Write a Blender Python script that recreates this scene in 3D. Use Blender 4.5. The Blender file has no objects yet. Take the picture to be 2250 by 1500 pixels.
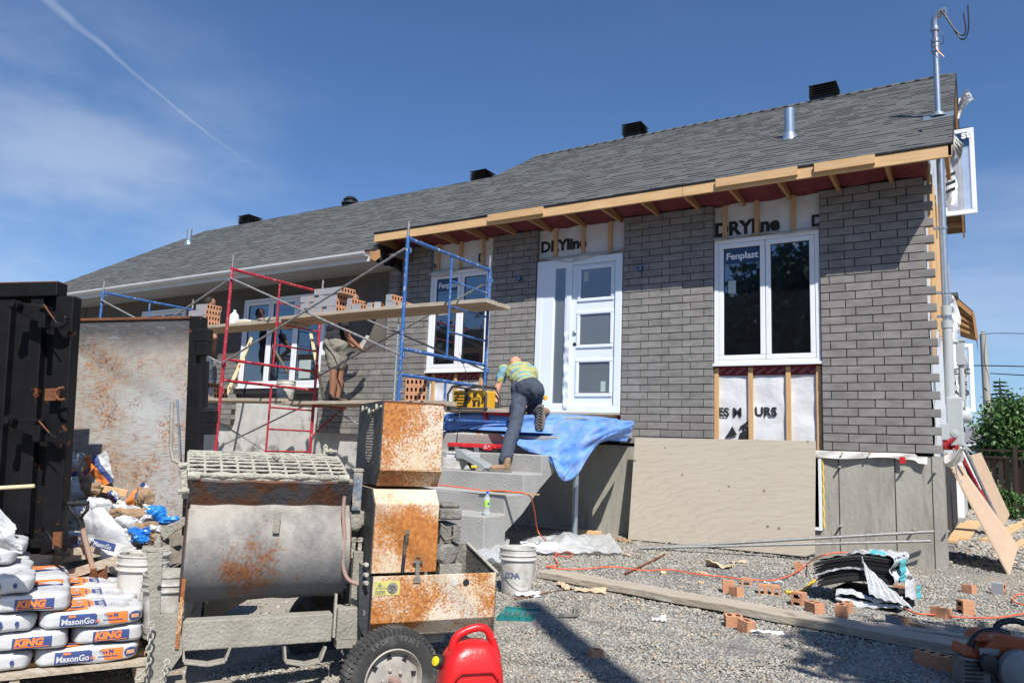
import bpy, math, random
import numpy as np
from mathutils import Vector, Matrix
random.seed(7); rng = np.random.default_rng(7)
SC = bpy.context.scene
COL = SC.collection
# ---------------------------------------------------------------- camera
FP = 1641.8
CAM = np.array([1.3485, -9.5702, 1.2611])
YAW, PITCH, ROLL = .5652, .1386, .0393
_f = np.array([-math.sin(YAW)*math.cos(PITCH), math.cos(YAW)*math.cos(PITCH), math.sin(PITCH)])
_r = np.array([math.cos(YAW), math.sin(YAW), 0.]); _u = np.cross(_r, _f)
RR = math.cos(ROLL)*_r + math.sin(ROLL)*_u
UU = -math.sin(ROLL)*_r + math.cos(ROLL)*_u
FF = _f
cd = bpy.data.cameras.new('camera'); cd.sensor_width = 36; cd.lens = FP/2250*36
cd.clip_start = .05; cd.clip_end = 3000
co = bpy.data.objects.new('camera', cd); COL.objects.link(co)
co.matrix_world = Matrix(((RR[0], UU[0], -FF[0], CAM[0]), (RR[1], UU[1], -FF[1], CAM[1]), (RR[2], UU[2], -FF[2], CAM[2]), (0, 0, 0, 1)))
SC.camera = co
def ray(px, py): return FF + RR*(px-1125)/FP - UU*(py-750)/FP
def on(px, py, ax, v):
    d = ray(px, py); return CAM + d*(v-CAM[ax])/d[ax]
def AX(px, py, v): return on(px, py, 0, v)
def AY(px, py, v): return on(px, py, 1, v)
def AZ(px, py, v): return on(px, py, 2, v)
def AD(px, py, d): return CAM + d*ray(px, py)
def PR(P):
    d = np.asarray(P, float)-CAM; z = d@FF
    return np.array([1125+FP*(d@RR)/z, 750-FP*(d@UU)/z, z])
def gz(x, y):
    s1 = np.clip((-3-np.asarray(y, float))/4, 0, 1.2); s2 = np.clip((.8-np.asarray(x, float))/3.5, 0, 1)
    return .12-.30*s1*s2
def AG(px, py, dz=0.):
    "pixel to the ground surface"
    z = .12
    for _ in range(12):
        P = AZ(px, py, z+dz); z = float(gz(P[0], P[1]))
    return P
# ---------------------------------------------------------------- light
SUN = np.array([.595, -.6, 1.014]); SUN /= np.linalg.norm(SUN)
sl = bpy.data.lights.new('sun', 'SUN'); sl.energy = 5.0; sl.angle = math.radians(.53); sl.color = (1, .955, .89)
so = bpy.data.objects.new('sun', sl); COL.objects.link(so)
so.rotation_euler = Vector(-SUN).to_track_quat('-Z', 'Y').to_euler()
W = bpy.data.worlds.new('World'); SC.world = W; W.use_nodes = True
SC.view_settings.view_transform = 'Standard'; SC.view_settings.look = 'None'
SC.view_settings.exposure = 0.40; SC.view_settings.gamma = 1
def world():
    nt = W.node_tree; nt.nodes.clear(); N = nt.nodes.new; L = nt.links.new
    out = N('ShaderNodeOutputWorld'); bg = N('ShaderNodeBackground'); bg.inputs[1].default_value = .060
    sky = N('ShaderNodeTexSky'); sky.sky_type = 'NISHITA'; sky.sun_disc = False
    sky.sun_elevation = math.asin(SUN[2]); sky.sun_rotation = math.atan2(SUN[0], SUN[1])
    sky.altitude = 100; sky.air_density = 1.0; sky.dust_density = .4; sky.ozone_density = 3.0
    tc = N('ShaderNodeTexCoord'); sep = N('ShaderNodeSeparateXYZ'); L(tc.outputs['Generated'], sep.inputs[0])
    def M(op, a, b=None, c=None):
        n = N('ShaderNodeMath'); n.operation = op
        for i, v in enumerate((a, b, c)):
            if v is None: continue
            if isinstance(v, (int, float)): n.inputs[i].default_value = v
            else: L(v, n.inputs[i])
        return n.outputs[0]
    def dot(v):
        n = N('ShaderNodeVectorMath'); n.operation = 'DOT_PRODUCT'; L(tc.outputs['Generated'], n.inputs[0]); n.inputs[1].default_value = v; return n.outputs['Value']
    def smooth(x, a, b):
        n = N('ShaderNodeMapRange'); n.interpolation_type = 'SMOOTHSTEP'; L(x, n.inputs[0]); n.inputs[1].default_value = a; n.inputs[2].default_value = b; return n.outputs[0]
    # thin cirrus: stretched noise on the direction projected to a plane
    mp = N('ShaderNodeMapping'); mp.vector_type = 'POINT'; L(tc.outputs['Generated'], mp.inputs[0]); mp.inputs['Rotation'].default_value = (.2, .5, .6); mp.inputs['Scale'].default_value = (1.2, 3.2, 7)
    nz = N('ShaderNodeTexNoise'); L(mp.outputs[0], nz.inputs[0]); nz.inputs['Scale'].default_value = 1.3; nz.inputs['Detail'].default_value = 8; nz.inputs['Roughness'].default_value = .55
    cir = smooth(nz.outputs['Fac'], .42, .78)
    elev = sep.outputs[2]
    low = M('SUBTRACT', 1.0, smooth(elev, .1, .5))
    cir = M('MULTIPLY', cir, M('MULTIPLY_ADD', low, .24, .02))
    # soft hazy cloud bank low on the left and far right
    for c, w, k in ((ray(20, 440), .2, .16), (ray(250, 570), .18, .16), (ray(2230, 640), .10, .3)):
        c = c/np.linalg.norm(c)
        d = dot(tuple(c)); cir = M('ADD', cir, M('MULTIPLY', M('MULTIPLY', smooth(d, math.cos(w*1.7), 1.0), k), smooth(nz.outputs['Fac'], .3, .72)))
    # condensation trail: a band round a great circle
    a = ray(100, 0); b = ray(580, 385); n = np.cross(a, b); n /= np.linalg.norm(n)
    nz2 = N('ShaderNodeTexNoise'); L(tc.outputs['Generated'], nz2.inputs[0]); nz2.inputs['Scale'].default_value = 26; nz2.inputs['Detail'].default_value = 4
    n3 = N('ShaderNodeTexNoise'); L(tc.outputs['Generated'], n3.inputs[0]); n3.inputs['Scale'].default_value = 5; n3.inputs['Detail'].default_value = 2
    dd = M('ADD', dot(tuple(n)), M('MULTIPLY', M('SUBTRACT', n3.outputs['Fac'], .5), .02))
    dist = M('ABSOLUTE', M('ADD', dd, M('MULTIPLY', M('SUBTRACT', nz2.outputs['Fac'], .5), .007)))
    be = b/np.linalg.norm(b); al = dot(tuple(be)); acos0 = float((a/np.linalg.norm(a))@be)
    wid = M('MULTIPLY_ADD', M('SUBTRACT', 1.0, smooth(al, acos0, 1.0)), .0035, .0016)
    tr = M('SUBTRACT', 1.0, smooth(M('DIVIDE', dist, wid), .1, 1.25))
    fade = M('SUBTRACT', 1.0, smooth(dot(tuple(ray(740, 520)/np.linalg.norm(ray(740, 520)))), math.cos(.24), math.cos(.07)))
    tr = M('MULTIPLY', M('MULTIPLY', tr, fade), M('MULTIPLY_ADD', nz2.outputs['Fac'], .42, -.02))
    cov = M('MINIMUM', M('ADD', cir, tr), .8)
    mix = N('ShaderNodeMix'); mix.data_type = 'RGBA'; L(cov, mix.inputs[0]); tint = N('ShaderNodeMix'); tint.data_type = 'RGBA'; tint.blend_type = 'MULTIPLY'; tint.inputs[0].default_value = 1; L(sky.outputs[0], tint.inputs[6]); tint.inputs[7].default_value = (1.0, 1.27, 1.60, 1); L(tint.outputs[2], mix.inputs[6]); mix.inputs[7].default_value = (8.4, 9.6, 11.2, 1)
    L(mix.outputs[2], bg.inputs[0]); L(bg.outputs[0], out.inputs[0])
world()
# ---------------------------------------------------------------- materials
MATS = {}
def lin(c):
    return tuple(((v/12.92) if v <= .04045 else ((v+.055)/1.055)**2.4) for v in c)
def mat(name, c1, c2=None, scale=8., rough=.75, metal=0., bump=0., bscale=None, c3=None, t3=.6, s3=3., soft=.08, stretch=None, tone=False, spec=.5, trans=0., detail=6., emis=None, coat=0., stretch3=None, alpha=None, sub=0.):
    "noise-mixed principled material; c3 is a second blotchy layer (dirt, rust) above noise threshold t3"
    if name in MATS: return MATS[name]
    m = bpy.data.materials.new(name); m.use_nodes = True; nt = m.node_tree; N = nt.nodes.new; L = nt.links.new
    bs = nt.nodes['Principled BSDF']; bs.inputs['Roughness'].default_value = rough; bs.inputs['Metallic'].default_value = metal
    bs.inputs['Specular IOR Level'].default_value = spec
    if coat: bs.inputs['Coat Weight'].default_value = coat
    if sub: bs.inputs['Subsurface Weight'].default_value = sub; bs.inputs['Subsurface Radius'].default_value = (.01, .005, .003)
    if trans: bs.inputs['Transmission Weight'].default_value = trans
    if alpha is not None: bs.inputs['Alpha'].default_value = alpha
    tc = N('ShaderNodeTexCoord'); mp = N('ShaderNodeMapping'); L(tc.outputs['Object'], mp.inputs[0])
    if stretch: mp.inputs['Scale'].default_value = stretch
    nz = N('ShaderNodeTexNoise'); L(mp.outputs[0], nz.inputs[0]); nz.inputs['Scale'].default_value = scale; nz.inputs['Detail'].default_value = detail; nz.inputs['Roughness'].default_value = .62
    c2 = c2 or tuple(v*.8 for v in c1)
    rp = N('ShaderNodeMapRange'); L(nz.outputs['Fac'], rp.inputs[0]); rp.inputs[1].default_value = .32; rp.inputs[2].default_value = .68
    mx = N('ShaderNodeMix'); mx.data_type = 'RGBA'; L(rp.outputs[0], mx.inputs[0]); mx.inputs[6].default_value = (*c1, 1); mx.inputs[7].default_value = (*c2, 1)
    col = mx.outputs[2]
    if tone:
        at = N('ShaderNodeAttribute'); at.attribute_name = 'tone'
        tm = N('ShaderNodeMix'); tm.data_type = 'RGBA'; tm.blend_type = 'MULTIPLY'; tm.inputs[0].default_value = 1; L(col, tm.inputs[6]); L(at.outputs['Color'], tm.inputs[7]); col = tm.outputs[2]
    if c3:
        n3 = N('ShaderNodeTexNoise'); n3.inputs['Scale'].default_value = s3; n3.inputs['Detail'].default_value = 9; n3.inputs['Roughness'].default_value = .68
        if stretch3:
            mp3 = N('ShaderNodeMapping'); L(tc.outputs['Object'], mp3.inputs[0]); mp3.inputs['Scale'].default_value = stretch3; L(mp3.outputs[0], n3.inputs[0])
        else: L(tc.outputs['Object'], n3.inputs[0])
        r3 = N('ShaderNodeMapRange'); L(n3.outputs['Fac'], r3.inputs[0]); r3.inputs[1].default_value = t3-soft; r3.inputs[2].default_value = t3+soft
        m3 = N('ShaderNodeMix'); m3.data_type = 'RGBA'; L(r3.outputs[0], m3.inputs[0]); L(col, m3.inputs[6]); m3.inputs[7].default_value = (*c3, 1); col = m3.outputs[2]
        if metal:
            iv = N('ShaderNodeMath'); iv.operation = 'MULTIPLY_ADD'; L(r3.outputs[0], iv.inputs[0]); iv.inputs[1].default_value = -metal; iv.inputs[2].default_value = metal; L(iv.outputs[0], bs.inputs['Metallic'])
            rr = N('ShaderNodeMapRange'); L(r3.outputs[0], rr.inputs[0]); rr.inputs[3].default_value = rough; rr.inputs[4].default_value = .85; L(rr.outputs[0], bs.inputs['Roughness'])
    L(col, bs.inputs['Base Color'])
    if emis: bs.inputs['Emission Color'].default_value = (*emis, 1); bs.inputs['Emission Strength'].default_value = 1
    if bump:
        b = N('ShaderNodeBump'); b.inputs['Strength'].default_value = bump; b.inputs['Distance'].default_value = .02
        if bscale:
            nb = N('ShaderNodeTexNoise'); L(mp.outputs[0], nb.inputs[0]); nb.inputs['Scale'].default_value = bscale; nb.inputs['Detail'].default_value = 6; L(nb.outputs['Fac'], b.inputs['Height'])
        else: L(nz.outputs['Fac'], b.inputs['Height'])
        L(b.outputs[0], bs.inputs['Normal'])
    MATS[name] = m; return m
G = lambda v: (v, v, v)
mat('brick_grey', (.262, .250, .236), (.165, .157, .148), scale=5, rough=.85, bump=.25, bscale=60, tone=True, stretch=(1, 1, 2.2))
mat('brick_side', (.25, .24, .235), (.18, .175, .17), scale=9, rough=.85, bump=.2, bscale=60, tone=True)
mat('mortar', (.045, .039, .030), (.03, .026, .02), scale=20, rough=.95, bump=.4, bscale=80)
mat('clay', (.56, .285, .16), (.46, .22, .12), scale=14, rough=.9, bump=.3, bscale=70, tone=True)
mat('hole_dark', (.10, .04, .02), (.06, .025, .015), rough=1)
mat('shingle', (.112, .118, .116), (.084, .089, .088), scale=38, rough=.95, bump=.6, bscale=160, tone=True)
mat('fresh_wood', (.66, .44, .23), (.54, .33, .155), scale=3.2, rough=.7, bump=.15, stretch=(1.2, 14, 14), c3=(.34, .17, .07), t3=.72, s3=9, soft=.03, tone=True)
mat('stud_wood', (.62, .40, .20), (.50, .30, .14), scale=3, rough=.75, bump=.15, stretch=(14, 14, 1.2), c3=(.33, .17, .08), t3=.72, s3=8, soft=.03)
mat('rafter_wood', (.42, .23, .10), (.32, .17, .07), scale=6, rough=.8, stretch=(10, 1, 10))
mat('old_plank', (.47, .40, .31), (.33, .275, .205), scale=3, rough=.85, bump=.5, stretch=(1.1, 16, 16), c3=(.53, .51, .47), t3=.62, s3=3, soft=.1, stretch3=(1, 6, 6))
mat('plank_under', (.42, .29, .17), (.33, .22, .12), scale=3, rough=.85, bump=.3, stretch=(1, 16, 16))
mat('insulation', (.19, .038, .04), (.12, .022, .024), scale=9, rough=1, bump=1, bscale=25)
mat('wrap', (.72, .73, .74), (.62, .63, .65), scale=4, rough=.38, bump=.9, bscale=5.5, spec=.5, stretch=(1, 1, .8))
mat('wrap_dirty', (.68, .67, .64), (.52, .5, .46), scale=7, rough=.5, bump=.8, bscale=9)
mat('ink_black', (.012, .012, .014), (.02, .02, .02), rough=.6)
mat('membrane', (.20, .017, .022), (.13, .011, .015), scale=9, rough=.35, bump=.3, bscale=14)
mat('membrane_print', (.46, .2, .2), (.4, .17, .17), rough=.5)
mat('pvc', (.80, .82, .86), (.75, .77, .81), scale=2, rough=.28, bump=.0)
mat('door_paint', (.72, .78, .85), (.69, .75, .82), scale=2, rough=.3)
mat('dark_gap', (.02, .02, .022), rough=.9)
mat('gasket', (.03, .03, .035), rough=.6)
mat('concrete', (.39, .372, .325), (.29, .275, .235), scale=2.6, rough=.9, bump=.35, bscale=22, stretch=(1, 1, .45), c3=(.24, .225, .19), t3=.60, s3=7, soft=.08, stretch3=(1.6, 1.6, .22))
mat('step_concrete', (.37, .365, .345), (.30, .295, .28), scale=2.5, rough=.9, bump=.3, bscale=45, c3=(.62, .61, .57), t3=.735, s3=14, soft=.02)
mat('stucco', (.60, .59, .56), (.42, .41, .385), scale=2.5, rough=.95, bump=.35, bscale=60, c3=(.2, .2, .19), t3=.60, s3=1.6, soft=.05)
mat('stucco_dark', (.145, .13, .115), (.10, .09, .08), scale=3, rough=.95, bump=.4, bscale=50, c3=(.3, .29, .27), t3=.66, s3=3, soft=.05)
mat('black_metal', (.018, .018, .02), (.012, .012, .013), scale=6, rough=.45, c3=(.04, .04, .042), t3=.6, s3=6)
mat('galv', (.42, .47, .53), (.33, .38, .44), scale=20, rough=.38, metal=.75, detail=3)
mat('alu_white', (.66, .67, .68), (.58, .59, .60), scale=3, rough=.35)
mat('meter_grey', (.42, .45, .45), (.38, .41, .41), scale=4, rough=.45)
mat('lead_pipe', (.36, .45, .56), (.30, .38, .48), scale=12, rough=.35, metal=.6)
mat('black_cable', (.012, .012, .014), rough=.35)
mat('copper', (.6, .25, .13), rough=.4, metal=.8)
mat('soffit_grey', (.40, .40, .38), (.33, .33, .31), scale=4, rough=.6)
mat('stain_foam', (.75, .55, .08), (.6, .42, .05), scale=20, rough=.9, bump=1)
def glass_mat(name, tint, rough=.02, mixf=.93):
    "window glass: dark interior behind an uncoated pane that mirrors the street"
    m = bpy.data.materials.new(name); m.use_nodes = True; nt = m.node_tree; N = nt.nodes.new; L = nt.links.new
    nt.nodes.clear(); o = N('ShaderNodeOutputMaterial'); g = N('ShaderNodeBsdfGlossy'); g.inputs['Roughness'].default_value = rough; g.inputs['Color'].default_value = (.80, .86, .98, 1)
    d = N('ShaderNodeBsdfPrincipled'); d.inputs['Base Color'].default_value = (*tint, 1); d.inputs['Roughness'].default_value = .2; d.inputs['Specular IOR Level'].default_value = .2
    fr = N('ShaderNodeFresnel'); fr.inputs[0].default_value = 1.75
    ad = N('ShaderNodeMath'); ad.operation = 'MULTIPLY_ADD'; L(fr.outputs[0], ad.inputs[0]); ad.inputs[1].default_value = 1.6; ad.inputs[2].default_value = .12
    mx = N('ShaderNodeMixShader'); L(ad.outputs[0], mx.inputs[0]); L(d.outputs[0], mx.inputs[1]); L(g.outputs[0], mx.inputs[2]); L(mx.outputs[0], o.inputs[0])
    MATS[name] = m; return m
glass_mat('window_glass', (.006, .007, .009)); glass_mat('frosted', (.13, .155, .165), .3)
# ---------------------------------------------------------------- mesh helper
def V(*a): return np.array(a, float)
def unit(v): v = np.asarray(v, float); return v/np.linalg.norm(v)
class MB:
    def __init__(s): s.v = []; s.f = []; s.m = []; s.t = []; s.n = 0
    def add(s, vs, fs, mi=0, tone=1.):
        vs = [tuple(float(c) for c in p) for p in vs]; s.v += vs
        for f in fs: s.f.append(tuple(i+s.n for i in f)); s.m.append(mi); s.t.append(tone)
        s.n += len(vs); return s
    def hexa(s, o, a, b, c, mi=0, tone=1.):
        "box from corner o with edge vectors a, b, c"
        o, a, b, c = map(lambda q: np.asarray(q, float), (o, a, b, c))
        P = [o, o+a, o+a+b, o+b, o+c, o+a+c, o+a+b+c, o+b+c]
        F = [(0, 3, 2, 1), (4, 5, 6, 7), (0, 1, 5, 4), (1, 2, 6, 5), (2, 3, 7, 6), (3, 0, 4, 7)]
        if np.dot(np.cross(a, b), c) < 0: F = [f[::-1] for f in F]
        return s.add(P, F, mi, tone)
    def box(s, x0, x1, y0, y1, z0, z1, mi=0, tone=1.):
        return s.hexa((x0, y0, z0), (x1-x0, 0, 0), (0, y1-y0, 0), (0, 0, z1-z0), mi, tone)
    def bar(s, p, q, w, h, up=(0, 0, 1), mi=0, tone=1.):
        "rectangular bar centred on the line p-q, h along up"
        p = np.asarray(p, float); q = np.asarray(q, float); d = unit(q-p); sx = np.cross(d, up)
        if np.linalg.norm(sx) < 1e-4: sx = np.cross(d, (1, 0, 0))
        sx = unit(sx); u = np.cross(sx, d)
        return s.hexa(p-sx*w/2-u*h/2, q-p, sx*w, u*h, mi, tone)
    def tube(s, pts, r, n=10, mi=0, caps=True, closed=False, tone=1.):
        pts = [np.asarray(p, float) for p in pts]; k = len(pts)
        rs = r if hasattr(r, '__len__') else [r]*k
        t0 = unit(pts[1]-pts[0]); a = np.cross(t0, (0, 0, 1)); a = np.cross(t0, (1, 0, 0)) if np.linalg.norm(a) < .1 else a; a = unit(a)
        P = []
        for i in range(k):
            if closed: t = unit(pts[(i+1) % k]-pts[i-1])
            else: t = unit(pts[min(i+1, k-1)]-pts[max(i-1, 0)])
            a = a-t*np.dot(a, t); a = unit(a); b = np.cross(t, a)
            for j in range(n):
                w = 2*math.pi*j/n; P.append(pts[i]+rs[i]*(a*math.cos(w)+b*math.sin(w)))
        F = []
        for i in range(k if closed else k-1):
            for j in range(n):
                A = i*n+j; B = i*n+(j+1) % n; i2 = (i+1) % k; F.append((A, B, i2*n+(j+1) % n, i2*n+j))
        if caps and not closed: F.append(tuple(range(n))[::-1]); F.append(tuple((k-1)*n+j for j in range(n)))
        return s.add(P, F, mi, tone)
    def lathe(s, prof, c, axis=(0, 0, 1), n=24, mi=0, tone=1., cap=True):
        "profile list of (radius, height along axis) from c"
        ax = unit(axis); a = np.cross(ax, (0, 0, 1)); a = V(1, 0, 0) if np.linalg.norm(a) < .1 else unit(a); b = np.cross(ax, a)
        c = np.asarray(c, float); P = []
        for r, h in prof:
            for j in range(n):
                w = 2*math.pi*j/n; P.append(c+ax*h+r*(a*math.cos(w)+b*math.sin(w)))
        F = []
        for i in range(len(prof)-1):
            for j in range(n): F.append((i*n+j, i*n+(j+1) % n, (i+1)*n+(j+1) % n, (i+1)*n+j))
        if cap and prof[0][0] > 1e-5: F.append(tuple(range(n))[::-1])
        if cap and prof[-1][0] > 1e-5: F.append(tuple((len(prof)-1)*n+j for j in range(n)))
        return s.add(P, F, mi, tone)
    def prism(s, poly, o, a, b, c, mi=0, tone=1.):
        "2D polygon in frame (a, b) at o, extruded by vector c"
        o, a, b, c = map(lambda q: np.asarray(q, float), (o, a, b, c)); n = len(poly)
        P = [o+a*x+b*y for x, y in poly]; P += [p+c for p in P]
        F = [tuple(range(n))[::-1], tuple(range(n, 2*n))]+[(i, (i+1) % n, n+(i+1) % n, n+i) for i in range(n)]
        area = sum(poly[i][0]*poly[(i+1) % n][1]-poly[(i+1) % n][0]*poly[i][1] for i in range(n))
        if area*np.dot(np.cross(a, b), c) < 0: F = [f[::-1] for f in F]
        return s.add(P, F, mi, tone)
    def grid(s, fn, nu, nv, mi=0, thick=0., tone=1.):
        "sheet fn(u, v) in [0,1]^2; thick gives it a back side"
        P = np.array([[fn(i/nu, j/nv) for j in range(nv+1)] for i in range(nu+1)], float); W_ = nv+1
        F = [(i*W_+j, (i+1)*W_+j, (i+1)*W_+j+1, i*W_+j+1) for i in range(nu) for j in range(nv)]
        pts = P.reshape(-1, 3)
        if not thick: return s.add(pts, F, mi, tone)
        du = np.gradient(P, axis=0); dv = np.gradient(P, axis=1); nn = np.cross(du, dv); nn /= (np.linalg.norm(nn, axis=2, keepdims=True)+1e-9)
        Q = (P-nn*thick).reshape(-1, 3); k = len(pts)
        F2 = [tuple(k+i for i in f[::-1]) for f in F]
        bd = [(i*W_, (i+1)*W_) for i in range(nu)]+[(nu*W_+j, nu*W_+j+1) for j in range(nv)]+[((i+1)*W_+nv, i*W_+nv) for i in range(nu)]+[(j+1, j) for j in range(nv)]
        F3 = [(b, a, k+a, k+b) for a, b in bd]
        return s.add(np.vstack([pts, Q]), F+F2+F3, mi, tone)
    def build(s, name, mats, parent=None, smooth=False, bevel=0., loc=None, label=None, world_space=True, segs=2, angle=.9):
        me = bpy.data.meshes.new(name)
        vs = np.array(s.v, float)
        if loc is not None: vs = vs-np.asarray(loc, float)
        me.from_pydata([tuple(v) for v in vs], [], s.f)
        for m in (mats if isinstance(mats, (list, tuple)) else [mats]): me.materials.append(MATS[m] if isinstance(m, str) else m)
        me.polygons.foreach_set('material_index', s.m)
        at = me.color_attributes.new('tone', 'FLOAT_COLOR', 'CORNER')
        tv = []
        for f, t in zip(s.f, s.t):
            t3 = t if hasattr(t, '__len__') else (t, t, t)
            tv += [t3[0], t3[1], t3[2], 1.]*len(f)
        at.data.foreach_set('color', tv)
        if smooth: me.polygons.foreach_set('use_smooth', [True]*len(s.f))
        me.update()
        if smooth and smooth != 2: me.set_sharp_from_angle(angle=angle)
        o = bpy.data.objects.new(name, me); COL.objects.link(o)
        if loc is not None: o.location = tuple(loc)
        if parent is not None:
            o.parent = parent
            if world_space: o.matrix_parent_inverse = mw(parent).inverted()
        if bevel:
            b = o.modifiers.new('Bevel', 'BEVEL'); b.width = bevel; b.segments = segs; b.limit_method = 'ANGLE'; b.angle_limit = .6
            if smooth is False and segs > 1: pass
        if label: o['label'] = label
        return o
def mw(o):
    M = Matrix.LocRotScale(o.location, o.rotation_euler, o.scale)
    return M if o.parent is None else mw(o.parent) @ o.matrix_parent_inverse @ M
def tag(o, label=None, cat=None, group=None, kind=None):
    if label: o['label'] = label
    if cat: o['category'] = cat
    if group: o['group'] = group
    if kind: o['kind'] = kind
    return o
def empty(name, loc, label, cat, group=None, rot=(0, 0, 0)):
    o = bpy.data.objects.new(name, None); COL.objects.link(o); o.location = tuple(float(c) for c in loc); o.rotation_euler = rot; o.empty_display_size = .1
    return tag(o, label, cat, group)
def copy_tree(o, parent=None):
    c = o.copy(); COL.objects.link(c)
    if parent is not None: c.parent = parent; c.matrix_parent_inverse = o.matrix_parent_inverse.copy()
    for ch in [q for q in bpy.data.objects if q.parent == o]: copy_tree(ch, c)
    return c
def text(s, size, o, a, b, mi_name, parent=None, name='lettering', bold=.0, depth=.001, align='LEFT', sx=1., shear=0.):
    "flat letters: text plane spanned by a (reading direction) and b (up) at point o"
    cu = bpy.data.curves.new(name, 'FONT'); cu.body = s; cu.size = size; cu.offset = bold; cu.extrude = depth; cu.align_x = align; cu.resolution_u = 3; cu.shear = shear
    t = bpy.data.objects.new('tmp', cu); COL.objects.link(t)
    dg = bpy.context.evaluated_depsgraph_get(); me = bpy.data.meshes.new_from_object(t.evaluated_get(dg))
    bpy.data.objects.remove(t); bpy.data.curves.remove(cu); me.name = name
    a = unit(a); b = unit(b); n = np.cross(a, b)
    M = Matrix(((a[0]*sx, b[0], n[0], o[0]), (a[1]*sx, b[1], n[1], o[1]), (a[2]*sx, b[2], n[2], o[2]), (0, 0, 0, 1)))
    me.transform(M); me.materials.clear(); me.materials.append(MATS[mi_name] if isinstance(mi_name, str) else mi_name)
    ob = bpy.data.objects.new(name, me); COL.objects.link(ob)
    if parent is not None: ob.parent = parent; ob.matrix_parent_inverse = mw(parent).inverted()
    return ob
def join(obs, name):
    "merge mesh objects into the first"
    base = obs[0]; vs = []; fs = []; mi = []; mats = []; n = 0
    for o in obs:
        M = mw(o); me = o.data
        for v in me.vertices: vs.append(tuple(M @ v.co))
        for m in me.materials:
            if m not in mats: mats.append(m)
        for p in me.polygons: fs.append([i+n for i in p.vertices]); mi.append(mats.index(me.materials[p.material_index]))
        n += len(me.vertices)
    me = bpy.data.meshes.new(name); me.from_pydata(vs, [], fs)
    for m in mats: me.materials.append(m)
    me.polygons.foreach_set('material_index', mi); me.update()
    par = base.parent
    for o in obs: bpy.data.objects.remove(o)
    ob = bpy.data.objects.new(name, me); COL.objects.link(ob)
    if par is not None: ob.parent = par; ob.matrix_parent_inverse = mw(par).inverted()
    return ob
def tn(lo=.85, hi=1.12): return random.uniform(lo, hi)
# ================================================================ ground
def gravel_mat():
    m = bpy.data.materials.new('gravel_ground'); m.use_nodes = True; nt = m.node_tree; N = nt.nodes.new; L = nt.links.new; bs = nt.nodes['Principled BSDF']; bs.inputs['Roughness'].default_value = .95
    tc = N('ShaderNodeTexCoord'); v = N('ShaderNodeTexVoronoi'); v.inputs['Scale'].default_value = 42; L(tc.outputs['Object'], v.inputs[0])
    r = N('ShaderNodeValToRGB'); L(v.outputs['Color'], r.inputs[0]); r.color_ramp.elements[0].color = (.10, .10, .098, 1); r.color_ramp.elements[1].color = (.30, .295, .285, 1)
    n = N('ShaderNodeTexNoise'); n.inputs['Scale'].default_value = .9; n.inputs['Detail'].default_value = 8; L(tc.outputs['Object'], n.inputs[0])
    r2 = N('ShaderNodeMapRange'); L(n.outputs['Fac'], r2.inputs[0]); r2.inputs[1].default_value = .45; r2.inputs[2].default_value = .68
    mx = N('ShaderNodeMix'); mx.data_type = 'RGBA'; L(r2.outputs[0], mx.inputs[0]); L(r.outputs[0], mx.inputs[6]); mx.inputs[7].default_value = (.31, .27, .205, 1)
    # dry mortar dust round the mixer and the pallet
    sp = N('ShaderNodeSeparateXYZ'); L(tc.outputs['Object'], sp.inputs[0])
    d = N('ShaderNodeVectorMath'); d.operation = 'DISTANCE'; L(tc.outputs['Object'], d.inputs[0]); d.inputs[1].default_value = (-3.1, -6.0, 0)
    r3 = N('ShaderNodeMapRange'); r3.interpolation_type = 'SMOOTHSTEP'; L(d.outputs['Value'], r3.inputs[0]); r3.inputs[1].default_value = 1.4; r3.inputs[2].default_value = 2.7; r3.inputs[3].default_value = .9; r3.inputs[4].default_value = 0
    m3 = N('ShaderNodeMix'); m3.data_type = 'RGBA'; L(r3.outputs[0], m3.inputs[0]); L(mx.outputs[2], m3.inputs[6]); m3.inputs[7].default_value = (.33, .29, .23, 1)
    L(m3.outputs[2], bs.inputs['Base Color'])
    b = N('ShaderNodeBump'); b.inputs['Strength'].default_value = .9; b.inputs['Distance'].default_value = .02; L(v.outputs['Distance'], b.inputs['Height']); L(b.outputs[0], bs.inputs['Normal'])
    MATS['gravel_ground'] = m
gravel_mat()
mat('stone', (.36, .35, .325), (.25, .245, .23), scale=7, rough=.92, tone=True)
mat('grass', (.085, .16, .035), (.05, .11, .022), scale=3, rough=.9, tone=True)
mat('lawn', (.06, .10, .03), (.04, .075, .02), scale=1, rough=1)
mat('leaf', (.070, .150, .028), (.035, .085, .016), scale=.8, rough=.55, tone=True)
mat('leaf_dark', (.035, .075, .025), (.018, .045, .014), scale=.8, rough=.6, tone=True)
mat('bark', (.16, .12, .09), (.09, .07, .05), scale=5, rough=.95, bump=.5, stretch=(3, 3, .5))
mat('asphalt', (.06, .06, .06), (.045, .045, .046), scale=30, rough=.9)
mb = MB()
ys = list(np.linspace(-12, 3, 61)); xs = list(np.linspace(-14, 4, 73))
xs = [-300, -80, -30]+xs+[10, 30, 80, 300]; ys = [-300, -80, -30]+ys+[8, 20, 60, 400]
P = [(x, y, float(gz(x, y))+(random.uniform(-.008, .008) if -12 < y < 3 and -14 < x < 4 else 0)) for x in xs for y in ys]
ny = len(ys); mb.add(P, [(i*ny+j, (i+1)*ny+j, (i+1)*ny+j+1, i*ny+j+1) for i in range(len(xs)-1) for j in range(ny-1)])
tag(mb.build('ground', 'gravel_ground', smooth=True), kind='structure')
def sheet(name, poly, z, m):
    b = MB(); n = len(poly); b.add([(x, y, z) for x, y in poly], [tuple(range(n))]); return tag(b.build(name, m), kind='structure')
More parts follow.
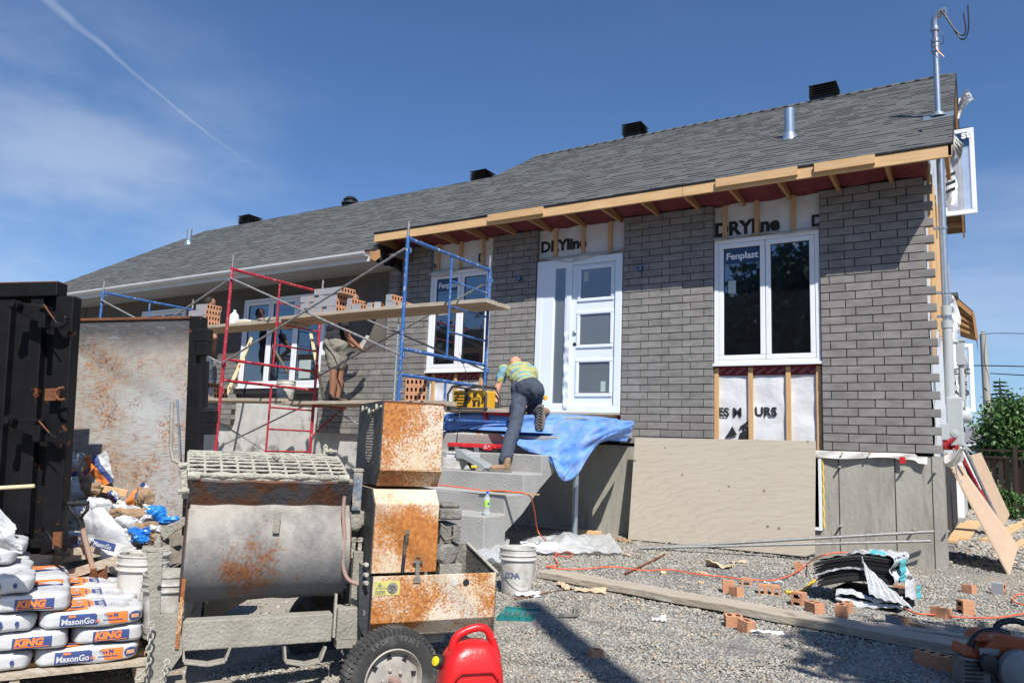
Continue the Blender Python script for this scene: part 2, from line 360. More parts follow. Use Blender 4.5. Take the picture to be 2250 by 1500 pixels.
sheet('lawn', [(1.35, 13.2), (60, 12.2), (60, 90), (-4, 90), (-4, 20), (1.0, 20)], .128, 'lawn')
sheet('road', [(-200, -26), (200, -26), (200, -17), (-200, -17)], .125, 'asphalt')
def stones():
    "crushed stone as one sheet of individual pebbles"
    ico = [(0, 0, 1)]+[(math.cos(a)*.9, math.sin(a)*.9, .25) for a in np.linspace(0, 2*math.pi, 6)[:-1]]+[(math.cos(a+.6)*.85, math.sin(a+.6)*.85, -.45) for a in np.linspace(0, 2*math.pi, 6)[:-1]]
    ico = np.array(ico); F = [(0, i+1, (i+1) % 5+1) for i in range(5)]+[(i+1, i+6, (i+1) % 5+1) for i in range(5)]+[((i+1) % 5+1, i+6, (i+1) % 5+6) for i in range(5)]
    F = np.array(F)
    pts = []
    def area(x0, x1, y0, y1, dens, s0, s1):
        n = int((x1-x0)*(y1-y0)*dens); x = rng.uniform(x0, x1, n); y = rng.uniform(y0, y1, n)
        pts.append(np.stack([x, y, rng.uniform(s0, s1, n)], 1))
    area(-2.6, 2.2, -6.6, -4.2, 4200, .005, .013)
    area(-3.5, 2.6, -4.2, -2.2, 2300, .007, .015)
    area(-5, 3.0, -2.2, 0.6, 1300, .008, .017)
    area(.95, 5.5, .6, 12.5, 260, .02, .04)
    area(-6, -2.6, -7.2, -2.2, 150, .008, .017)
    Q = np.vstack(pts)
    inside = (Q[:, 0] < .92) & (Q[:, 1] > 0) & (Q[:, 1] < 8)
    Q = Q[~inside]
    # thin out where dust and mud cover the gravel
    h = np.sin(Q[:, 0]*1.7+2*np.sin(Q[:, 1]*1.3))*np.cos(Q[:, 1]*1.1+Q[:, 0]*.6)
    Q = Q[rng.uniform(0, 1, len(Q)) > np.clip((h-.15)*1.25, 0, .8)]
    near = np.abs(Q[:, 1]+.1) < .5; Q = Q[~(near & (rng.uniform(0, 1, len(Q)) < .55))]
    n = len(Q); ang = rng.uniform(0, 6.28, (n, 3)); S = np.stack([rng.uniform(.8, 1.5, n), rng.uniform(.6, 1.0, n), rng.uniform(.35, .75, n)], 1)*Q[:, 2:3]
    base = ico[None]*(1+rng.uniform(-.28, .28, (n, 11, 1)))*S[:, None, :]
    ca, sa = np.cos(ang[:, 0])[:, None], np.sin(ang[:, 0])[:, None]; ti = rng.uniform(-.5, .5, n)[:, None]
    x, y, z = base[..., 0], base[..., 1], base[..., 2]; y, z = y*np.cos(ti)-z*np.sin(ti), y*np.sin(ti)+z*np.cos(ti)
    X_ = x*ca-y*sa+Q[:, 0:1]; Y_ = x*sa+y*ca+Q[:, 1:2]; Z_ = z+gz(Q[:, 0], Q[:, 1])[:, None]+Q[:, 2:3]*.30
    vs = np.stack([X_, Y_, Z_], -1).reshape(-1, 3); fs = (F[None]+(np.arange(n)*11)[:, None, None]).reshape(-1, 3)
    me = bpy.data.meshes.new('gravel'); me.vertices.add(len(vs)); me.vertices.foreach_set('co', vs.ravel()); me.loops.add(fs.size); me.loops.foreach_set('vertex_index', fs.ravel())
    me.polygons.add(len(fs)); me.polygons.foreach_set('loop_start', np.arange(len(fs))*3); me.polygons.foreach_set('loop_total', np.full(len(fs), 3))
    at = me.color_attributes.new('tone', 'FLOAT_COLOR', 'POINT'); t = rng.uniform(.6, 1.25, n); warm = (rng.uniform(0, 1, n) < .06)
    c = np.stack([t*(1.03+.3*warm), t, t*(.93-.2*warm), np.ones(n)], 1); at.data.foreach_set('color', np.repeat(c, 11, 0).ravel())
    me.materials.append(MATS['stone']); me.update(); me.validate()
    o = bpy.data.objects.new('gravel', me); COL.objects.link(o); tag(o, 'crushed grey gravel covering the yard in front of the house', 'gravel', kind='stuff')
stones()
# ================================================================ house
HX0, HX1 = -7.15, .945
house = empty('brick_house', (-7, 4, .12), 'single storey house being refaced in grey brick under a shingle roof', 'house')
def zrow(r): return 4.45-.1*r            # bottom of course r
def bricks(x_sets, r0, r1, yf, depth=.09, tooth=None, side=None, hole=None):
    "x_sets: two lists of joints for even/odd courses; returns a builder with brick faces + recessed mortar"
    m = MB()
    for r in range(r0, r1+1):
        xs_ = x_sets[(r-r0) % 2] if callable(x_sets) is False else x_sets(r)
        z0 = zrow(r)+.010; z1 = zrow(r)+.1
        for a, b in zip(xs_[:-1], xs_[1:]):
            dz = random.uniform(-.0012, .0012); dy = random.uniform(-.002, .002)
            m.box(a+.005, b-.005, yf+dy, yf+depth, z0+dz, z1+dz, 0, tn(.88, 1.10))
    return m
def jl(first, step, last):
    o = []; x = first
    while x < last-.04: o.append(x); x += step
    return o
# right pier: toothed corner
even = [-.285, -.003, .289, .577, .861]; odd = [-.285, -.182, .107, .397, .685, .952]
m = bricks(lambda r: even if r % 2 == 0 else odd, 0, 31, 0)
m.box(-.278, .84, .009, .085, 1.352, 4.53, 1)
m.build('brick_pier', ['brick_grey', 'mortar'], house, bevel=.0025, segs=1)
# middle pier
even = [-2.904, -2.622, -2.324, -2.029, -1.736, -1.612]; odd = [-2.904, -2.810, -2.512, -2.216, -1.918, -1.612]
m = bricks(lambda r: even if r % 2 == 0 else odd, 0, 31, 0)
m.box(-2.897, -1.62, .009, .085, 1.352, 4.53, 1)
m.build('brick_pier', ['brick_grey', 'mortar'], house, bevel=.0025, segs=1)
# pier between door and left window
even = [-5.155, -5.055, -4.76, -4.463, -4.335]; odd = [-5.155, -4.866, -4.576, -4.335]
m = bricks(lambda r: even if r % 2 == 0 else odd, 0, 31, 0)
m.box(-5.148, -4.343, .009, .085, 1.352, 4.53, 1)
m.build('brick_pier', ['brick_grey', 'mortar'], house, bevel=.0025, segs=1)
# left end pier with set-back corner
even = [-7.02, -6.93, -6.64, -6.40]; odd = [-7.02, -6.78, -6.49, -6.40]
m = bricks(lambda r: even if r % 2 == 0 else odd, 0, 31, 0)
m.box(-7.01, -6.408, .009, .085, 1.352, 4.53, 1)
for r in range(4, 32):
    z0 = zrow(r)+.01; m.box(-7.20, -7.025, -.10, .0, z0, z0+.09, 0, tn()); 
m.box(-7.19, -7.03, -.094, -.01, 1.36, 4.13, 1)
m.build('brick_pier', ['brick_grey', 'mortar'], house, bevel=.0025, segs=1)
# left wing: brick veneer laid up to 2.75 m right of the window, and more beyond it
def wing(xa, xb, rtop, rbot, ragged=0):
    m = MB(); yf = -.10
    for r in range(rtop, rbot+1):
        z0 = zrow(r)+.01; x = xa+(0 if r % 2 else -.14); xe = xb
        while x < xe-.03:
            a = max(x, xa); b = min(x+.292, xe)
            if b-a > .05: m.box(a+.005, b-.005, yf+random.uniform(-.002, .002), yf+.09, z0, z0+.09, 0, tn(.88, 1.10))
            x += .292
    m.box(xa+.01, xb-.01, yf+.006, yf+.08, zrow(rbot)+.012, zrow(rtop)+.09, 1)
    return m
wing(-8.72, -7.205, 18, 31).build('brick_veneer', ['brick_grey', 'mortar'], house, bevel=.0025, segs=1)
wing(-12.4, -11.05, 18, 30).build('brick_veneer', ['brick_grey', 'mortar'], house, bevel=.0025, segs=1)
# wall body behind the veneer (sheathing), wing stucco
m = MB(); m.box(-17.0, HX1-.11, .12, 8.0, .0, 1.34, 0)
m.box(-7.1, HX1-.115, .14, 7.9, 1.34, 4.75, 0)
m.build('wall_core', 'dark_gap', house)
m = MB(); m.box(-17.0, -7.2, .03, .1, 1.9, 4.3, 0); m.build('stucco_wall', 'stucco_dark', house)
m = MB(); m.box(-17.0, -7.2, .0, .1, .0, 1.9, 0); m.box(-17., -7.2, -.02, .0, .0, 1.52, 0); m.build('foundation_stucco', 'stucco', house)
m = MB(); m.box(-11.05, -8.72, -.055, .03, 2.05, 2.18, 0); m.build('window_sill_gap', 'dark_gap', house)
# foundation of the bungalow front with form lines and tie ends
m = MB(); m.box(-7.15, .84, .03, .13, .0, 1.325, 0); m.box(.842, .945, .018, .6, .0, 1.325, 0)
for x in (-.12, .47): m.box(x-.004, x+.004, .026, .031, .1, 1.3, 1)
m.build('foundation_wall', ['concrete', 'mortar'], house)
for px, py in ((1845, 1026), (1985, 1032), (2055, 1037), (1847, 1155), (2008, 1163), (2083, 1167)):
    P0 = AY(px, py, .0); m = MB(); m.tube([P0+V(0, .035, 0), P0+V(0, -.045, .004)], [.016, .011], 8); m.build('form_tie', 'concrete', house, smooth=True)
m = MB()
m.grid(lambda u, v: V(-.4+u*1.2, -.002-.022*v-.012*math.sin(u*17+v*3), 1.350-.072*v-.018*math.sin(u*7)*v-.03*(u > .9)), 40, 5, thick=.002)
m.build('wrap_skirt', 'wrap_dirty', house, smooth=True)
P0 = AY(1983, 1010, -.035); m = MB(); m.box(P0[0]-.028, P0[0]+.028, -.037, -.031, P0[2]-.04, P0[2]+.035); m.build('red_tape', mat('red_tape', (.62, .02, .03), rough=.4), house)
for px in (1852, 1912):
    P0 = AY(px, 994, -.0); m = MB(); m.tube([P0, P0+V(0, -.05, -.005)], .006, 6, 0); m.lathe([(.011, 0), (.011, .02)], P0+V(0, -.04, -.005), (0, -1, 0), 8); m.build('wall_anchor', mat('anchor_orange', (.75, .33, .03), rough=.5) if px == 1852 else 'anchor_orange', house)
# ---- panels of house wrap with furring, above and below the openings
def wrap_panel(x0, x1, z0, z1, y=.105, seed=0, name='house_wrap'):
    r = random.Random(seed); ph = [r.uniform(0, 6) for _ in range(6)]
    m = MB(); nu = max(8, int((x1-x0)*22)); nv = max(6, int((z1-z0)*22))
    def fn(u, v):
        x = x0+(x1-x0)*u; z = z0+(z1-z0)*v
        d = .004*math.sin(x*11+z*7+ph[0])+.003*math.sin(x*23-z*15+ph[1])+.003*math.sin(z*19+ph[2]+2*math.sin(x*5+ph[3]))
        return V(x, y+d-.006, z)
    m.grid(fn, nu, nv); return m.build(name, 'wrap', house, smooth=True)
def furring(x, z0, z1, w=.055, y0=.062, y1=.092, name='furring_strip'):
    m = MB(); m.box(x-w/2, x+w/2, y0, y1, z0, z1, 0); return m.build(name, 'stud_wood', house)
def ZY(px, py, y=.08): return AY(px, py, y)
# right window bay
wrap_panel(-1.62, -.27, 4.06, 4.66, seed=1); wrap_panel(-1.62, -.27, 1.33, 2.29, seed=2)
for px in (1593, 1663, 1743): furring(ZY(px, 480)[0], 4.07, 4.66)
for px in (1575, 1650, 1733, 1800): furring(ZY(px, 880)[0], 1.34, 2.37)
def membrane(x0, x1, z0, z1, y=.085):
    m = MB(); m.box(x0, x1, y, y+.006, z0, z1); o = m.build('flashing_membrane', 'membrane', house)
    ts = []; k = int((x1-x0)/.13)+1
    for i in range(k):
        for j in range(max(1, int((z1-z0)/.1))):
            xx = x0+.01+i*.13; zz = z0+.012+j*.1
            if xx+.12 < x1: ts.append(text('RESISTO', .036, (xx, y-.003, zz), (.86, 0, .5), (-.5, 0, .86), 'membrane_print', o, 'printed_name', bold=.001, depth=0))
    if ts: join(ts, 'printed_name')
membrane(-1.6, -.28, 2.27, 2.40)
# printed letters on the wrap
def inkt(s, px, py, size, y=.097, bold=.005, shear=0., sx=1.):
    o = AY(px, py, y); return text(s, size, V(o[0], .0875, o[2]), (1, 0, 0), (0, 0, 1), 'ink_black', house, 'printed_lettering', bold=bold, depth=.0006, sx=sx, shear=shear)
inkt('ES M', 1577, 914, .155, .088); inkt('URS', 1658, 913, .155, .088)
inkt('DRYline', 1570, 520, .25, .088, bold=.011); inkt('D', 1782, 497, .2, .088, bold=.006)
m = MB()
for poly in ([(0, .05), (.16, .1), (.10, .21), (.055, .13)], [(.17, .02), (.31, .06), (.27, .14), (.2, .13)], [(.2, .17), (.32, .25), (.3, .28), (.19, .2)], [(.3, .0), (.42, .02), (.42, .05), (.33, .04), (.30, .20), (.27, .2)]):
    P0 = AY(1592, 968, .086); m.prism(poly, (P0[0], .083, P0[2]-.02), (1, 0, 0), (0, 0, 1), (0, .003, 0))
m.build('printed_emblem', 'ink_black', house)
inkt('E', 1630, 958, .17, .086, bold=.005)
# door bay
wrap_panel(-4.36, -2.88, 4.02, 4.66, seed=3); wrap_panel(-6.42, -5.14, 4.02, 4.66, seed=4); wrap_panel(-6.42, -5.14, 1.34, 2.29, seed=5)
for px in (1222, 1282, 1341): furring(ZY(px, 525)[0], 4.07, 4.66)
for px in (965, 1013, 1062): furring(ZY(px, 560)[0], 4.07, 4.66)
for px in (935, 951, 1000, 1056): furring(ZY(px, 870)[0], 1.34, 2.37)
membrane(-6.40, -5.16, 2.27, 2.40); membrane(-4.34, -2.92, 1.655, 1.745)
inkt('DRYline', 1188, 555, .23, .088, bold=.010); inkt('4', 1222, 575, .1, -.01, bold=.01); inkt('line', 940, 592, .18, .088, bold=.006); inkt('D', 1050, 575, .18, .088, bold=.006)
# loose wrap flaps over the heads
def flap(x0, x1, z, y=-.012, drop=.075, seed=0):
    r = random.Random(seed); ph = [r.uniform(0, 6) for _ in range(5)]; m = MB()
    def fn(u, v):
        x = x0+(x1-x0)*u; b = math.sin(u*13+ph[0])*.012+math.sin(u*29+ph[1])*.007
        return V(x, .09-(.11+b)*math.sin(v*1.4), z+.035*(1-v)+b*.6-drop*v*v*(.55+.5*math.sin(u*7+ph[2])))
    m.grid(fn, 44, 6, thick=.0015); m.build('wrap_flap', 'wrap_dirty', house, smooth=True)
flap(-4.32, -2.92, 4.085, drop=.10, seed=1); flap(-6.41, -5.16, 4.085, drop=.08, seed=2); flap(-1.6, -.29, 4.085, drop=.03, seed=3)
# ---- windows
def framed(o, m, x0, x1, z0, z1, w, y0, y1, mi=0):
    m.box(x0, x1, y0, y1, z0, z0+w, mi); m.box(x0, x1, y0, y1, z1-w, z1, mi)
    m.box(x0, x0+w, y0, y1, z0+w, z1-w, mi); m.box(x1-w, x1, y0, y1, z0+w, z1-w, mi)
def window(x0, x1, z0, z1, y, n, brand=True, stickers=()):
    root = MB(); framed(None, root, x0, x1, z0, z1, .055, y, y+.10); 
    w = (x1-x0-.11)/n
    fr = root.build('window', 'pvc', house, bevel=.004, segs=2)
    s = MB(); s.box(x0-.012, x1+.012, y-.028, y+.004, z0-.022, z0+.012); s.build('sill', 'pvc', fr, bevel=.003)
    for i in range(n):
        a = x0+.055+w*i+.004; b = a+w-.008
        f = MB(); framed(None, f, a, b, z0+.059, z1-.059, .062, y+.008, y+.07); so_ = f.build('sash', 'pvc', fr, bevel=.006, segs=2)
        g = MB(); framed(None, g, a+.06, b-.06, z0+.119, z1-.119, .01, y+.026, y+.05); g.build('gasket', 'gasket', fr)
        p = MB(); p.box(a+.062, b-.062, y+.036, y+.05, z0+.121, z1-.121); pa = p.build('pane', 'window_glass', fr)
    if brand:
        a = x0+.055+.075; lt = text('Fenplast', .125, (a+.02, y+.031, z1-.27), (1, 0, 0), (0, 0, 1), 'pvc', fr, 'printed_name', bold=.0035, depth=.0005)
        b = MB(); b.box(a+.008, a+.5, y+.0335, y+.0355, z1-.33, z1-.13); b.build('film_band', mat('film_band', (.02, .045, .12), rough=.15, spec=.7) if 'film_band' not in MATS else 'film_band', fr)
    for (sx_, sz_, w_, h_) in stickers:
        b = MB(); b.box(sx_, sx_+w_, y+.030, y+.0345, sz_, sz_+h_); b.build('sticker', mat('sticker', (.42, .50, .48), (.36, .44, .42), rough=.6) if 'sticker' not in MATS else 'sticker', fr)
    return fr
window(-1.606, -.292, 2.41, 4.075, .035, 2, stickers=((-1.43, 3.35, .1, .17),))
window(-6.40, -5.16, 2.41, 4.075, .035, 2, stickers=((-6.22, 3.35, .2, .19),))
window(-11.03, -8.74, 2.18, 3.92, -.045, 3, brand=False, stickers=((-9.36, 2.34, .3, .34),))
# window of the far left of the wing, just seen behind the dumpster
window(-14.6, -13.0, 2.5, 3.92, -.01, 2, brand=False)
# ---- entrance door with side light
DZ0, DZ1 = 1.80, 4.045; DX0, DX1 = -4.31, -2.915
m = MB(); framed(None, m, DX0, DX1, DZ0-.03, DZ1, .10, -.005, .11); m.box(-4.215, -3.985-.03, -.001, .1, DZ0+.07, DZ1-.1); m.box(-3.80, -3.72, -.002, .1, DZ0, DZ1-.1)
door_f = m.build('entrance', 'door_paint', house, bevel=.005, segs=2)
m = MB(); m.box(DX0-.0, DX1+.0, -.05, .1, DZ0-.06, DZ0-.034); m.build('threshold', mat('threshold', (.42, .40, .36), (.35, .33, .3), rough=.6), door_f, bevel=.003)
m = MB(); m.box(DX0+.02, DX1-.06, -.03, .08, DZ0-.085, DZ0-.062); m.build('shim_board', 'fresh_wood', door_f)
m = MB(); m.box(-4.04, -3.80, .035, .05, DZ0+.1, DZ1-.12); m.build('side_light', 'frosted', door_f)
m = MB(); framed(None, m, -4.035, -3.80, DZ0+.07, DZ1-.1, .03, .012, .06); m.build('side_light_frame', 'door_paint', door_f, bevel=.004)
a, b, c0, c1 = -3.715, -3.02, DZ0+.01, DZ1-.105
m = MB(); W3 = []
zz = [c0, c0+.215, c0+.70, c0+.915, c0+1.40, c0+1.60, c1-.055, c1]
ga, gb = a+.115, b-.055
m.box(a, ga, .03, .07, c0, c1); m.box(gb, b, .03, .07, c0, c1)
for i in (0, 2, 4, 6): m.box(ga, gb, .03, .07, zz[i], zz[i+1])
dr = m.build('door', 'door_paint', house)
for i in (1, 3, 5):
    f = MB(); framed(None, f, ga-.03, gb+.03, zz[i]-.03, zz[i+1]+.03, .05, .012, .045); f.build('glazing_bead', 'door_paint', dr, bevel=.012, segs=3)
    g = MB(); g.box(ga+.015, gb-.015, .034, .045, zz[i]+.015, zz[i+1]-.015); g.build('pane', 'frosted', dr)
    t = MB(); xx = (gb-.15) if i != 5 else ga+.07; t.box(xx, xx+.07, .028, .0335, zz[i]+.04+(.23 if i == 5 else 0), zz[i]+.19+(.23 if i == 5 else 0)); 
    if i != 3: t.build('sticker', 'sticker', dr)
m = MB(); m.lathe([(.034, 0), (.034, .012), (.022, .022), (.0, .03)], (a+.055, .03, c0+1.12), (0, -1, 0), 16); m.build('lock', 'galv', dr, smooth=True)
m = MB(); m.lathe([(.03, 0), (.026, .004)], (a+.055, .03, c0+.95), (0, -1, 0), 16); m.build('handle_hole', 'dark_gap', dr)
m = MB(); m.grid(lambda u, v: V(-3.80+.075*u, -.012-.006*math.sin(v*16+u*3)-.006*math.sin(v*41), DZ0+.02+v*1.12), 5, 60, thick=.001); m.build('protective_film', mat('film', (.72, .78, .84), rough=.15, bump=.6, bscale=14), door_f, smooth=True)
# electrical boxes with blue caps
for px, py in ((1407, 590), (1141, 613)):
    P0 = AY(px, py, -.005); m = MB(); m.lathe([(.045, 0), (.045, .012), (.038, .012), (.038, .003)], P0, (0, -1, 0), 14, 0)
    for k in range(9):
        w = random.uniform(0, 6.28); q = P0+V(.028*math.cos(w), -.02-random.uniform(0, .02), .028*math.sin(w)); m.tube([P0+V(0, -.005, 0), q, q+V(random.uniform(-.02, .02), -.012, random.uniform(-.02, .02))], .005, 5, 1)
    m.build('outlet_box', [mat('box_plastic', (.03, .035, .06), rough=.4) if 'box_plastic' not in MATS else 'box_plastic', mat('cap_blue', (.05, .16, .6), (.4, .45, .55), scale=60, rough=.4) if 'cap_blue' not in MATS else 'cap_blue'], house)
# small basement window beside the plywood
P0 = AY(1793, 1003, .02); P1 = AY(1808, 1165, .02)
m = MB(); framed(None, m, -.9, P1[0], P1[2], P0[2]+.02, .035, -.005, .06); m.box(-.87, P1[0]-.035, .03, .05, P1[2]+.03, P0[2], 1)
m.build('basement_window', ['pvc', 'dark_gap'], house)
m = MB(); m.grid(lambda u, v: V(P1[0]+.004+.02*u+.004*math.sin(v*40), .024-.015*math.sin(u*3.1), P1[2]+.02+v*(P0[2]-P1[2])), 3, 50); m.build('foam_bead', 'stain_foam', house)
# ================================================================ roof
SL = .62; TH = math.atan(SL); ZE = 4.68; YE = -.62; YR = 4.5
def zroof(y, ze=ZE): return ze+SL*(y-YE)
def shingle_field(x0, x1, y0, y1, ze, name, left_hip=None):
    "courses of laminated tabs lying up the slope"
    m = MB(); up = V(0, math.cos(TH), math.sin(TH)); nrm = V(0, -math.sin(TH), math.cos(TH)); L_ = (y1-y0)/math.cos(TH); ex = .143
    n = int(L_/ex)+1
    for r in range(n):
        s = r*ex; e = min(s+ex*1.15, L_)
        if s >= L_-.02: break
        x = x0-random.uniform(0, .3)
        while x < x1:
            w = random.choice((.11, .16, .2, .26, .33, .17)); a = max(x, x0); b = min(x+w, x1)
            if b-a > .01:
                th = .013 if random.random() < .5 else .007; t = random.choice((.84, .92, .98, 1.04, 1.13))*random.uniform(.93, 1.07)
                o = V(a, y0, ze+SL*(y0-YE))+up*s+V(0, 0, 0)
                # wedge: thick butt edge, feathering under the next course
                j = random.uniform(-.004, .004)
                P = [o+up*j, o+V(b-a, 0, 0)+up*j, o+V(b-a, 0, 0)+up*(e-s), o+up*(e-s)]
                Q = [P[0]+nrm*th, P[1]+nrm*th, P[2]+nrm*.003, P[3]+nrm*.003]
                m.add(P+Q, [(4, 5, 6, 7), (0, 1, 5, 4), (1, 2, 6, 5), (3, 0, 4, 7)], 0, t)
            x += w
    return m
def deck(x0, x1, ze, yr, mname):
    pass
# main roof planes (front, back) as a 3D slab with a fascia board
RX0, RX1 = -7.12, 1.18
shingle_field(RX0, RX1, YE, YR, ZE, 'shingles').build('roof_shingles', 'shingle', house)
m = MB()
for sgn in (1, -1):
    y0 = YE if sgn == 1 else 2*YR-YE-1.98; z0 = ZE if sgn == 1 else ZE+SL*1.98
    m.hexa((RX0, y0, z0-.004), (RX1-RX0, 0, 0), (0, (YR-y0), (zroof(YR)-z0)), (0, .0, -.02), 0)
m.build('roof_deck', mat('osb', (.20, .12, .06), (.14, .08, .04), scale=30, rough=.9), house)
m = MB(); m.box(RX0, RX1, YR-.16, YR+.02, 0, 0.001) if False else None
for i in range(37):
    x = RX0+i*.2195
    m.hexa((x, YR-.14, zroof(YR-.14)+.016), (.3, 0, 0), (0, .14, .14*SL), (0, 0, .012), 0, random.uniform(.8, 1.2)); m.hexa((x, YR, zroof(YR)+.016), (.3, 0, 0), (0, .14, -.14*SL), (0, 0, .012), 0, random.uniform(.8, 1.2))
m.build('ridge_cap', 'shingle', house)
m = MB(); m.hexa((RX0-.012, YE-.012, ZE-.016), (RX1-RX0+.024, 0, 0), (0, .09, .09*SL), (0, 0, .014)); m.hexa((RX1-.002, YE, ZE-.03), (.014, 0, 0), (0, YR-YE, SL*(YR-YE)), (0, 0, .03)); m.hexa((RX1-.002, YR, zroof(YR)-.03), (.014, 0, 0), (0, YR-YE-1.98, -SL*(YR-YE-1.98)), (0, 0, .03)); m.build('drip_edge', 'black_metal', house)
# fascia 2x8 and nailed-on offcuts
m = MB(); m.box(RX0, RX1-.01, YE+.0, YE+.038, ZE-.155, ZE-.016, 0, 1.); m.build('fascia_board', 'fresh_wood', house)
for pa, pb, yy in ((1073, 1193, .02), (1573, 1752, .02), (1790, 1923, .02)):
    a_ = AY(pa, 470, YE-.02)[0] if pa == 1073 else AY(pa, 400, YE-.02)[0]; b_ = AY(pb, 470 if pa == 1073 else 370, YE-.02)[0]
    m = MB(); m.box(a_, b_, YE-.04, YE-.002, ZE-.115, ZE-.01, 0, .92); m.build('fascia_offcut', 'fresh_wood', house)
m = MB()
for px in (1500,): x = AY(px, 430, YE)[0]; m.box(x-.002, x+.002, YE-.001, YE+.01, ZE-.155, ZE-.018)
m.build('fascia_joint', 'dark_gap', house)
# lookouts under the eave, insulation between
k = 0
for x in np.linspace(-7.08, 1.12, 15):
    m = MB(); m.prism([(YE+.04, ZE-.16), (.16, ZE-.16), (.16, ZE+.30), (YE+.04, ZE-.03)], (x-.019, 0, 0), (0, 1, 0), (0, 0, 1), (.038, 0, 0)); m.build('rafter_tail', 'rafter_wood', house)
m = MB(); m.grid(lambda u, v: V(RX0+.05+u*(HX1-RX0-.1), -.5+v*.64, 4.665-.1*v-.02*abs(math.sin(u*43))+.008*math.sin(u*60+v*9)+.006*math.sin(u*151)), 260, 6); m.build('insulation', 'insulation', house, smooth=True)
# rake framing seen from below on the gable side: barge boards + lookouts
for y0, y1, s in ((YE, YR, 1), (YR, 7.62, -1)):
    m = MB(); z0 = zroof(y0) if s == 1 else zroof(2*YR-y0); z1 = zroof(y1) if s == 1 else zroof(2*YR-y1)
    m.hexa((RX1-.04, y0, z0-.145), (.036, 0, 0), (0, y1-y0, z1-z0), (0, 0, .12)); m.build('barge_board', 'stud_wood', house)
for y in np.arange(0.0, 7.6, .41):
    z = zroof(y) if y < YR else zroof(2*YR-y)
    m = MB(); m.box(HX1-.1, RX1-.045, y, y+.038, z-.12, z-.03); m.build('lookout', 'rafter_wood', house)
# ---- lower wing roof
WZE = 4.36; WYE = -.72; WYR = 4.3; WX0, WX1 = -18.9, -7.1
def zw(y): return WZE+SL*(y-WYE)
mm = MB(); _ze = ZE; 
mm = shingle_field(WX0, WX1, WYE, WYR, WZE+SL*(YE-WYE), 'w'); mm.build('wing_shingles', 'shingle', house)
m = MB(); m.hexa((WX0, WYE, zw(WYE)-.02), (WX1-WX0, 0, 0), (0, WYR-WYE, SL*(WYR-WYE)), (0, 0, -.02)); m.hexa((WX0, WYR, zw(WYR)-.02), (WX1-WX0, 0, 0), (0, 4, -4*SL), (0, 0, -.02)); m.build('wing_deck', 'osb', house)
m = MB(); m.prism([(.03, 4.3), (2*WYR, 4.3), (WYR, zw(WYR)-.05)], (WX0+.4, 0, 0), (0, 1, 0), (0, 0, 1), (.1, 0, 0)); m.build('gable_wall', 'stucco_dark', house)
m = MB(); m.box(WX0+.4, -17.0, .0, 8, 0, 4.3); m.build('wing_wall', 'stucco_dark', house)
# gutter with bead, fascia and vented soffit
prof = [(0, 0), (-.09, .0), (-.12, .035), (-.125, .066), (-.112, .072), (-.108, .064), (-.105, .04), (-.085, .01), (0, .01)]
m = MB(); m.prism([(x-0, z) for x, z in prof], (WX0, WYE+.03, 4.262), (0, 1, 0), (0, 0, 1), (WX1-WX0-.05, 0, 0)); m.build('gutter', 'alu_white', house, bevel=.002)
m = MB(); m.box(WX0, WX1, WYE+.03, WYE+.05, 4.185, 4.34); m.build('gutter_board', 'alu_white', house)
m = MB()
for k in range(5): m.box(WX0, WX1+.0, WYE+.05+k*.142, WYE+.05+k*.142+.134, 4.19, 4.20, 0)
m.box(WX0, WX1, WYE+.05, .03, 4.201, 4.205, 1); m.build('soffit', ['soffit_grey', 'dark_gap'], house)
# torn end of the wing eave
m = MB(); m.prism([(0, 0), (.0, .13), (.08, .15), (.14, .19), (.16, .07), (.06, -.02)], (-7.1, WYE+.0, 4.2), (.25, 1, 0), (0, 0, 1), (.05, 0, 0)); m.build('broken_fascia', 'rafter_wood', house)
m = MB(); m.grid(lambda u, v: V(-7.1+.05*math.sin(u*5), WYE+.05+u*.6, 4.2+v*.22+.03*math.sin(u*9)), 10, 4, thick=.003); m.build('torn_felt', 'ink_black', house)
# gable seen above the wing where the taller roof starts
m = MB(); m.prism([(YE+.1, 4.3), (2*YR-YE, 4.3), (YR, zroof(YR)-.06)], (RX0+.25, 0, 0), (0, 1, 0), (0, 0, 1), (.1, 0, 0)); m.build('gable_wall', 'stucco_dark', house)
m = MB(); m.prism([(.14, 4.5), (7.9, 4.5), (YR, zroof(YR)-.05-SL*.1)], (HX1-.22, 0, 0), (0, 1, 0), (0, 0, 1), (.1, 0, 0)); m.build('gable_wall', 'wrap', house)
# ---- roof furniture
def box_vent(px, py, s=1.0):
    "square louvred roof ventilator standing at the ridge"
    d = ray(px, py); t = (zroof(0)+SL*CAM[1]-CAM[2])/(d[2]-SL*d[1]); P0 = CAM+d*t; return P0
def vent(cx, cy, cz, w=.42):
    m = MB(); m.box(cx-w/2, cx+w/2, cy-w/2, cy+w/2, cz-.35, cz+.03)
    for k in range(4):
        z = cz+.0+k*.048; e = .04
        P = [(cx-w/2-e, cy-w/2-e, z), (cx+w/2+e, cy-w/2-e, z), (cx+w/2+e, cy+w/2+e, z), (cx-w/2-e, cy+w/2+e, z), (cx-w/2+.01, cy-w/2+.01, z+.034), (cx+w/2-.01, cy-w/2+.01, z+.034), (cx+w/2-.01, cy+w/2-.01, z+.034), (cx-w/2+.01, cy+w/2-.01, z+.034)]
        m.add(P, [(0, 3, 2, 1), (4, 5, 6, 7), (0, 1, 5, 4), (1, 2, 6, 5), (2, 3, 7, 6), (3, 0, 4, 7)])
    m.box(cx-w/2-.04, cx+w/2+.04, cy-w/2-.04, cy+w/2+.04, cz+.20, cz+.212)
    return m.build('roof_ventilator', 'black_metal', house)
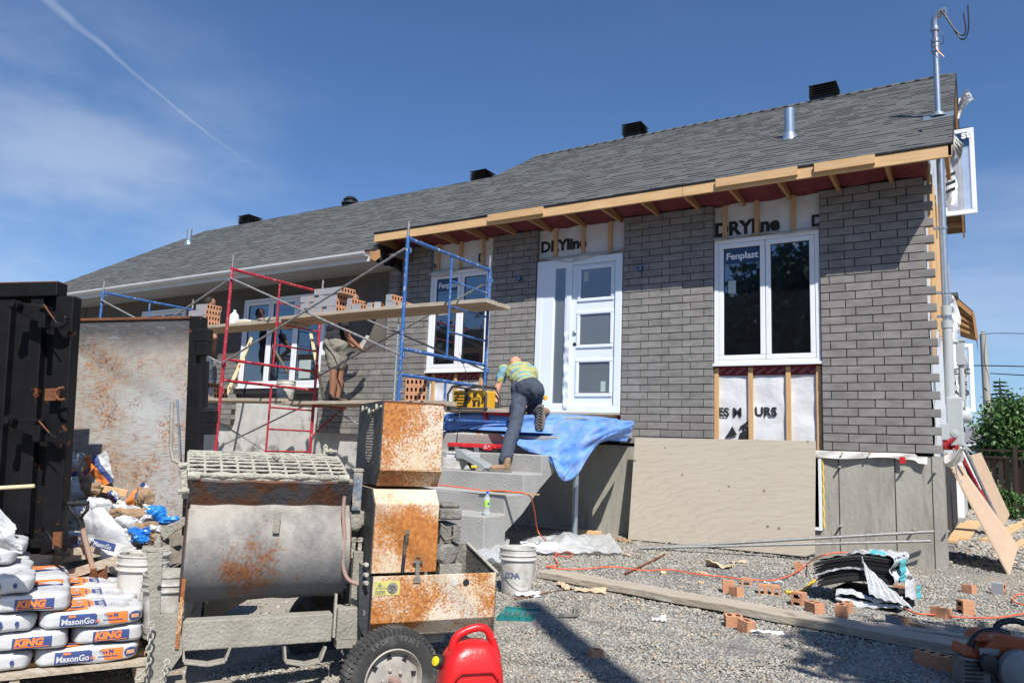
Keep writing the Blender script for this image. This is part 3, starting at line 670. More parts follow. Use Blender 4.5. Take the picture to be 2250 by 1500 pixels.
for px, py, w, yv in ((1812, 224, .40, 4.6), (1395, 304, .37, 4.75), (1060, 403, .38, 4.7), (548, 502, .44, 4.55)):
    P0 = AY(px, py, yv); vent(P0[0], yv, P0[2]+(.13 if px == 548 else .05), w)
# turbine
P0 = AY(769, 460, 4.3); m = MB(); m.lathe([(.2, -.3), (.2, .0), (.22, .0), (.22, .05), (.17, .06), (.17, .12), (.24, .13), (.24, .17), (.17, .19), (.17, .23), (.2, .25), (.12, .33), (0, .35)], P0, n=20); m.build('turbine_ventilator', 'black_metal', house, smooth=True)
def onroof(px, py, ze):
    d = ray(px, py); t = (ze-SL*YE+SL*CAM[1]-CAM[2])/(d[2]-SL*d[1]); return CAM+d*t
for px, py, ze, r, h in ((1735, 303, ZE, .07, .44), (414, 536, WZE+SL*(YE-WYE), .07, .42)):
    P0 = onroof(px, py, ze); m = MB(); m.tube([P0-V(0, 0, .15), P0+V(0, 0, h)], r, 16); m.tube([P0+V(0, 0, h-.002), P0+V(0, 0, h+.001)], r*.9, 16, 1)
    m.lathe([(r*1.9, -.05), (r*1.15, .06), (r*1.02, .08)], P0, unit((0, -.35, 1)), 18, 0); m.build('vent_pipe', ['lead_pipe', 'dark_gap'], house, smooth=True)
# ---- service mast
mast = MB(); B0 = onroof(2062, 258, ZE); my = B0[1]; mx_ = B0[0]
top = AY(2054, 60, my)
mast.tube([V(mx_, my, 4.95), V(mx_, my, B0[2]), top+V(0, 0, -.0)], .036, 14)
mast_o = mast.build('service_mast', 'galv', house, smooth=True)
m = MB(); m.hexa(B0+V(-.17, -.12, -.06), (.34, 0, 0), (0, .26, .26*SL), (0, 0, .008)); m.lathe([(.10, -.0), (.07, .05), (.045, .07)], B0+V(0, 0, 0), n=18); m.build('flashing', 'galv', mast_o)
for dz in (-.03, -.19, -.26, -.32): m = MB(); m.lathe([(.036, -.03), (.052, -.025), (.052, .025), (.036, .03)], top+V(0, 0, dz), n=14); m.build('pipe_clamp', 'galv', mast_o, smooth=True)
m = MB(); m.tube([top, top+V(0, 0, .07), top+V(.02, -.01, .13), top+V(.08, -.03, .17), top+V(.135, -.05, .165)], [.042, .047, .05, .05, .046], 14); m.build('weather_head', 'galv', mast_o, smooth=True)
def bez(pts, n=24):
    "Catmull-Rom through points"
    P = [np.asarray(p, float) for p in pts]; P = [2*P[0]-P[1]]+P+[2*P[-1]-P[-2]]; o = []
    for i in range(1, len(P)-2):
        for k in range(n):
            t = k/n; a, b, c, d = P[i-1:i+3]; o.append(.5*((2*b)+(-a+c)*t+(2*a-5*b+4*c-d)*t*t+(-a+3*b-3*c+d)*t**3))
    o.append(P[-2]); return o
hd = top+V(.13, -.05, .16)
for k, pts in enumerate([[(2070, 22), (2085, 45), (2105, 78), (2118, 87), (2128, 65), (2127, 12)], [(2068, 22), (2080, 40), (2100, 68), (2117, 78), (2122, 62), (2117, 30)]]):
    m = MB(); m.tube(bez([AY(px, py, my-.05-.03*k) for px, py in pts], 8), .009, 7, 0); m.build('service_cable', 'black_cable', mast_o, smooth=True)
for pts in ([(2057, 60), (2056, 90), (2058, 108), (2074, 125)], [(2063, 66), (2073, 80), (2072, 95), (2064, 98)]):
    m = MB(); m.tube(bez([AY(px, py, my-.06) for px, py in pts], 8), .004, 6, 0); m.build('ground_wire', 'copper' if pts[0][0] == 2057 else 'black_cable', mast_o, smooth=True)
# conduit down the gable wall to the meter
cx = AY(2066, 365, .62)[0]
m = MB(); m.tube([(1.02, .62, 5.15), (1.02, .62, 2.93)], .042, 14); m.build('conduit', 'galv', house, smooth=True)
m = MB(); m.tube([(1.022, .62, 2.93), (1.022, .62, 1.95)], .055, 14); m.lathe([(.062, 0), (.062, .09)], (1.022, .62, 2.85), n=14); m.lathe([(.056, 0), (.056, .12)], (1.022, .62, 3.0), n=14); m.build('conduit', 'meter_grey', house, smooth=True)
m = MB(); m.box(.985, 1.145, .5, .7, 1.46, 2.02); o = m.build('meter_box', 'meter_grey', house, bevel=.012, segs=2)
m = MB(); m.lathe([(.04, 0), (.045, .004), (.035, .007), (0, .009)], (1.06, .499, 1.60), (0, -1, 0), 20); m.build('knockout', 'meter_grey', o, smooth=True)
m = MB(); m.lathe([(.075, 0), (.08, .02), (.075, .10), (.05, .13), (0, .14)], (1.10, .6, 1.80), (1, 0, 0), 20); m.build('meter_glass', mat('meter_glass', (.5, .53, .53), rough=.1), o, smooth=True)
m = MB(); m.box(1.10, 1.19, .72, .82, 2.42, 2.72); m.box(1.10, 1.2, .71, .83, 2.70, 2.73); m.tube([(1.145, .77, 2.45), (1.145, .77, 2.0)], .03, 12); m.tube([(1.02, .68, 2.7), (1.12, .74, 2.7)], .03, 10); m.build('junction_box', 'meter_grey', house, bevel=.005)
m = MB(); m.box(.93, 1.0, .3, .42, 1.52, 1.70); m.build('junction_box', 'meter_grey', house, bevel=.006)
for z in (4.07, 3.27, 2.98):
    m = MB(); m.box(.86, 1.0, .60, .63, z, z+.03); m.lathe([(.05, 0), (.05, .025)], (1.02, .62, z), n=14); m.build('conduit_strap', 'galv', house)
for k, pts in enumerate([[(2095, 985), (2098, 1020), (2110, 1065), (2130, 1100), (2162, 1127)], [(2100, 985), (2103, 1040), (2115, 1060)]]):
    m = MB(); m.tube(bez([AX(px, py, 1.05+.02*i*(1 if k == 0 else 0)) if False else AY(px, py, .45+.1*i) for i, (px, py) in enumerate(pts)], 8), .006, 6); m.build('loose_wire', 'alu_white', house, smooth=True)
# gable side wall: wrap, strips, open sashes
m = MB(); m.grid(lambda u, v: V(.855+.02*math.sin(u*31+v*9)+.012*math.sin(v*22+u*60), .11+7.7*u, 1.33+3.9*v), 90, 30); m.build('house_wrap', 'wrap', house, smooth=True)
for y in (.16, .55, .97, 1.4, 1.85, 2.3, 2.8, 3.3, 3.9, 4.5, 5.2, 6.): m = MB(); m.box(.885, .915, y, y+.06, 2.95 if y > .3 else 2.4, 4.9); m.build('furring_strip', 'stud_wood', house)
# loose wrap hanging off the side wall
def loose(pix, y, seed, nm='loose_wrap', depth=.13, mt='wrap'):
    r = random.Random(seed); n = len(pix); m = MB()
    top_ = [AY(px, py, y) for px, py in pix]
    def fn(u, v):
        i = min(int(u*(n//2-1)), n//2-2); f = u*(n//2-1)-i; A = top_[i]*(1-f)+top_[i+1]*f; j0 = n-1-i; B = top_[j0]*(1-f)+top_[j0-1]*f
        P = A*(1-v)+B*v; return P+V(0, depth*(.5*math.sin(u*5+seed)+.4*math.sin(v*4+u*7+seed)+.12*math.sin(v*23+u*11)), 0)
    m.grid(fn, 24, 10, thick=.002); return m.build(nm, mt, house, smooth=True)
loose([(2106, 210), (2125, 202), (2140, 218), (2135, 225), (2112, 250), (2104, 262)][0:6], 3.2, 1)
loose([(2074, 365), (2090, 368), (2104, 400), (2104, 452), (2086, 458), (2074, 450)], 1.7, 2)
loose([(2088, 645), (2100, 660), (2112, 700), (2104, 745), (2094, 745), (2086, 690)], 1.2, 3)
loose([(2080, 290), (2098, 290), (2118, 320), (2110, 345), (2096, 330), (2086, 310)], 2.2, 4, mt='soffit_grey')
loose([(2096, 820), (2116, 760), (2128, 800), (2120, 960), (2108, 965), (2092, 960)], 1.6, 5)
m = MB()
for (px, py, s, z_) in ((2094, 822, 'EXC', .10), (2095, 845, 's u c', .08), (2095, 868, 'A 43', .09), (2095, 905, 'NS I', .07), (2094, 948, 'S N', .09)):
    o = AY(px, py, 1.5); text(s, z_, o, (1, 0, 0), (0, 0, 1), 'ink_black', house, 'printed_lettering', bold=.004)
for k, py in enumerate((385, 403, 419)): m.hexa(AY(2078, py, 1.35), AY(2099, py-9, 1.35)-AY(2078, py, 1.35), (0, 0, -.045), (0, .003, 0))
m.build('printed_emblem', 'ink_black', house)
def open_sash(pix, y, name='open_sash'):
    (ax, ay), (bx, by) = pix; P0 = AY(ax, ay, y); P1 = AY(bx, by, y); x0, x1 = .97, P1[0]; z1, z0 = P0[2], P1[2]; w = .06
    f = MB(); framed(None, f, x0, x1, z0, z1, w, y, y+.04); o = f.build(name, 'pvc', house, bevel=.005)
    g = MB(); g.box(x0+w, x1-w, y+.015, y+.025, z0+w, z1-w); g.build('pane', mat('clear_glass', (.75, .82, .95), rough=.03, alpha=.32, spec=.8) if 'clear_glass' not in MATS else 'clear_glass', o)
    return o
o = open_sash(((2116, 283), (2148, 467)), 2.3)
t = AY(2112, 305, 2.295); text('st', .16, t, (1, 0, 0), (0, 0, 1), 'pvc', o, 'printed_name', bold=.006)
m = MB(); P0 = AY(2113, 322, 2.31); m.box(P0[0]-.06, P0[0]+.1, 2.305, 2.309, P0[2], P0[2]+.27); m.build('film_band', 'film_band', o)
open_sash(((2120, 755), (2144, 905)), 4.0)
# small lower gable at the back
m = MB(); PA = [AY(px, py, 9.5) for px, py in ((2100, 650), (2138, 683), (2147, 745), (2110, 735))]
m.add([PA[0], PA[1], PA[1]+V(0, 3, 0), PA[0]+V(0, 3, 0)], [(0, 1, 2, 3)], 0); m.add([PA[1], PA[2], PA[2]+V(0, 2.5, 0), PA[1]+V(0, 2.5, 0)], [(0, 1, 2, 3)], 0)
m.prism([(0, 0), (1, 0), (1, 1), (0, 1)], PA[0]+V(0, .01, 0), PA[1]-PA[0], V(0, .0, -.16), V(0, .05, 0), 1)
m.add([PA[0]+V(0, .06, -.12), PA[1]+V(0, .06, -.12), PA[2]+V(0, .3, 0), PA[3]+V(0, .3, 0)], [(0, 1, 2, 3)], 1)
for k in range(5):
    a = PA[0]+(PA[3]-PA[0])*(k+.6)/5.6; b = PA[1]+(PA[2]-PA[1])*(k+.6)/5.6; m.bar(a+V(0, .1, -.02), b+V(0, .1, -.02), .05, .05, mi=1)
m.bar(PA[1]+V(0, .02, -.04), PA[2]+V(0, .02, 0), .05, .05, mi=1)
m.build('rear_roof', ['shingle', 'rafter_wood'], house)
m = MB(); xw = AY(2104, 760, 9.5)[0]; m.box(-5, xw, 9.4, 12.4, .1, PA[3][2]+.02); m.box(-5, xw-.2, 7.9, 9.4, .1, PA[3][2]-.3); m.build('rear_wall', 'wrap', house)
m = MB(); m.hexa((-5.2, 9.2, PA[0][2]+.02), (PA[0][0]+5.25, 0, 0), (0, 3.6, 0), (0, 0, -.08)); m.build('rear_roof_deck', 'shingle', house)
# ================================================================ porch: landing, steps, post
porch = empty('concrete_porch', (-3.5, -1.2, .12), 'cast concrete landing and open stair in front of the white door', 'steps')
PX1 = -2.85; LX0 = -4.75
m = MB(); m.box(LX0, -2.72, -1.55, .0, 1.42, 1.635); m.build('landing', 'step_concrete', porch, bevel=.015, segs=2)
# steps: 5 treads down, underside cut on a slope
st = [(-1.55, 1.39), (-2.19, 1.169), (-2.66, .962), (-3.02, .752), (-3.30, .545)]
st = [(-1.87, 1.39), (-2.24, 1.172), (-2.62, .965), (-2.98, .757), (-3.33, .56)]
prof = [(-1.55, 1.41)]; z = 1.41
prof = [(0., 1.39)]
for y, zt in st: prof += [(prof[-1][0] if False else y+.0, zt)] if False else []
pl = [(-1.3, 1.39)]
for i, (y, zt) in enumerate(st):
    if i: pl.append((st[i-1][0]+.02, zt))
    pl.append((y, zt))
pl += [(st[-1][0]+.015, .0), (-2.95, .0), (-2.93, .38), (-2.6, .55), (-2.25, .80), (-1.9, 1.0), (-1.3, 1.2)]
m = MB(); xr = [-4.75, PX1]
m.prism(pl, (LX0+.0, 0, 0), (0, 1, 0), (0, 0, 1), (PX1-LX0, 0, 0))
# right end of the stair: each tread's corner is chamfered back
m.build('stair_flight', 'step_concrete', porch, bevel=.012, segs=2)
m = MB(); m.tube([(-3.05, -1.0, .12), (-3.05, -1.0, 1.42)], .038, 14); m.build('jack_post', 'galv', porch, smooth=True)
# ================================================================ surroundings
def leaves(m, c, rad, n, size, seed=0, mi=0, shape=None, droop=0.):
    r = np.random.default_rng(seed)
    k = 0
    cl = [(np.asarray(c)+np.array(rad)*(v/np.linalg.norm(v))*r.uniform(.35, .95)) for v in r.normal(size=(max(6, n//90), 3))]
    for i in range(n):
        q = cl[r.integers(len(cl))]+r.normal(size=3)*np.array(rad)*.16
        if shape is not None and not shape(q): continue
        a = unit(r.normal(size=3)); b = unit(np.cross(a, r.normal(size=3))); s = size*r.uniform(.6, 1.3); t = r.uniform(.55, 1.35)
        m.add([q-a*s, q-b*s*.45, q+a*s, q+b*s*.45], [(0, 1, 2, 3)], mi, t)
def branchy(m, base, top, r0, n, spread, seed, mi=0):
    r = np.random.default_rng(seed); base = np.asarray(base, float); top = np.asarray(top, float)
    pts = [base+(top-base)*t+np.array([r.normal()*.04, r.normal()*.04, 0])*t for t in np.linspace(0, 1, 7)]
    m.tube(pts, list(np.linspace(r0, r0*.25, 7)), 8, mi)
    for i in range(n):
        t = r.uniform(.3, .95); p = base+(top-base)*t; d = unit([r.normal(), r.normal(), .9]); L_ = spread*r.uniform(.5, 1)*(1.2-t)
        m.tube([p, p+d*L_*.5+V(0, 0, .04), p+d*L_], [r0*.35*(1.1-t), r0*.22*(1.1-t), .008], 5, mi)
def tree(name, label, cat, base, h, rad, n, size, seed, m_leaf, cz=.62, group=None, r0=.12, flat=1.):
    root = empty(name, base, label, cat, group); base = np.asarray(base, float)
    m = MB(); branchy(m, base, base+V(0, 0, h*.85), r0, 14, rad*1.1, seed); m.build('trunk', 'bark', root, smooth=True)
    m = MB(); leaves(m, base+V(0, 0, h*cz), (rad, rad, h*.40*flat), n, size, seed); m.build('crown', m_leaf, root)
    return root
# spruce beyond the fence
def spruce(name, label, base, h, rad, seed, rows=26):
    root = empty(name, base, label, 'tree'); base = np.asarray(base, float); r = np.random.default_rng(seed)
    m = MB(); m.tube([base, base+V(0, 0, h)], [.16, .02], 8); m.build('trunk', 'bark', root)
    m = MB()
    for k in range(rows):
        t = k/rows; z = h*(.12+.88*t); R_ = rad*(1-t)**.85*r.uniform(.85, 1.1)+.05
        for j in range(int(9+10*(1-t))):
            w = r.uniform(0, 6.28); L_ = R_*r.uniform(.7, 1.1); d = V(math.cos(w), math.sin(w), 0)
            for q in range(int(5+L_*8)):
                s = q/(5+L_*8); p = base+V(0, 0, z)+d*L_*s+V(0, 0, -.28*L_*s+.05*s*s)
                sd = V(-d[1], d[0], 0)*r.choice([-1, 1]); e = unit(d*.6+sd*.8+V(0, 0, r.uniform(-.4, .2)))*r.uniform(.12, .26)
                u = V(0, 0, .035); m.add([p-u, p+e-u*.2, p+e+u*.2, p+u], [(0, 1, 2, 3)], 0, r.uniform(.6, 1.3))
    m.build('crown', 'leaf_dark', root); return root
P0 = AD(2205, 1000, 34); spruce('spruce_tree', 'dark pointed spruce tree rising behind the wooden fence', (P0[0], P0[1], .12), 5.1, 1.7, 3)
P0 = AD(2232, 1010, 24); tree('leafy_tree', 'bright green broadleaf tree in front of the brown fence and the grey house', 'tree', (P0[0]+.1, P0[1]-1.2, .12), 3.4, 1.3, 10000, .08, 5, 'leaf', cz=.62, r0=.06)
P0 = AD(2290, 1000, 40); tree('broadleaf_tree', 'dull green tree at the right edge of the picture behind the leafy tree', 'tree', (P0[0]+2, P0[1], .12), 4.8, 2.2, 4200, .16, 6, 'leaf_dark', r0=.14)
# utility pole
P0 = AD(2160, 735, 27); bx, by = P0[0], P0[1]
up_ = empty('utility_pole', (bx, by, .12), 'grey weathered wooden utility pole behind the fence', 'utility pole')
m = MB(); m.tube([(bx+.05, by, .12), (bx, by, P0[2])], [.14, .11], 12); m.build('pole', mat('pole_wood', (.42, .39, .34), (.3, .28, .25), scale=3, stretch=(6, 6, .6), bump=.3), up_, smooth=True)
m = MB(); m.lathe([(.05, 0), (.09, .04), (.04, .08), (.07, .12), (0, .16)], (bx, by, P0[2]), n=10); m.build('insulator', 'meter_grey', up_)
def wire(name, pts, d0, d1, r, label, parent=None, nm='power_line'):
    n = len(pts); Q = [AD(px, py, d0+(d1-d0)*i/(n-1)) for i, (px, py) in enumerate(pts)]; m = MB(); m.tube(bez(Q, 6), r, 5)
    return tag(m.build(nm, 'black_cable'), label, 'cable')
wire('w', [(2161, 733), (2210, 732), (2300, 734)], 27, 25, .012, 'thin top wire leaving the head of the utility pole')
wire('w', [(2040, 804), (2160, 803), (2300, 806)], 27, 25, .02, 'thick middle cable crossing in front of the spruce top')
wire('w', [(2175, 820), (2210, 822), (2300, 827)], 27.2, 25, .018, 'lower sagging cable right of the utility pole')
wire('w', [(100, 628), (160, 627), (230, 622)], 40, 42, .014, 'faint wire above the left end of the roof')
# neighbour's house far right
nh = empty('neighbour_house', (2.2, 52, .12), 'grey bungalow with a white door frame seen below the leafy tree', 'house')
A_ = AD(2125, 975, 55); B_ = AD(2215, 910, 55)
m = MB(); m.box(A_[0]-2, A_[0]+9, A_[1], A_[1]+7, .1, 2.75); m.build('wall', mat('grey_siding', (.30, .31, .34), (.26, .27, .3), scale=2), nh)
m = MB(); zr = 4.1; x0, x1 = A_[0]-2.4, A_[0]+9.4; y0 = A_[1]
m.add([(x0, y0-.4, 2.7), (x1, y0-.4, 2.7), (x1, y0+3.5, zr), (x0, y0+3.5, zr), (x1, y0+7.4, 2.7), (x0, y0+7.4, 2.7)], [(0, 1, 2, 3), (3, 2, 4, 5)]); m.build('roof', mat('grey_roof', (.2, .2, .215), (.15, .15, .16), scale=8), nh)
m = MB(); m.box(x0, x1, y0-.42, y0-.38, 2.55, 2.72); m.build('fascia', 'pvc', nh)
xx = AD(2148, 955, 55)[0]; m = MB(); m.box(xx-.35, xx+.45, y0-.05, y0, .3, 2.3); m.box(xx+3.4, xx+3.6, y0-.05, y0, .3, 2.5); m.build('door', 'door_paint', nh)
# fence: dark stained boards
F0 = AD(2113, 1000, 19.5); F1 = AD(2262, 1004, 18.0)
fn_ = empty('board_fence', (F0[0], F0[1], .12), 'dark brown board fence with lattice top across the back of the lot', 'fence')
mat('fence_brown', (.075, .05, .035), (.045, .03, .022), scale=4, stretch=(4, 4, .5), rough=.85)
dx = unit(V(F1[0]-F0[0], F1[1]-F0[1], 0)); L_ = math.hypot(F1[0]-F0[0], F1[1]-F0[1])+3; ztop = AD(2140, 988, 19.5)[2]
m = MB(); nb = int(L_/.16)
for i in range(nb):
    p = V(F0[0], F0[1], 0)+dx*(i*.16-1.0); m.hexa((p[0], p[1]+(.03 if i % 2 else 0), .2), dx*.13, (0, .02, 0), (0, 0, ztop-.42))
m.build('boards', 'fence_brown', fn_)
for i in range(int(L_/1.9)+1):
    p = V(F0[0], F0[1], 0)+dx*(i*1.9-.6); m = MB(); m.hexa((p[0], p[1]-.05, .12), dx*.1, (0, .1, 0), (0, 0, ztop+.02)); m.build('post', 'fence_brown', fn_)
m = MB(); p = V(F0[0], F0[1], 0)-dx*1.0
for z in (ztop-.03, ztop-.2, .35): m.hexa((p[0], p[1]-.02, z), dx*L_, (0, .08, 0), (0, 0, .05))
m.build('rail', 'fence_brown', fn_)
# grass and weeds along the fence
def blades(name, label, x0, x1, y0, y1, n, h0, h1, seed, mname='grass', cat='grass'):
    r = np.random.default_rng(seed); m = MB()
    for i in range(n):
        x = r.uniform(x0, x1); y = r.uniform(y0, y1); h = r.uniform(h0, h1); a = r.uniform(0, 6.28); w = r.uniform(.01, .025); d = V(math.cos(a), math.sin(a), 0); l = V(r.normal()*.3*h, r.normal()*.3*h, h)
        p = V(x, y, .1); m.add([p-d*w, p+d*w, p+l*.6+d*w*.7, p+l, p+l*.6-d*w*.7], [(0, 1, 2, 3, 4)], 0, r.uniform(.6, 1.5))
    return tag(m.build(name, mname), label, cat, kind='stuff')
blades('tall_grass', 'tall green grass and weeds growing in front of the fence', .95, 6.5, 13.0, 17.8, 9000, .12, .42, 2)
m = MB()
for k, (px, py, d, s) in enumerate(((2195, 1045, 16.5, .42), (2225, 1050, 16, .4), (2180, 1060, 16.8, .3), (2250, 1055, 15.5, .35))):
    P0 = AD(px, py, d); sh = empty('weed_bush', (P0[0], P0[1], .12), ['leafy green bush against the fence posts', 'rounded weed bush right of the middle of the fence', 'low weed clump nearest the corner of the house', 'weed bush at the right picture edge by the fence'][k], 'bush', 'bushes along the fence')
    m = MB(); leaves(m, (P0[0], P0[1], .12+s*.8), (s*.9, s*.6, s*.8), 900, .045, 30+k); m.build('foliage', 'leaf', sh)
    m = MB()
    for j in range(5): m.tube([(P0[0], P0[1], .1), (P0[0]+random.uniform(-.2, .2), P0[1]+random.uniform(-.2, .2), .12+s)], .008, 5)
    m.build('stem', 'bark', sh)
# street side behind the camera (seen mirrored in the panes and throwing the shadows)
for k, (x, y, h, rad, lab) in enumerate(((-6.2, -30, 11.8, 4.2, 'tallest street tree across the road'), (-11.0, -31, 9.3, 3.6, 'street tree left of the tallest one'), (-15.5, -33, 10.5, 4, 'third street tree across the road counted from the tallest'), (-20, -30, 10, 4, 'fourth street tree across the road counted from the tallest'), (-27, -33, 8.5, 4, 'low street tree across the road, left half'), (-34, -35, 9.5, 5, 'broad low street tree across the road, far left'), (-46, -42, 12, 6, 'last street tree across the road at the far left'), (3, -34, 9, 4, 'street tree right of the tallest one'))):
    t = tree('street_tree', lab, 'tree', (x, y, .12), h, rad, 11000, .36, 50+k, 'leaf_dark', cz=.52, r0=.25, group='trees across the street', flat=1.25)
_t = AD(2262, 1450, 3.95); _t[2] = .2; _h = 5.2; _c = _t+SUN/SUN[2]*(_h-.2)
yt = empty('young_tree', (_c[0], _c[1], .12), 'young tree beside the photographer shading the lower right corner', 'tree')
m = MB(); branchy(m, (_c[0], _c[1], .1), (_c[0], _c[1], _h+.8), .06, 9, 1.0, 77); m.build('trunk', 'bark', yt, smooth=True)
m = MB(); leaves(m, (_c[0], _c[1], _h), (1.08, 1.08, .9), 8000, .10, 78); m.build('crown', 'leaf', yt)
uq = empty('utility_pole', (3.35, -13.6, .12), 'utility pole by the kerb behind the photographer', 'utility pole')
# ================================================================ scaffolding
mat('red_paint', (.44, .022, .042), (.36, .018, .034), scale=12, rough=.45, c3=(.38, .30, .25), t3=.60, s3=22, soft=.03)
mat('blue_paint', (.035, .135, .38), (.03, .10, .30), scale=12, rough=.45, c3=(.42, .42, .42), t3=.60, s3=22, soft=.03)
mat('brace_steel', (.30, .30, .29), (.2, .2, .2), scale=18, rough=.5, metal=.3, c3=(.42, .4, .36), t3=.6, s3=20)
def frame_tier(root, x, yf, yb, zt, zb, mt, tierz):
    for y, nm in ((yf, 'leg'), (yb, 'leg')):
        m = MB(); m.tube([(x, y, zb), (x, y, zt+.03)], .0215, 10); m.tube([(x, y, zt+.03), (x, y, zt+.2)], .016, 8, 1); m.build(nm, [mt, 'brace_steel'], root, smooth=True)
    zl = zb+.26; yi = yf+(yb-yf)*.50
    m = MB(); m.tube([(x, yf, zt), (x, yb, zt)], .021, 10); m.build('top_rail', mt, root, smooth=True)
    m = MB(); m.tube([(x, yf, zl), (x, yb, zl)], .021, 10); m.build('bottom_rail', mt, root, smooth=True)
    m = MB(); m.tube([(x, yi, zl), (x, yi, zt)], .015, 8); m.build('inner_post', mt, root, smooth=True)
    for i in (1, 2, 3):
        z = zt-(zt-zl)*i/4; m = MB(); m.tube([(x, yi, z), (x, yb, z)], .013, 8); m.build('rung', mt, root, smooth=True)
    for y in (yf, yb):
        for z in (zt-.13, zl-.06): m = MB(); m.tube([(x, y, z), (x+.055, y-.01, z)], .008, 6); m.box(x+.05, x+.058, y-.022, y+.004, z-.05, z+.012); m.build('brace_lock', mt, root)
def scaffold(name, label, x, yf, yb, mt, feet):
    root = empty(name, (x, (yf+yb)/2, .12), label, 'scaffold frame', 'scaffold frames in front of the house')
    frame_tier(root, x, yf, yb, 3.56, 2.03, mt, 0)
    if x < -5: frame_tier(root, x, yf, yb, 2.0, .47, mt, 0)
    else:
        m = MB(); m.tube([(x, yf, .6), (x, yf, 2.0)], .0215, 10); m.build('leg', mt, root, smooth=True); m = MB(); m.tube([(x, yb, 1.64), (x, yb, 2.0)], .0215, 10); m.build('leg', mt, root, smooth=True)
        m = MB(); m.tube([(x, yf, 2.0), (x, yb, 2.0)], .021, 10); m.build('top_rail', mt, root, smooth=True); m = MB(); m.tube([(x, (yf+yb)/2, 1.66), (x, (yf+yb)/2, 2.0)], .015, 8); m.build('inner_post', mt, root, smooth=True); return root
    for y, z in zip((yf, yb), feet):
        m = MB(); m.tube([(x, y, z), (x, y, .5)], .016, 8); m.box(x-.06, x+.06, y-.06, y+.06, z, z+.01); 
        if z < .5: m.build('screw_jack', 'brace_steel', root)
    return root
SF = [(-4.14, -3.22, -1.54, 'blue_paint', 'blue scaffold frame beside the front steps'), (-7.5, -3.02, -1.32, 'red_paint', 'red scaffold frame in the middle of the platforms'), (-11.2, -2.77, -1.07, 'blue_paint', 'blue scaffold frame farthest left by the dumpster')]
for x, yf, yb, mt, lab in SF: scaffold('scaffold_tower', lab, x, yf, yb, mt, (.12, .12))
def brace(pa, pb, label):
    m = MB(); m.tube([pa, pb], .0135, 8); o = m.build('cross_brace', 'brace_steel', smooth=True); return tag(o, label, 'brace', 'cross braces of the scaffold')
x0, x1, x2 = -4.14, -7.5, -11.2
B_ = lambda a, b: (V(*a), V(*b))
brace((x1, -3.04, 3.43), (x0, -3.24, 2.22), 'front brace running down from the top of the red frame to the blue one')
brace((x0, -3.26, 3.43), (x1, -3.06, 2.22), 'front brace running down from the top of the right blue frame to the red one')
brace((x1, -1.30, 3.43), (x0, -1.52, 2.22), 'rear brace passing behind the blue frame down to the right')
brace((x0, -1.50, 3.43), (x1, -1.28, 2.22), 'rear brace rising to the right behind the blue frame')
brace((x2, -2.79, 3.43), (x1, -3.04, 2.22), 'front brace from the top of the left blue frame down to the red one')
brace((x1, -3.06, 3.40), (x2, -2.81, 2.22), 'front brace rising left to right in front of the wing gutter')
brace((x1, -1.30, 1.85), (x0, -1.52, .65), 'lower rear brace sloping down behind the mixer hood')
brace((x2, -1.05, 1.85), (x1, -1.30, .65), 'lower rear brace sloping down to the foot of the red frame')
brace((x1, -1.28, 1.85), (x2, -1.03, .65), 'lower rear brace rising to the right under the lower platform')
# platforms: every plank a thing
def plank(label, x0, x1, y0, y1, z1, th=.045, group=None, mats=('old_plank', 'plank_under'), yaw=0., zr=None, name='scaffold_plank'):
    m = MB(); L_ = x1-x0; n = 12
    def add(a, b, c, d, zt): pass
    dz = lambda u: .008*math.sin(u*5+x0)+(zr or 0)*u
    P = []
    for i in range(n+1):
        u = i/n; x = x0+L_*u; e = .004*math.sin(u*23+y0*9)
        P += [(x, y0+e, z1-th+dz(u)), (x, y1+e, z1-th+dz(u)), (x, y1+e, z1+dz(u)), (x, y0+e, z1+dz(u))]
    m.add(P, [(i*4+a, (i+1)*4+a, (i+1)*4+b, i*4+b) for i in range(n) for a, b in ((1, 2), (2, 3), (3, 0))]+[(3, 2, 1, 0), tuple(n*4+k for k in (0, 1, 2, 3))], 0)
    m.add([P[i] for i in range(len(P))], [(i*4, (i+1)*4, (i+1)*4+1, i*4+1) for i in range(n)], 1)
    o = m.build(name, list(mats), bevel=.004); return tag(o, label, 'plank', group or 'planks laid on the scaffold')
plank('upper platform plank nearest the camera, right half with the big brick pile', -7.9, -3.82, -2.06, -1.80, 3.06)
plank('upper platform plank next to the wall, right half', -7.8, -3.80, -1.785, -1.53, 3.055)
plank('upper platform plank nearest the camera, left half', -12.2, -7.55, -2.05, -1.79, 3.02)
plank('upper platform plank next to the wall, left half', -12.0, -7.5, -1.775, -1.52, 3.02)
plank('lower platform plank nearest the camera, right half', -8.3, -4.95, -1.50, -1.22, 1.825)
plank('lower platform plank second from the camera, right half', -8.2, -5.0, -1.205, -.93, 1.825)
plank('lower platform plank closest to the brick wall, right half', -8.5, -5.0, -.915, -.64, 1.825)
plank('lower platform plank nearest the camera, left half', -12.6, -8.02, -1.52, -1.24, 1.87)
plank('lower platform plank closest to the wall, left half', -12.6, -8.1, -1.22, -.9, 1.865)
# red outrigger bracket under the lower platform
m = MB(); m.tube([(-7.5, -1.3, 1.76), (-7.5, -.62, 1.76)], .018, 8); m.tube([(-7.5, -1.3, 1.3), (-7.5, -.7, 1.74)], .014, 8); m.tube([(-7.5, -1.34, 1.2), (-7.5, -1.34, 1.78)], .014, 8)
tag(m.build('side_bracket', 'red_paint', smooth=True), 'red side bracket under the lower platform at the red frame', 'bracket')
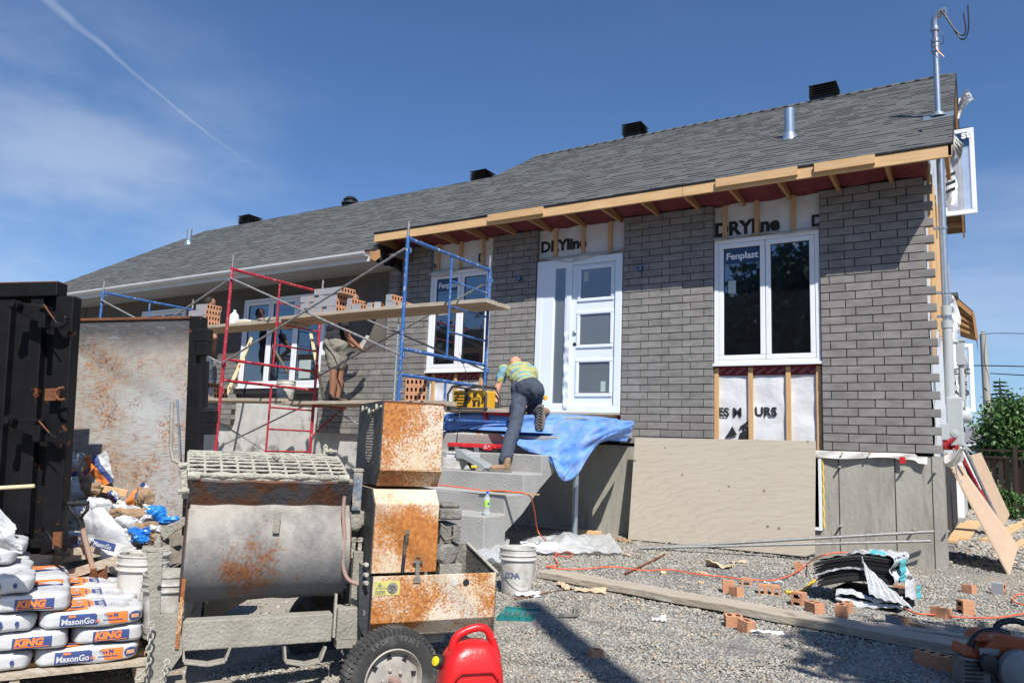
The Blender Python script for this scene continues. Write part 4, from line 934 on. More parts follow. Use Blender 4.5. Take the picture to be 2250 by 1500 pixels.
# short plank bench carrying the yellow radio
m = MB(); PA = AY(978, 895, -1.78); PB = AY(1122, 905, -1.78)
m.hexa((PA[0], -1.80, 1.665), (PB[0]-PA[0], 0, 0), (0, .25, 0), (0, 0, .05)); tag(m.build('scaffold_plank', 'old_plank', bevel=.004), 'short plank by the landing that carries the yellow radio', 'plank', 'planks laid on the scaffold')
m = MB(); m.tube([PA+V(-.2, -.02, -.16), PB+V(.0, .0, -.13)], .018, 8); tag(m.build('scaffold_tube', 'blue_paint', smooth=True), 'blue horizontal tube under the plank with the radio', 'tube')
m = MB(); a = AY(968, 952, -2.2); b = AY(1062, 942, -2.2); m.tube([AY(960, 951, -1.6), AY(1058, 944, -1.6)], .014, 8); tag(m.build('scaffold_tube', 'blue_paint', smooth=True), 'low blue tube left of the blue tarpaulin', 'tube')
# ================================================================ hollow bricks
def brick_mesh(L_=.28, D_=.09, H_=.09, holes=5, whole=True):
    m = MB(); n = holes; hw = .019; hd = .024
    xs_ = np.linspace(-L_/2, L_/2, n+1)
    for s in (-1, 1):
        for i in range(n):
            a, b = xs_[i], xs_[i+1]; c = (a+b)/2; z = s*H_/2
            O = [(a, -D_/2, z), (b, -D_/2, z), (b, D_/2, z), (a, D_/2, z)]; I = [(c-hw, -hd*.7, z), (c-hw*.2, -hd, z), (c+hw, hd*.7, z), (c+hw*.2, hd, z)]
            I = [(c-hw*.75, -hd, z), (c+hw*.75, -hd, z), (c+hw*.75, hd, z), (c-hw*.75, hd, z)]
            F = [(0, 1, 5, 4), (1, 2, 6, 5), (2, 3, 7, 6), (3, 0, 4, 7)]
            if s < 0: F = [f[::-1] for f in F]
            m.add(O+I, F, 0, 1)
    for i in range(n):
        c = (xs_[i]+xs_[i+1])/2; a = hw*.75
        P = [(c-a, -hd, -H_/2), (c+a, -hd, -H_/2), (c+a, hd, -H_/2), (c-a, hd, -H_/2), (c-a, -hd, H_/2), (c+a, -hd, H_/2), (c+a, hd, H_/2), (c-a, hd, H_/2)]
        m.add(P, [(4, 5, 1, 0), (5, 6, 2, 1), (6, 7, 3, 2), (7, 4, 0, 3)], 2)
    x, y, z = L_/2, D_/2, H_/2
    m.add([(-x, -y, -z), (x, -y, -z), (x, -y, z), (-x, -y, z)], [(0, 1, 2, 3)], 1); m.add([(x, y, -z), (-x, y, -z), (-x, y, z), (x, y, z)], [(0, 1, 2, 3)], 0)
    m.add([(x, -y, -z), (x, y, -z), (x, y, z), (x, -y, z)], [(0, 1, 2, 3)], 1 if whole else 0); m.add([(-x, y, -z), (-x, -y, -z), (-x, -y, z), (-x, y, z)], [(0, 1, 2, 3)], 1)
    return m
mat('brick_glaze', (.33, .34, .36), (.27, .28, .30), scale=12, rough=.8, bump=.2, bscale=60)
def new_brick(holes, L_, nm='hollow_brick', whole=True):
    o = brick_mesh(L_, holes=holes, whole=whole).build(nm, ['clay', 'brick_glaze', 'hole_dark']); me = o.data; bpy.data.objects.remove(o); return me
BK = {5: new_brick(5, .28), 3: new_brick(3, .17, whole=False), 2: new_brick(2, .115, whole=False), 1: new_brick(1, .075, whole=False)}
BKC = {}
for k_, me_ in BK.items():
    me2 = me_.copy(); me2.materials[1] = MATS['clay']; BKC[k_] = me2
STAND = Matrix(((0, 0, 1), (1, 0, 0), (0, 1, 0)))      # length into the scene, bed face to +x
def put_brick(loc, label, group, R_=STAND, kind=5, jit=.02, clay=False):
    o = bpy.data.objects.new('hollow_brick', (BK if not clay else BKC)[kind]); COL.objects.link(o)
    q = Matrix.Rotation(random.uniform(-jit, jit), 3, 'Z') @ R_; o.rotation_euler = q.to_euler(); o.location = tuple(float(c) for c in loc)
    return tag(o, label, 'brick', group)
ORD = ['first', 'second', 'third', 'fourth', 'fifth', 'sixth', 'seventh', 'eighth', 'ninth', 'tenth']
def pile(x0, yfront, z0, rows, label, group, pitch=.0925):
    base_ = label
    for r, (a, b) in enumerate(rows):
        for c in range(a, b):
            row = 'only row' if len(rows) == 1 else 'bottom row' if r == 0 else 'top row' if r == len(rows)-1 else ORD[r]+' row up'
            label = 'brick %s from the left in the %s of %s' % (ORD[c-a], row, base_) if b-a > 1 else 'single brick forming the %s of %s' % (row, base_)
            put_brick((x0+c*pitch+random.uniform(-.002, .002)+.046, yfront+.14+random.uniform(-.012, .012), z0+.0455+r*.0915), label, group, jit=.015)
xa = AY(661, 690, -2.0)[0]
g = 'bricks stacked on the upper platform'
pile(xa, -2.02, 3.06, [(0, 8), (0, 8), (0, 8), (3, 9)], 'the big upper pile', g)
xb = AY(763, 680, -2.0)[0]; pile(xb, -2.02, 3.06, [(0, 3), (0, 1)], 'the low middle stack', g)
xc = AY(808, 680, -2.0)[0]; pile(xc, -2.02, 3.06, [(0, 1), ], 'the gap between two stacks', g)
xd = AY(848, 675, -2.0)[0]; pile(xd, -2.02, 3.06, [(0, 2), (0, 1)], 'the stack by the blue leg', g)
put_brick(AY(868, 660, -1.9)*V(1, 0, 0)+V(0, -1.88, 3.06+.137), 'top brick of the loose stack touching the blue leg', g); put_brick(V(AY(884, 660, -1.9)[0], -1.8, 3.06+.0455), 'brick lying behind the blue leg on the upper platform', g)
put_brick(V(AY(826, 690, -2)[0], -1.95, 3.105), 'broken half brick on the upper platform', g, Matrix.Rotation(.5, 3, 'Z') @ STAND, 3)
xe = AY(388, 690, -2.0)[0]
pile(xe, -2.02, 3.02, [(0, 9), (2, 9), (4, 9), (6, 9)], 'the stepped left pile', g)
pile(AY(366, 690, -2.0)[0], -2.02, 3.02, [(0, 2)], 'the stepped pile foot', g)
xf = AY(449, 865, -1.4)[0]; pile(xf, -1.42, 1.87, [(0, 3), (0, 3), (0, 1)], 'the lower platform stack', 'bricks on the lower platform')
P0 = AY(904, 880, -2.6)
for k in (0, 1, 2): put_brick((P0[0], -2.5, P0[2]+.045+k*.0925), ['lowest','middle','topmost'][k]+' of three clay bricks showing five holes behind the mixer hood', 'bricks stacked behind the mixer hood', Matrix.Rotation(.25, 3, 'Z') @ Matrix(((1, 0, 0), (0, 0, -1), (0, 1, 0))), 5)
m = MB(); m.box(P0[0]-.5, P0[0]+.5, -2.62, -2.36, P0[2]-.05, P0[2]); tag(m.build('scaffold_plank', 'old_plank'), 'short plank under the three bricks behind the mixer hood', 'plank', 'planks laid on the scaffold')
# ---- buckets
mat('bucket_white', (.66, .65, .61), (.52, .5, .46), scale=6, rough=.5, c3=(.42, .39, .34), t3=.56, s3=7, soft=.08)
mat('bucket_dirty', (.44, .42, .38), (.3, .285, .26), scale=5, rough=.7, c3=(.55, .54, .51), t3=.58, s3=9, soft=.06)
def bucket(loc, label, mt, s=1., fill=None, tilt=0., words=None, bail=(1, 0), group='plastic pails'):
    root = empty('pail', loc, label, 'bucket', group)
    R_, r_, H_ = .148*s, .128*s, .365*s
    prof = [(r_*.97, 0), (r_, .01), (r_+(R_-r_)*.75, H_*.74), (R_+.010, H_*.745), (R_+.010, H_*.765), (R_+.001, H_*.77), (R_+.002, H_*.84), (R_+.010, H_*.845), (R_+.010, H_*.86), (R_+.002, H_*.865), (R_+.003, H_*.97), (R_+.009, H_*.975), (R_+.009, H_), (R_-.004, H_), (R_-.006, H_*.85), (r_-.004, .012), (0, .012)]
    m = MB(); m.lathe(prof, loc, n=32); m.build('body', mt, root, smooth=True)
    m = MB(); a = bail[0]; pts = []
    for t in np.linspace(0, math.pi, 16): pts.append(V(loc[0], loc[1], loc[2])+V(math.cos(bail[1])*R_*1.07*math.cos(t), math.sin(bail[1])*R_*1.07*math.cos(t), H_*.80)+V(-math.sin(bail[1]), math.cos(bail[1]), 0)*R_*1.12*math.sin(t)*a+V(0, 0, -.22*s*math.sin(t)))
    m.tube(pts, .0028, 6); m.build('bail', 'brace_steel', root, smooth=True)
    for t in (0, math.pi):
        c = V(*loc)+V(math.cos(bail[1]+t)*R_*.98, math.sin(bail[1]+t)*R_*.98, H_*.80); m = MB(); m.lathe([(.016, 0), (.016, .012)], c, V(math.cos(bail[1]+t), math.sin(bail[1]+t), 0), 10); m.build('bail_ear', mt, root)
    if fill: m = MB(); m.lathe([(0, 0), (R_*.93, 0), (R_*.93, -.01)], V(*loc)+V(0, 0, H_*fill), n=24); m.grid(lambda u, v: V(loc[0]+(u-.5)*R_*1.1, loc[1]+(v-.5)*R_*1.1, loc[2]+H_*fill+.02*math.sin(u*7)*math.cos(v*6)+.015), 8, 8); m.build('mortar_mix', 'concrete', root, smooth=True)
    return root
P0 = AY(627, 868, -.84); bucket((P0[0], -.84, 1.826), 'white mortar-splashed pail standing on the lower platform under the red rail', 'bucket_white', 1.05, bail=(-1, .5))
P0 = AG(1135, 1300); b = bucket((P0[0], P0[1], P0[2]), 'white pail with faded blue letters on the gravel beside the mixer', 'bucket_white', 1.0, bail=(-1, .9))
bc = P0
# faded letters wrapped on the side facing the camera
for i, ch in enumerate('DONA'):
    w = math.atan2(CAM[1]-bc[1], CAM[0]-bc[0])-.62+.0+i*.21; d = V(math.cos(w), math.sin(w), 0); t_ = V(-d[1], d[0], 0)
    text(ch, .058, V(bc[0], bc[1], bc[2])+d*.1395+V(0, 0, .135)-t_*.02, t_, (0, 0, 1), mat('faded_blue', (.11, .14, .24), rough=.6) if 'faded_blue' not in MATS else 'faded_blue', b, 'printed_letter', bold=.0015)
# spirit levels and jug on the platforms
def level(pa, pb, label, w=.055):
    m = MB(); m.bar(pa, pb, .025, w, up=(0, -1, .2)); o = m.build('spirit_level', mat('level_wood', (.72, .62, .38), (.62, .52, .3), scale=6, rough=.5) if 'level_wood' not in MATS else 'level_wood', bevel=.003); tag(o, label, 'spirit level', 'spirit levels on the lower platform')
    pa, pb = np.asarray(pa), np.asarray(pb); d = unit(pb-pa)
    for t in (.12, .5, .86):
        c = pa+(pb-pa)*t; m = MB(); m.bar(c-d*.035, c+d*.035, .030, w*.45, up=(0, -1, .2)); m.build('vial', mat('vial', (.35, .05, .03), rough=.3) if 'vial' not in MATS else 'vial', o)
level(AY(683, 733, -1.05), AY(711, 877, -1.15), 'pale wooden spirit level leaning on the red frame beside the worker in shorts')
level(AY(553, 742, -.22), AY(495, 872, -.95), 'yellow spirit level leaning against the left sash of the long window')
P0 = AY(516, 682, -1.9); jg = MB(); jg.lathe([(.06, 0), (.075, .01), (.078, .12), (.06, .17), (.025, .20), (.02, .22), (.024, .22), (.024, .24), (0, .24)], (P0[0], -1.9, 3.022), n=20); tag(jg.build('water_jug', mat('milky_plastic', (.75, .78, .8), rough=.35, sub=.2), smooth=True), 'milky plastic jug on the upper platform beside the stepped brick pile', 'jug')
for k, (px, ww, hh, lab) in enumerate(((590, .5, .06, 'folded cement bag on the upper platform behind the red frame'), (640, .32, .045, 'flattened grey cloth on the upper platform against the big brick pile'))):
    P0 = AY(px, 690, -1.85); m = MB(); m.grid(lambda u, v: V(P0[0]-ww/2+ww*u, -1.98+.26*v, 3.035+hh*math.sin(math.pi*min(1, max(0, u)))*(.5+.5*math.sin(v*3.1))+.012*math.sin(u*19+v*8)), 20, 8, thick=.02); tag(m.build('cement_sack', 'old_plank', smooth=True), lab, 'sack')
P0 = AY(537, 684, -1.95); m = MB(); m.box(P0[0]-.14, P0[0]+.14, -2.0, -1.8, 3.022, 3.05); m.box(P0[0]-.16, P0[0]+.10, -2.0, -1.8, 3.052, 3.075, 1); tag(m.build('tool_tray', ['level_wood', 'pvc']), 'small white and yellow tray of tools beside the jug on the upper platform', 'tray')
# street pole behind the camera: only its long shadow is in the picture
m = MB(); m.tube([(0, 0, 0), (0, 0, 9.5)], [.15, .11], 12)
_tip = AG(1165, 1330); _q = _tip+V(SUN[0], SUN[1], 0)/SUN[2]*9.2
uq.location = (_q[0], _q[1], .0)
m = MB(); m.tube([(_q[0], _q[1], -.2), (_q[0], _q[1], 9.3)], [.15, .11], 12); m.build('pole', 'pole_wood', uq, smooth=True)
for dz in (8.98, 7.2): tag(MB().tube([(-60, -13.8-dz*.05, dz+.4), (-20, -14, dz-.1), (_q[0], _q[1], dz), (40, -14.5, dz-.1), (90, -14.2, dz+.5)], .008, 5).build('power_line', 'black_cable'), 'wire strung along the street, %s of two' % ('upper' if dz > 8 else 'lower'), 'cable')
# ================================================================ stair clutter
PORCHZ = 1.635
# blue tarpaulin over the landing edge: sheet built from rows of points
mat('tarp_blue', (.13, .30, .70), (.095, .23, .60), scale=11, rough=.62, bump=.9, bscale=9, c3=(.25, .31, .47), t3=.60, s3=7, soft=.14, detail=9, spec=.35)
def surf(rows, nu=40, nv=30, wr=.0, seed=0):
    "smooth surface through a grid of control points"
    A = np.array(rows, float); R_, C_ = A.shape[:2]
    def cr(p, t):
        n = len(p); t = min(max(t, 0), 1)*(n-1); i = min(int(t), n-2); f = t-i
        a = p[max(i-1, 0)]; b = p[i]; c = p[i+1]; d = p[min(i+2, n-1)]
        return .5*((2*b)+(-a+c)*f+(2*a-5*b+4*c-d)*f*f+(-a+3*b-3*c+d)*f**3)
    r = np.random.default_rng(seed); ph = r.uniform(0, 6, 8)
    def fn(u, v):
        P = cr([cr(A[i], u) for i in range(R_)], v)
        if wr: P = P+V(.5, -.8, .25)*wr*(math.sin(u*21+v*9+ph[0])*.4+math.sin(u*8-v*24+ph[1])*.35+math.sin(u*43+v*31+ph[2])*.2+abs(math.sin(u*13+v*17+ph[3]))*.5)
        return P
    return fn
def T(px, py, y): return AY(px, py, y)
rows = [
 [V(-4.74, -.5, 1.65), V(-4.2, -.45, 1.66), V(-3.6, -.5, 1.655), V(-3.1, -.45, 1.66), V(-2.8, -.3, 1.655)],
 [V(-4.70, -1.52, 1.66), V(-4.15, -1.56, 1.665), V(-3.55, -1.56, 1.66), V(-3.05, -1.50, 1.665), V(-2.70, -.55, 1.66)],
 [V(-4.78, -1.60, 1.52), V(-4.16, -1.64, 1.55), V(-3.58, -1.72, 1.52), V(-3.0, -1.66, 1.56), V(-2.66, -.62, 1.55)],
 [V(-4.76, -1.64, 1.42), V(-4.2, -1.70, 1.45), V(-3.62, -1.95, 1.43), V(-2.96, -1.78, 1.42), V(-2.62, -.66, 1.43)]]
m = MB(); m.grid(surf(rows, wr=.018, seed=3), 90, 34, thick=.002)
tp = m.build('tarpaulin', 'tarp_blue', smooth=True); tag(tp, 'crumpled blue tarpaulin draped over the edge of the landing with a hanging corner', 'tarpaulin')
rows = [
 [T(1100, 921, -1.60), T(1180, 921, -1.60), T(1240, 921, -1.60), T(1300, 920, -1.58), T(1347, 921, -1.0), T(1393, 926, -.42)],
 [T(1102, 950, -1.74), T(1182, 952, -1.76), T(1242, 944, -1.74), T(1302, 938, -1.64), T(1350, 938, -1.14), T(1391, 936, -.47)],
 [T(1105, 958, -1.98), T(1190, 985, -1.96), T(1245, 975, -1.86), T(1300, 960, -1.74), T(1350, 950, -1.2), T(1388, 945, -.5)],
 [T(1150, 985, -2.00), T(1208, 1003, -1.98), T(1245, 1005, -1.92), T(1290, 985, -1.80), T(1340, 962, -1.25), T(1382, 958, -.55)],
 [T(1185, 998, -2.05), T(1222, 1022, -2.02), T(1250, 1030, -1.95), T(1285, 1010, -1.86), T(1325, 968, -1.35), T(1378, 968, -.6)],
 [T(1212, 1004, -2.08), T(1228, 1045, -2.04), T(1245, 1056, -2.02), T(1272, 1038, -1.95), T(1312, 975, -1.5), T(1378, 970, -.6)]]
m = MB(); m.grid(surf(rows, wr=.03, seed=9), 80, 44, thick=.002); m.build('hanging_corner', 'tarp_blue', tp, smooth=True)
P0 = T(1240, 1051, -2.06); m = MB(); m.lathe([(.006, 0), (.014, 0), (.014, .004), (.006, .004)], P0, (0, -1, 0), 12); m.build('grommet', 'copper', tp)
# water bottle
mat('bottle_clear', (.75, .82, .86), rough=.08, alpha=.42, spec=.8); mat('cap_blue2', (.02, .10, .65), rough=.35); mat('label_green', (.22, .60, .05), (.5, .7, .1), scale=20, rough=.4)
P0 = AZ(1069, 1131, .562); bt = empty('water_bottle', P0, 'clear water bottle with green label and blue cap standing on the lowest tread', 'bottle')
m = MB(); m.lathe([(.028, 0), (.032, .01), (.032, .05), (.030, .055), (.032, .06), (.032, .15), (.026, .18), (.013, .205), (.012, .215)], P0, n=20); m.build('body', 'bottle_clear', bt, smooth=True)
m = MB(); m.lathe([(.0328, .085), (.0328, .145)], P0, n=20); m.build('label', 'label_green', bt, smooth=True)
m = MB(); m.lathe([(.014, .213), (.0145, .235), (0, .236)], P0, n=14); m.build('cap', 'cap_blue2', bt)
m = MB(); w = math.atan2(CAM[1]-P0[1], CAM[0]-P0[0])+.45; m.lathe([(.012, 0), (.012, .002)], P0+V(math.cos(w)*.0325, math.sin(w)*.0325, .115), (math.cos(w), math.sin(w), 0), 14); m.build('emblem', 'cap_blue2', bt)
# red and black tool case on the stair
mat('red_plastic', (.62, .03, .035), (.5, .02, .03), scale=8, rough=.4); mat('black_plastic', (.022, .022, .025), rough=.5)
a = AZ(985, 992, 1.175); a = T(984, 994, -2.17); b = T(1088, 994, -2.17)
tc_ = empty('tool_case', (a+b)/2, 'flat red and black tool case lying on the upper tread', 'tool case')
w = b[0]-a[0]; z0 = a[2]-.0
m = MB(); m.box(a[0], b[0], -2.17, -1.93, z0, z0+.07); m.build('base', 'black_plastic', tc_, bevel=.008)
m = MB(); m.box(a[0]-.008, b[0]+.008, -2.18, -1.92, z0+.072, z0+.118)
for k in (.02, .22, .42, .62, .82): m.box(a[0]+w*k, a[0]+w*(k+.14), -2.19, -1.92, z0+.078, z0+.125)
m.box(a[0]+w*.76, a[0]+w*.94, -2.192, -2.17, z0+.05, z0+.118); m.build('lid', 'red_plastic', tc_, bevel=.006)
for k in (.16, .58): m = MB(); m.box(a[0]+w*k, a[0]+w*(k+.09), -2.19, -2.168, z0+.02, z0+.078); m.build('latch', mat('latch_grey', (.16, .16, .17), rough=.5), tc_, bevel=.003)
text('SAW', .03, (a[0]+w*.79, -2.196, z0+.09), (1, 0, 0), (0, 0, 1), 'pvc', tc_, 'printed_word', bold=.001) if False else None
m = MB(); m.box(a[0]+w*.79, a[0]+w*.85, -2.194, -2.19, z0+.098, z0+.104); m.box(a[0]+w*.78, a[0]+w*.86, -2.194, -2.19, z0+.074, z0+.082); m.box(a[0]+w*.88, a[0]+w*.905, -2.194, -2.19, z0+.09, z0+.104); m.build('print', 'pvc', tc_)
# styrofoam block, grey gutter piece and a stone on the second tread
P0 = T(972, 1030, -2.5); m = MB(); m.box(P0[0]-.02, P0[0]+.22, -2.48, -2.30, .967, 1.10); m.box(P0[0]-.0, P0[0]+.36, -2.44, -2.26, 1.10, 1.14, 1); m.box(P0[0]-.0, P0[0]+.36, -2.45, -2.25, 1.145, 1.16, 1)
tag(m.build('foam_block', ['bucket_white', 'alu_white'], bevel=.006), 'dusty white foam block with two white trim strips beside the engine', 'block')
A_ = [(1000, 985), (1003, 1006), (1018, 1008), (1060, 1033), (1066, 1028), (1060, 1020), (1025, 1000), (1015, 990)]
m = MB(); Q = [T(px, py, -2.5+.0*i) for i, (px, py) in enumerate(A_)]; m.add(Q+[q+V(.03, .16, .0) for q in Q], [tuple(range(8)), tuple(range(8, 16))[::-1]]+[(i, (i+1) % 8, (i+1) % 8+8, i+8)[::-1] for i in range(8)])
tag(m.build('sheet_metal_piece', mat('flat_grey', (.30, .32, .32), (.25, .27, .27), rough=.55), bevel=.003), 'bent grey sheet metal piece propped on a stone on the stair', 'metal piece')
def rock(px, py, y, s, label, mt='step_concrete', P0=None, nm='stone', flat=.7):
    P0 = T(px, py, y) if P0 is None else P0; r = random.Random(px*7+py); m = MB(); c = [r.uniform(0, 6) for _ in range(4)]
    m.grid(lambda u, v: P0+V(0, 0, s*flat*.8)+V(math.cos(u*6.283)*math.sin(v*3.1416), math.sin(u*6.283)*math.sin(v*3.1416), flat*math.cos(v*3.1416))*s*(1+.16*math.sin(u*6.283*2+c[0]+v*5)+.12*math.sin(v*9+c[1])), 14, 8)
    return tag(m.build(nm, mt), label, nm.replace('_', ' '))
rock(1026, 1033, -2.52, .042, 'rough grey stone under the bent metal piece on the stair')
P0 = T(1036, 1031, -2.52); m = MB(); m.tube([P0+V(0, 0, .03), P0+V(.06, .02, .03)], .018, 10); tag(m.build('tool_grip', 'stain_foam', smooth=True), 'small yellow and black tool grip next to the stone on the stair', 'tool')
# wooden lath and cord over the third tread
m = MB(); m.bar(T(1056, 1077, -3.0), T(1184, 1086, -2.98), .03, .012); tag(m.build('wood_lath', 'stud_wood'), 'thin wooden lath lying along the edge of the third tread', 'lath')
# ---- yellow radio with black roll cage on the plank
mat('radio_yellow', (.75, .42, .02), (.68, .37, .02), scale=5, rough=.42)
RZ = 1.69; a = T(990, 885, -1.80); b = T(1066, 890, -1.80); w = b[0]-a[0]
rd = empty('jobsite_radio', ((a+b)/2), 'yellow and black jobsite radio in a roll cage on the short plank', 'radio')
m = MB(); m.box(a[0]+.02, a[0]+w*.40, -1.78, -1.56, RZ+.02, RZ+.255); m.box(a[0]+w*.46, b[0]-.01, -1.79, -1.55, RZ+.01, RZ+.25); m.build('body', 'radio_yellow', rd, bevel=.018, segs=3)
m = MB()
for k in range(5): m.box(a[0]+.04, a[0]+w*.38, -1.79, -1.775, RZ+.05+k*.038, RZ+.06+k*.038)
m.box(a[0]+w*.40, a[0]+w*.47, -1.80, -1.54, RZ, RZ+.27); m.lathe([(.025, 0), (.025, .03), (0, .035)], (a[0]+w*.55, -1.79, RZ+.15), (0, -1, 0), 14); m.lathe([(.02, 0), (.02, .03), (0, .035)], (a[0]+w*.95, -1.79, RZ+.14), (0, -1, 0), 14)
m.box(a[0]+w*.64, a[0]+w*.74, -1.797, -1.785, RZ+.17, RZ+.22); m.box(a[0]+w*.64, a[0]+w*.72, -1.797, -1.785, RZ+.05, RZ+.11); m.box(a[0]+w*.78, a[0]+w*.84, -1.797, -1.785, RZ+.05, RZ+.11); m.build('grille', 'black_plastic', rd, bevel=.003)
m = MB(); m.box(a[0]+w*.62, a[0]+w*.83, -1.797, -1.79, RZ+.118, RZ+.158); m.build('badge', 'black_plastic', rd); text('DEWALT', .033, (a[0]+w*.635, -1.799, RZ+.127), (1, 0, 0), (0, 0, 1), 'radio_yellow', rd, 'printed_name', bold=.001, sx=.8)
mat('cage_grey', (.06, .06, .065), (.045, .045, .05), rough=.6)
for yy in (-1.83, -1.52):
    m = MB(); m.tube([(a[0]-.02, yy, RZ+.02), (a[0]-.03, yy, RZ+.2), (a[0]+.04, yy, RZ+.30), (a[0]+w*.35, yy, RZ+.315), (a[0]+w*.6, yy, RZ+.32), (b[0]-.05, yy, RZ+.30), (b[0]+.03, yy, RZ+.2), (b[0]+.03, yy, RZ+.02)], .016, 8); m.tube([(a[0]-.02, yy, RZ+.015), (b[0]+.03, yy, RZ+.015)], .016, 8); m.build('roll_cage', 'cage_grey', rd, smooth=True)
m = MB()
for xx, zz in ((a[0]+.03, RZ+.30), (b[0]-.03, RZ+.30), (a[0]-.02, RZ+.02), (b[0]+.03, RZ+.02)): m.tube([(xx, -1.83, zz), (xx, -1.52, zz)], .014, 8)
m.build('cage_bar', 'cage_grey', rd, smooth=True)
m = MB(); m.tube(bez([T(1010, 775, -.6), T(1018, 800, -1.4), T(1032, 845, -1.84)], 8), .005, 5); m.build('antenna', 'black_cable', rd, smooth=True)
m = MB(); m.tube(bez([T(1012, 890, -1.84), T(1008, 930, -1.9), T(1003, 980, -1.95), T(1004, 1000, -2.0)], 8), .005, 5); m.build('power_cord', 'black_cable', rd, smooth=True)
# red bucksaw / clamp held at the plank end
m = MB(); m.hexa(T(1059, 905, -1.70), V(.05, 0, 0), V(0, .2, 0), V(.06, 0, -.12)); m.bar(T(1075, 905, -1.72), T(1122, 911, -1.68), .06, .05); m.box(T(1084, 925, -1.55)[0], T(1118, 925, -1.55)[0], -1.55, -1.4, 1.64, 1.70); 
ts = m.build('tile_saw', 'red_plastic', bevel=.006); tag(ts, 'red wet saw under the hands of the kneeling worker', 'saw')
m = MB(); m.bar(T(1088, 918, -1.6), T(1140, 925, -1.4), .03, .05); m.tube([T(1130, 900, -1.5), T(1140, 925, -1.45)], .025, 8); m.build('blade_guard', 'black_plastic', ts)
# ================================================================ people
mat('skin', (.56, .29, .19), (.50, .25, .16), scale=14, rough=.55, sub=.08); mat('skin_tan', (.30, .145, .085), (.25, .115, .07), scale=14, rough=.55, sub=.08)
mat('jeans', (.055, .070, .10), (.038, .05, .075), scale=7, rough=.85, bump=.5, bscale=14, c3=(.14, .14, .15), t3=.66, s3=7, soft=.06)
mat('black_shirt', (.018, .019, .026), (.012, .012, .018), scale=6, rough=.85, bump=.5, bscale=12); mat('khaki', (.23, .215, .18), (.17, .16, .135), scale=6, rough=.9, bump=.6, bscale=14)
mat('boot_tan', (.30, .19, .115), (.23, .14, .08), scale=12, rough=.8, bump=.3); mat('boot_sole', (.20, .18, .155), (.12, .11, .10), scale=12, rough=.9); mat('boot_dark', (.12, .07, .05), (.08, .05, .035), rough=.8); mat('hair_dark', (.03, .02, .015), rough=.8, scale=60, bump=.6); mat('glove', (.015, .015, .017), rough=.7)
def striped(name, axis, period, off, ca, cb):
    m = bpy.data.materials.new(name); m.use_nodes = True; nt = m.node_tree; N = nt.nodes.new; L = nt.links.new; bs = nt.nodes['Principled BSDF']; bs.inputs['Roughness'].default_value = .85
    tc = N('ShaderNodeTexCoord'); d = N('ShaderNodeVectorMath'); d.operation = 'DOT_PRODUCT'; L(tc.outputs['Object'], d.inputs[0]); d.inputs[1].default_value = tuple(axis)
    nz = N('ShaderNodeTexNoise'); nz.inputs['Scale'].default_value = 6; L(tc.outputs['Object'], nz.inputs[0])
    a = N('ShaderNodeMath'); a.operation = 'MULTIPLY_ADD'; L(nz.outputs['Fac'], a.inputs[0]); a.inputs[1].default_value = .03; L(d.outputs['Value'], a.inputs[2])
    b = N('ShaderNodeMath'); b.operation = 'MULTIPLY_ADD'; L(a.outputs[0], b.inputs[0]); b.inputs[1].default_value = 1/period; b.inputs[2].default_value = off
    fr = N('ShaderNodeMath'); fr.operation = 'FRACT'; L(b.outputs[0], fr.inputs[0]); st_ = N('ShaderNodeMath'); st_.operation = 'GREATER_THAN'; st_.inputs[1].default_value = .42; L(fr.outputs[0], st_.inputs[0])
    mx = N('ShaderNodeMix'); mx.data_type = 'RGBA'; L(st_.outputs[0], mx.inputs[0]); mx.inputs[6].default_value = (*ca, 1); mx.inputs[7].default_value = (*cb, 1); L(mx.outputs[2], bs.inputs['Base Color'])
    bp = N('ShaderNodeBump'); bp.inputs['Strength'].default_value = .6; bp.inputs['Distance'].default_value = .02; n2 = N('ShaderNodeTexNoise'); n2.inputs['Scale'].default_value = 13; L(tc.outputs['Object'], n2.inputs[0]); L(n2.outputs['Fac'], bp.inputs['Height']); L(bp.outputs[0], bs.inputs['Normal'])
    MATS[name] = m
def cap(m, p0, r0, p1, r1, n=12, sc=None):
    p0, p1 = np.asarray(p0, float), np.asarray(p1, float); L_ = np.linalg.norm(p1-p0); k = 4
    prof = [(r0*math.cos(a), -r0*math.sin(a)) for a in np.linspace(math.pi/2, 0, k+1)]; prof += [(r1*math.cos(a), L_+r1*math.sin(a)) for a in np.linspace(0, math.pi/2, k+1)]
    prof[0] = (0, -r0); prof[-1] = (0, L_+r1); m.lathe(prof, p0, p1-p0, n)
def ell(m, c, rx, ry, rz, ax=(0, 0, 1), side=None, n=14):
    c = np.asarray(c, float); z = unit(ax); s_ = np.asarray(side if side is not None else (1, 0, 0), float); s_ = unit(s_-z*np.dot(s_, z)); t_ = np.cross(z, s_); k = 8; P = []; 
    for i in range(k+1):
        a = math.pi*i/k
        for j in range(n): w = 2*math.pi*j/n; P.append(c+s_*rx*math.sin(a)*math.cos(w)+t_*ry*math.sin(a)*math.sin(w)-z*rz*math.cos(a))
    m.add(P, [(i*n+j, i*n+(j+1) % n, (i+1)*n+(j+1) % n, (i+1)*n+j) for i in range(k) for j in range(n)])
CLD = bpy.data.textures.new('folds', 'CLOUDS'); CLD.noise_scale = .11; CLD.noise_depth = 1
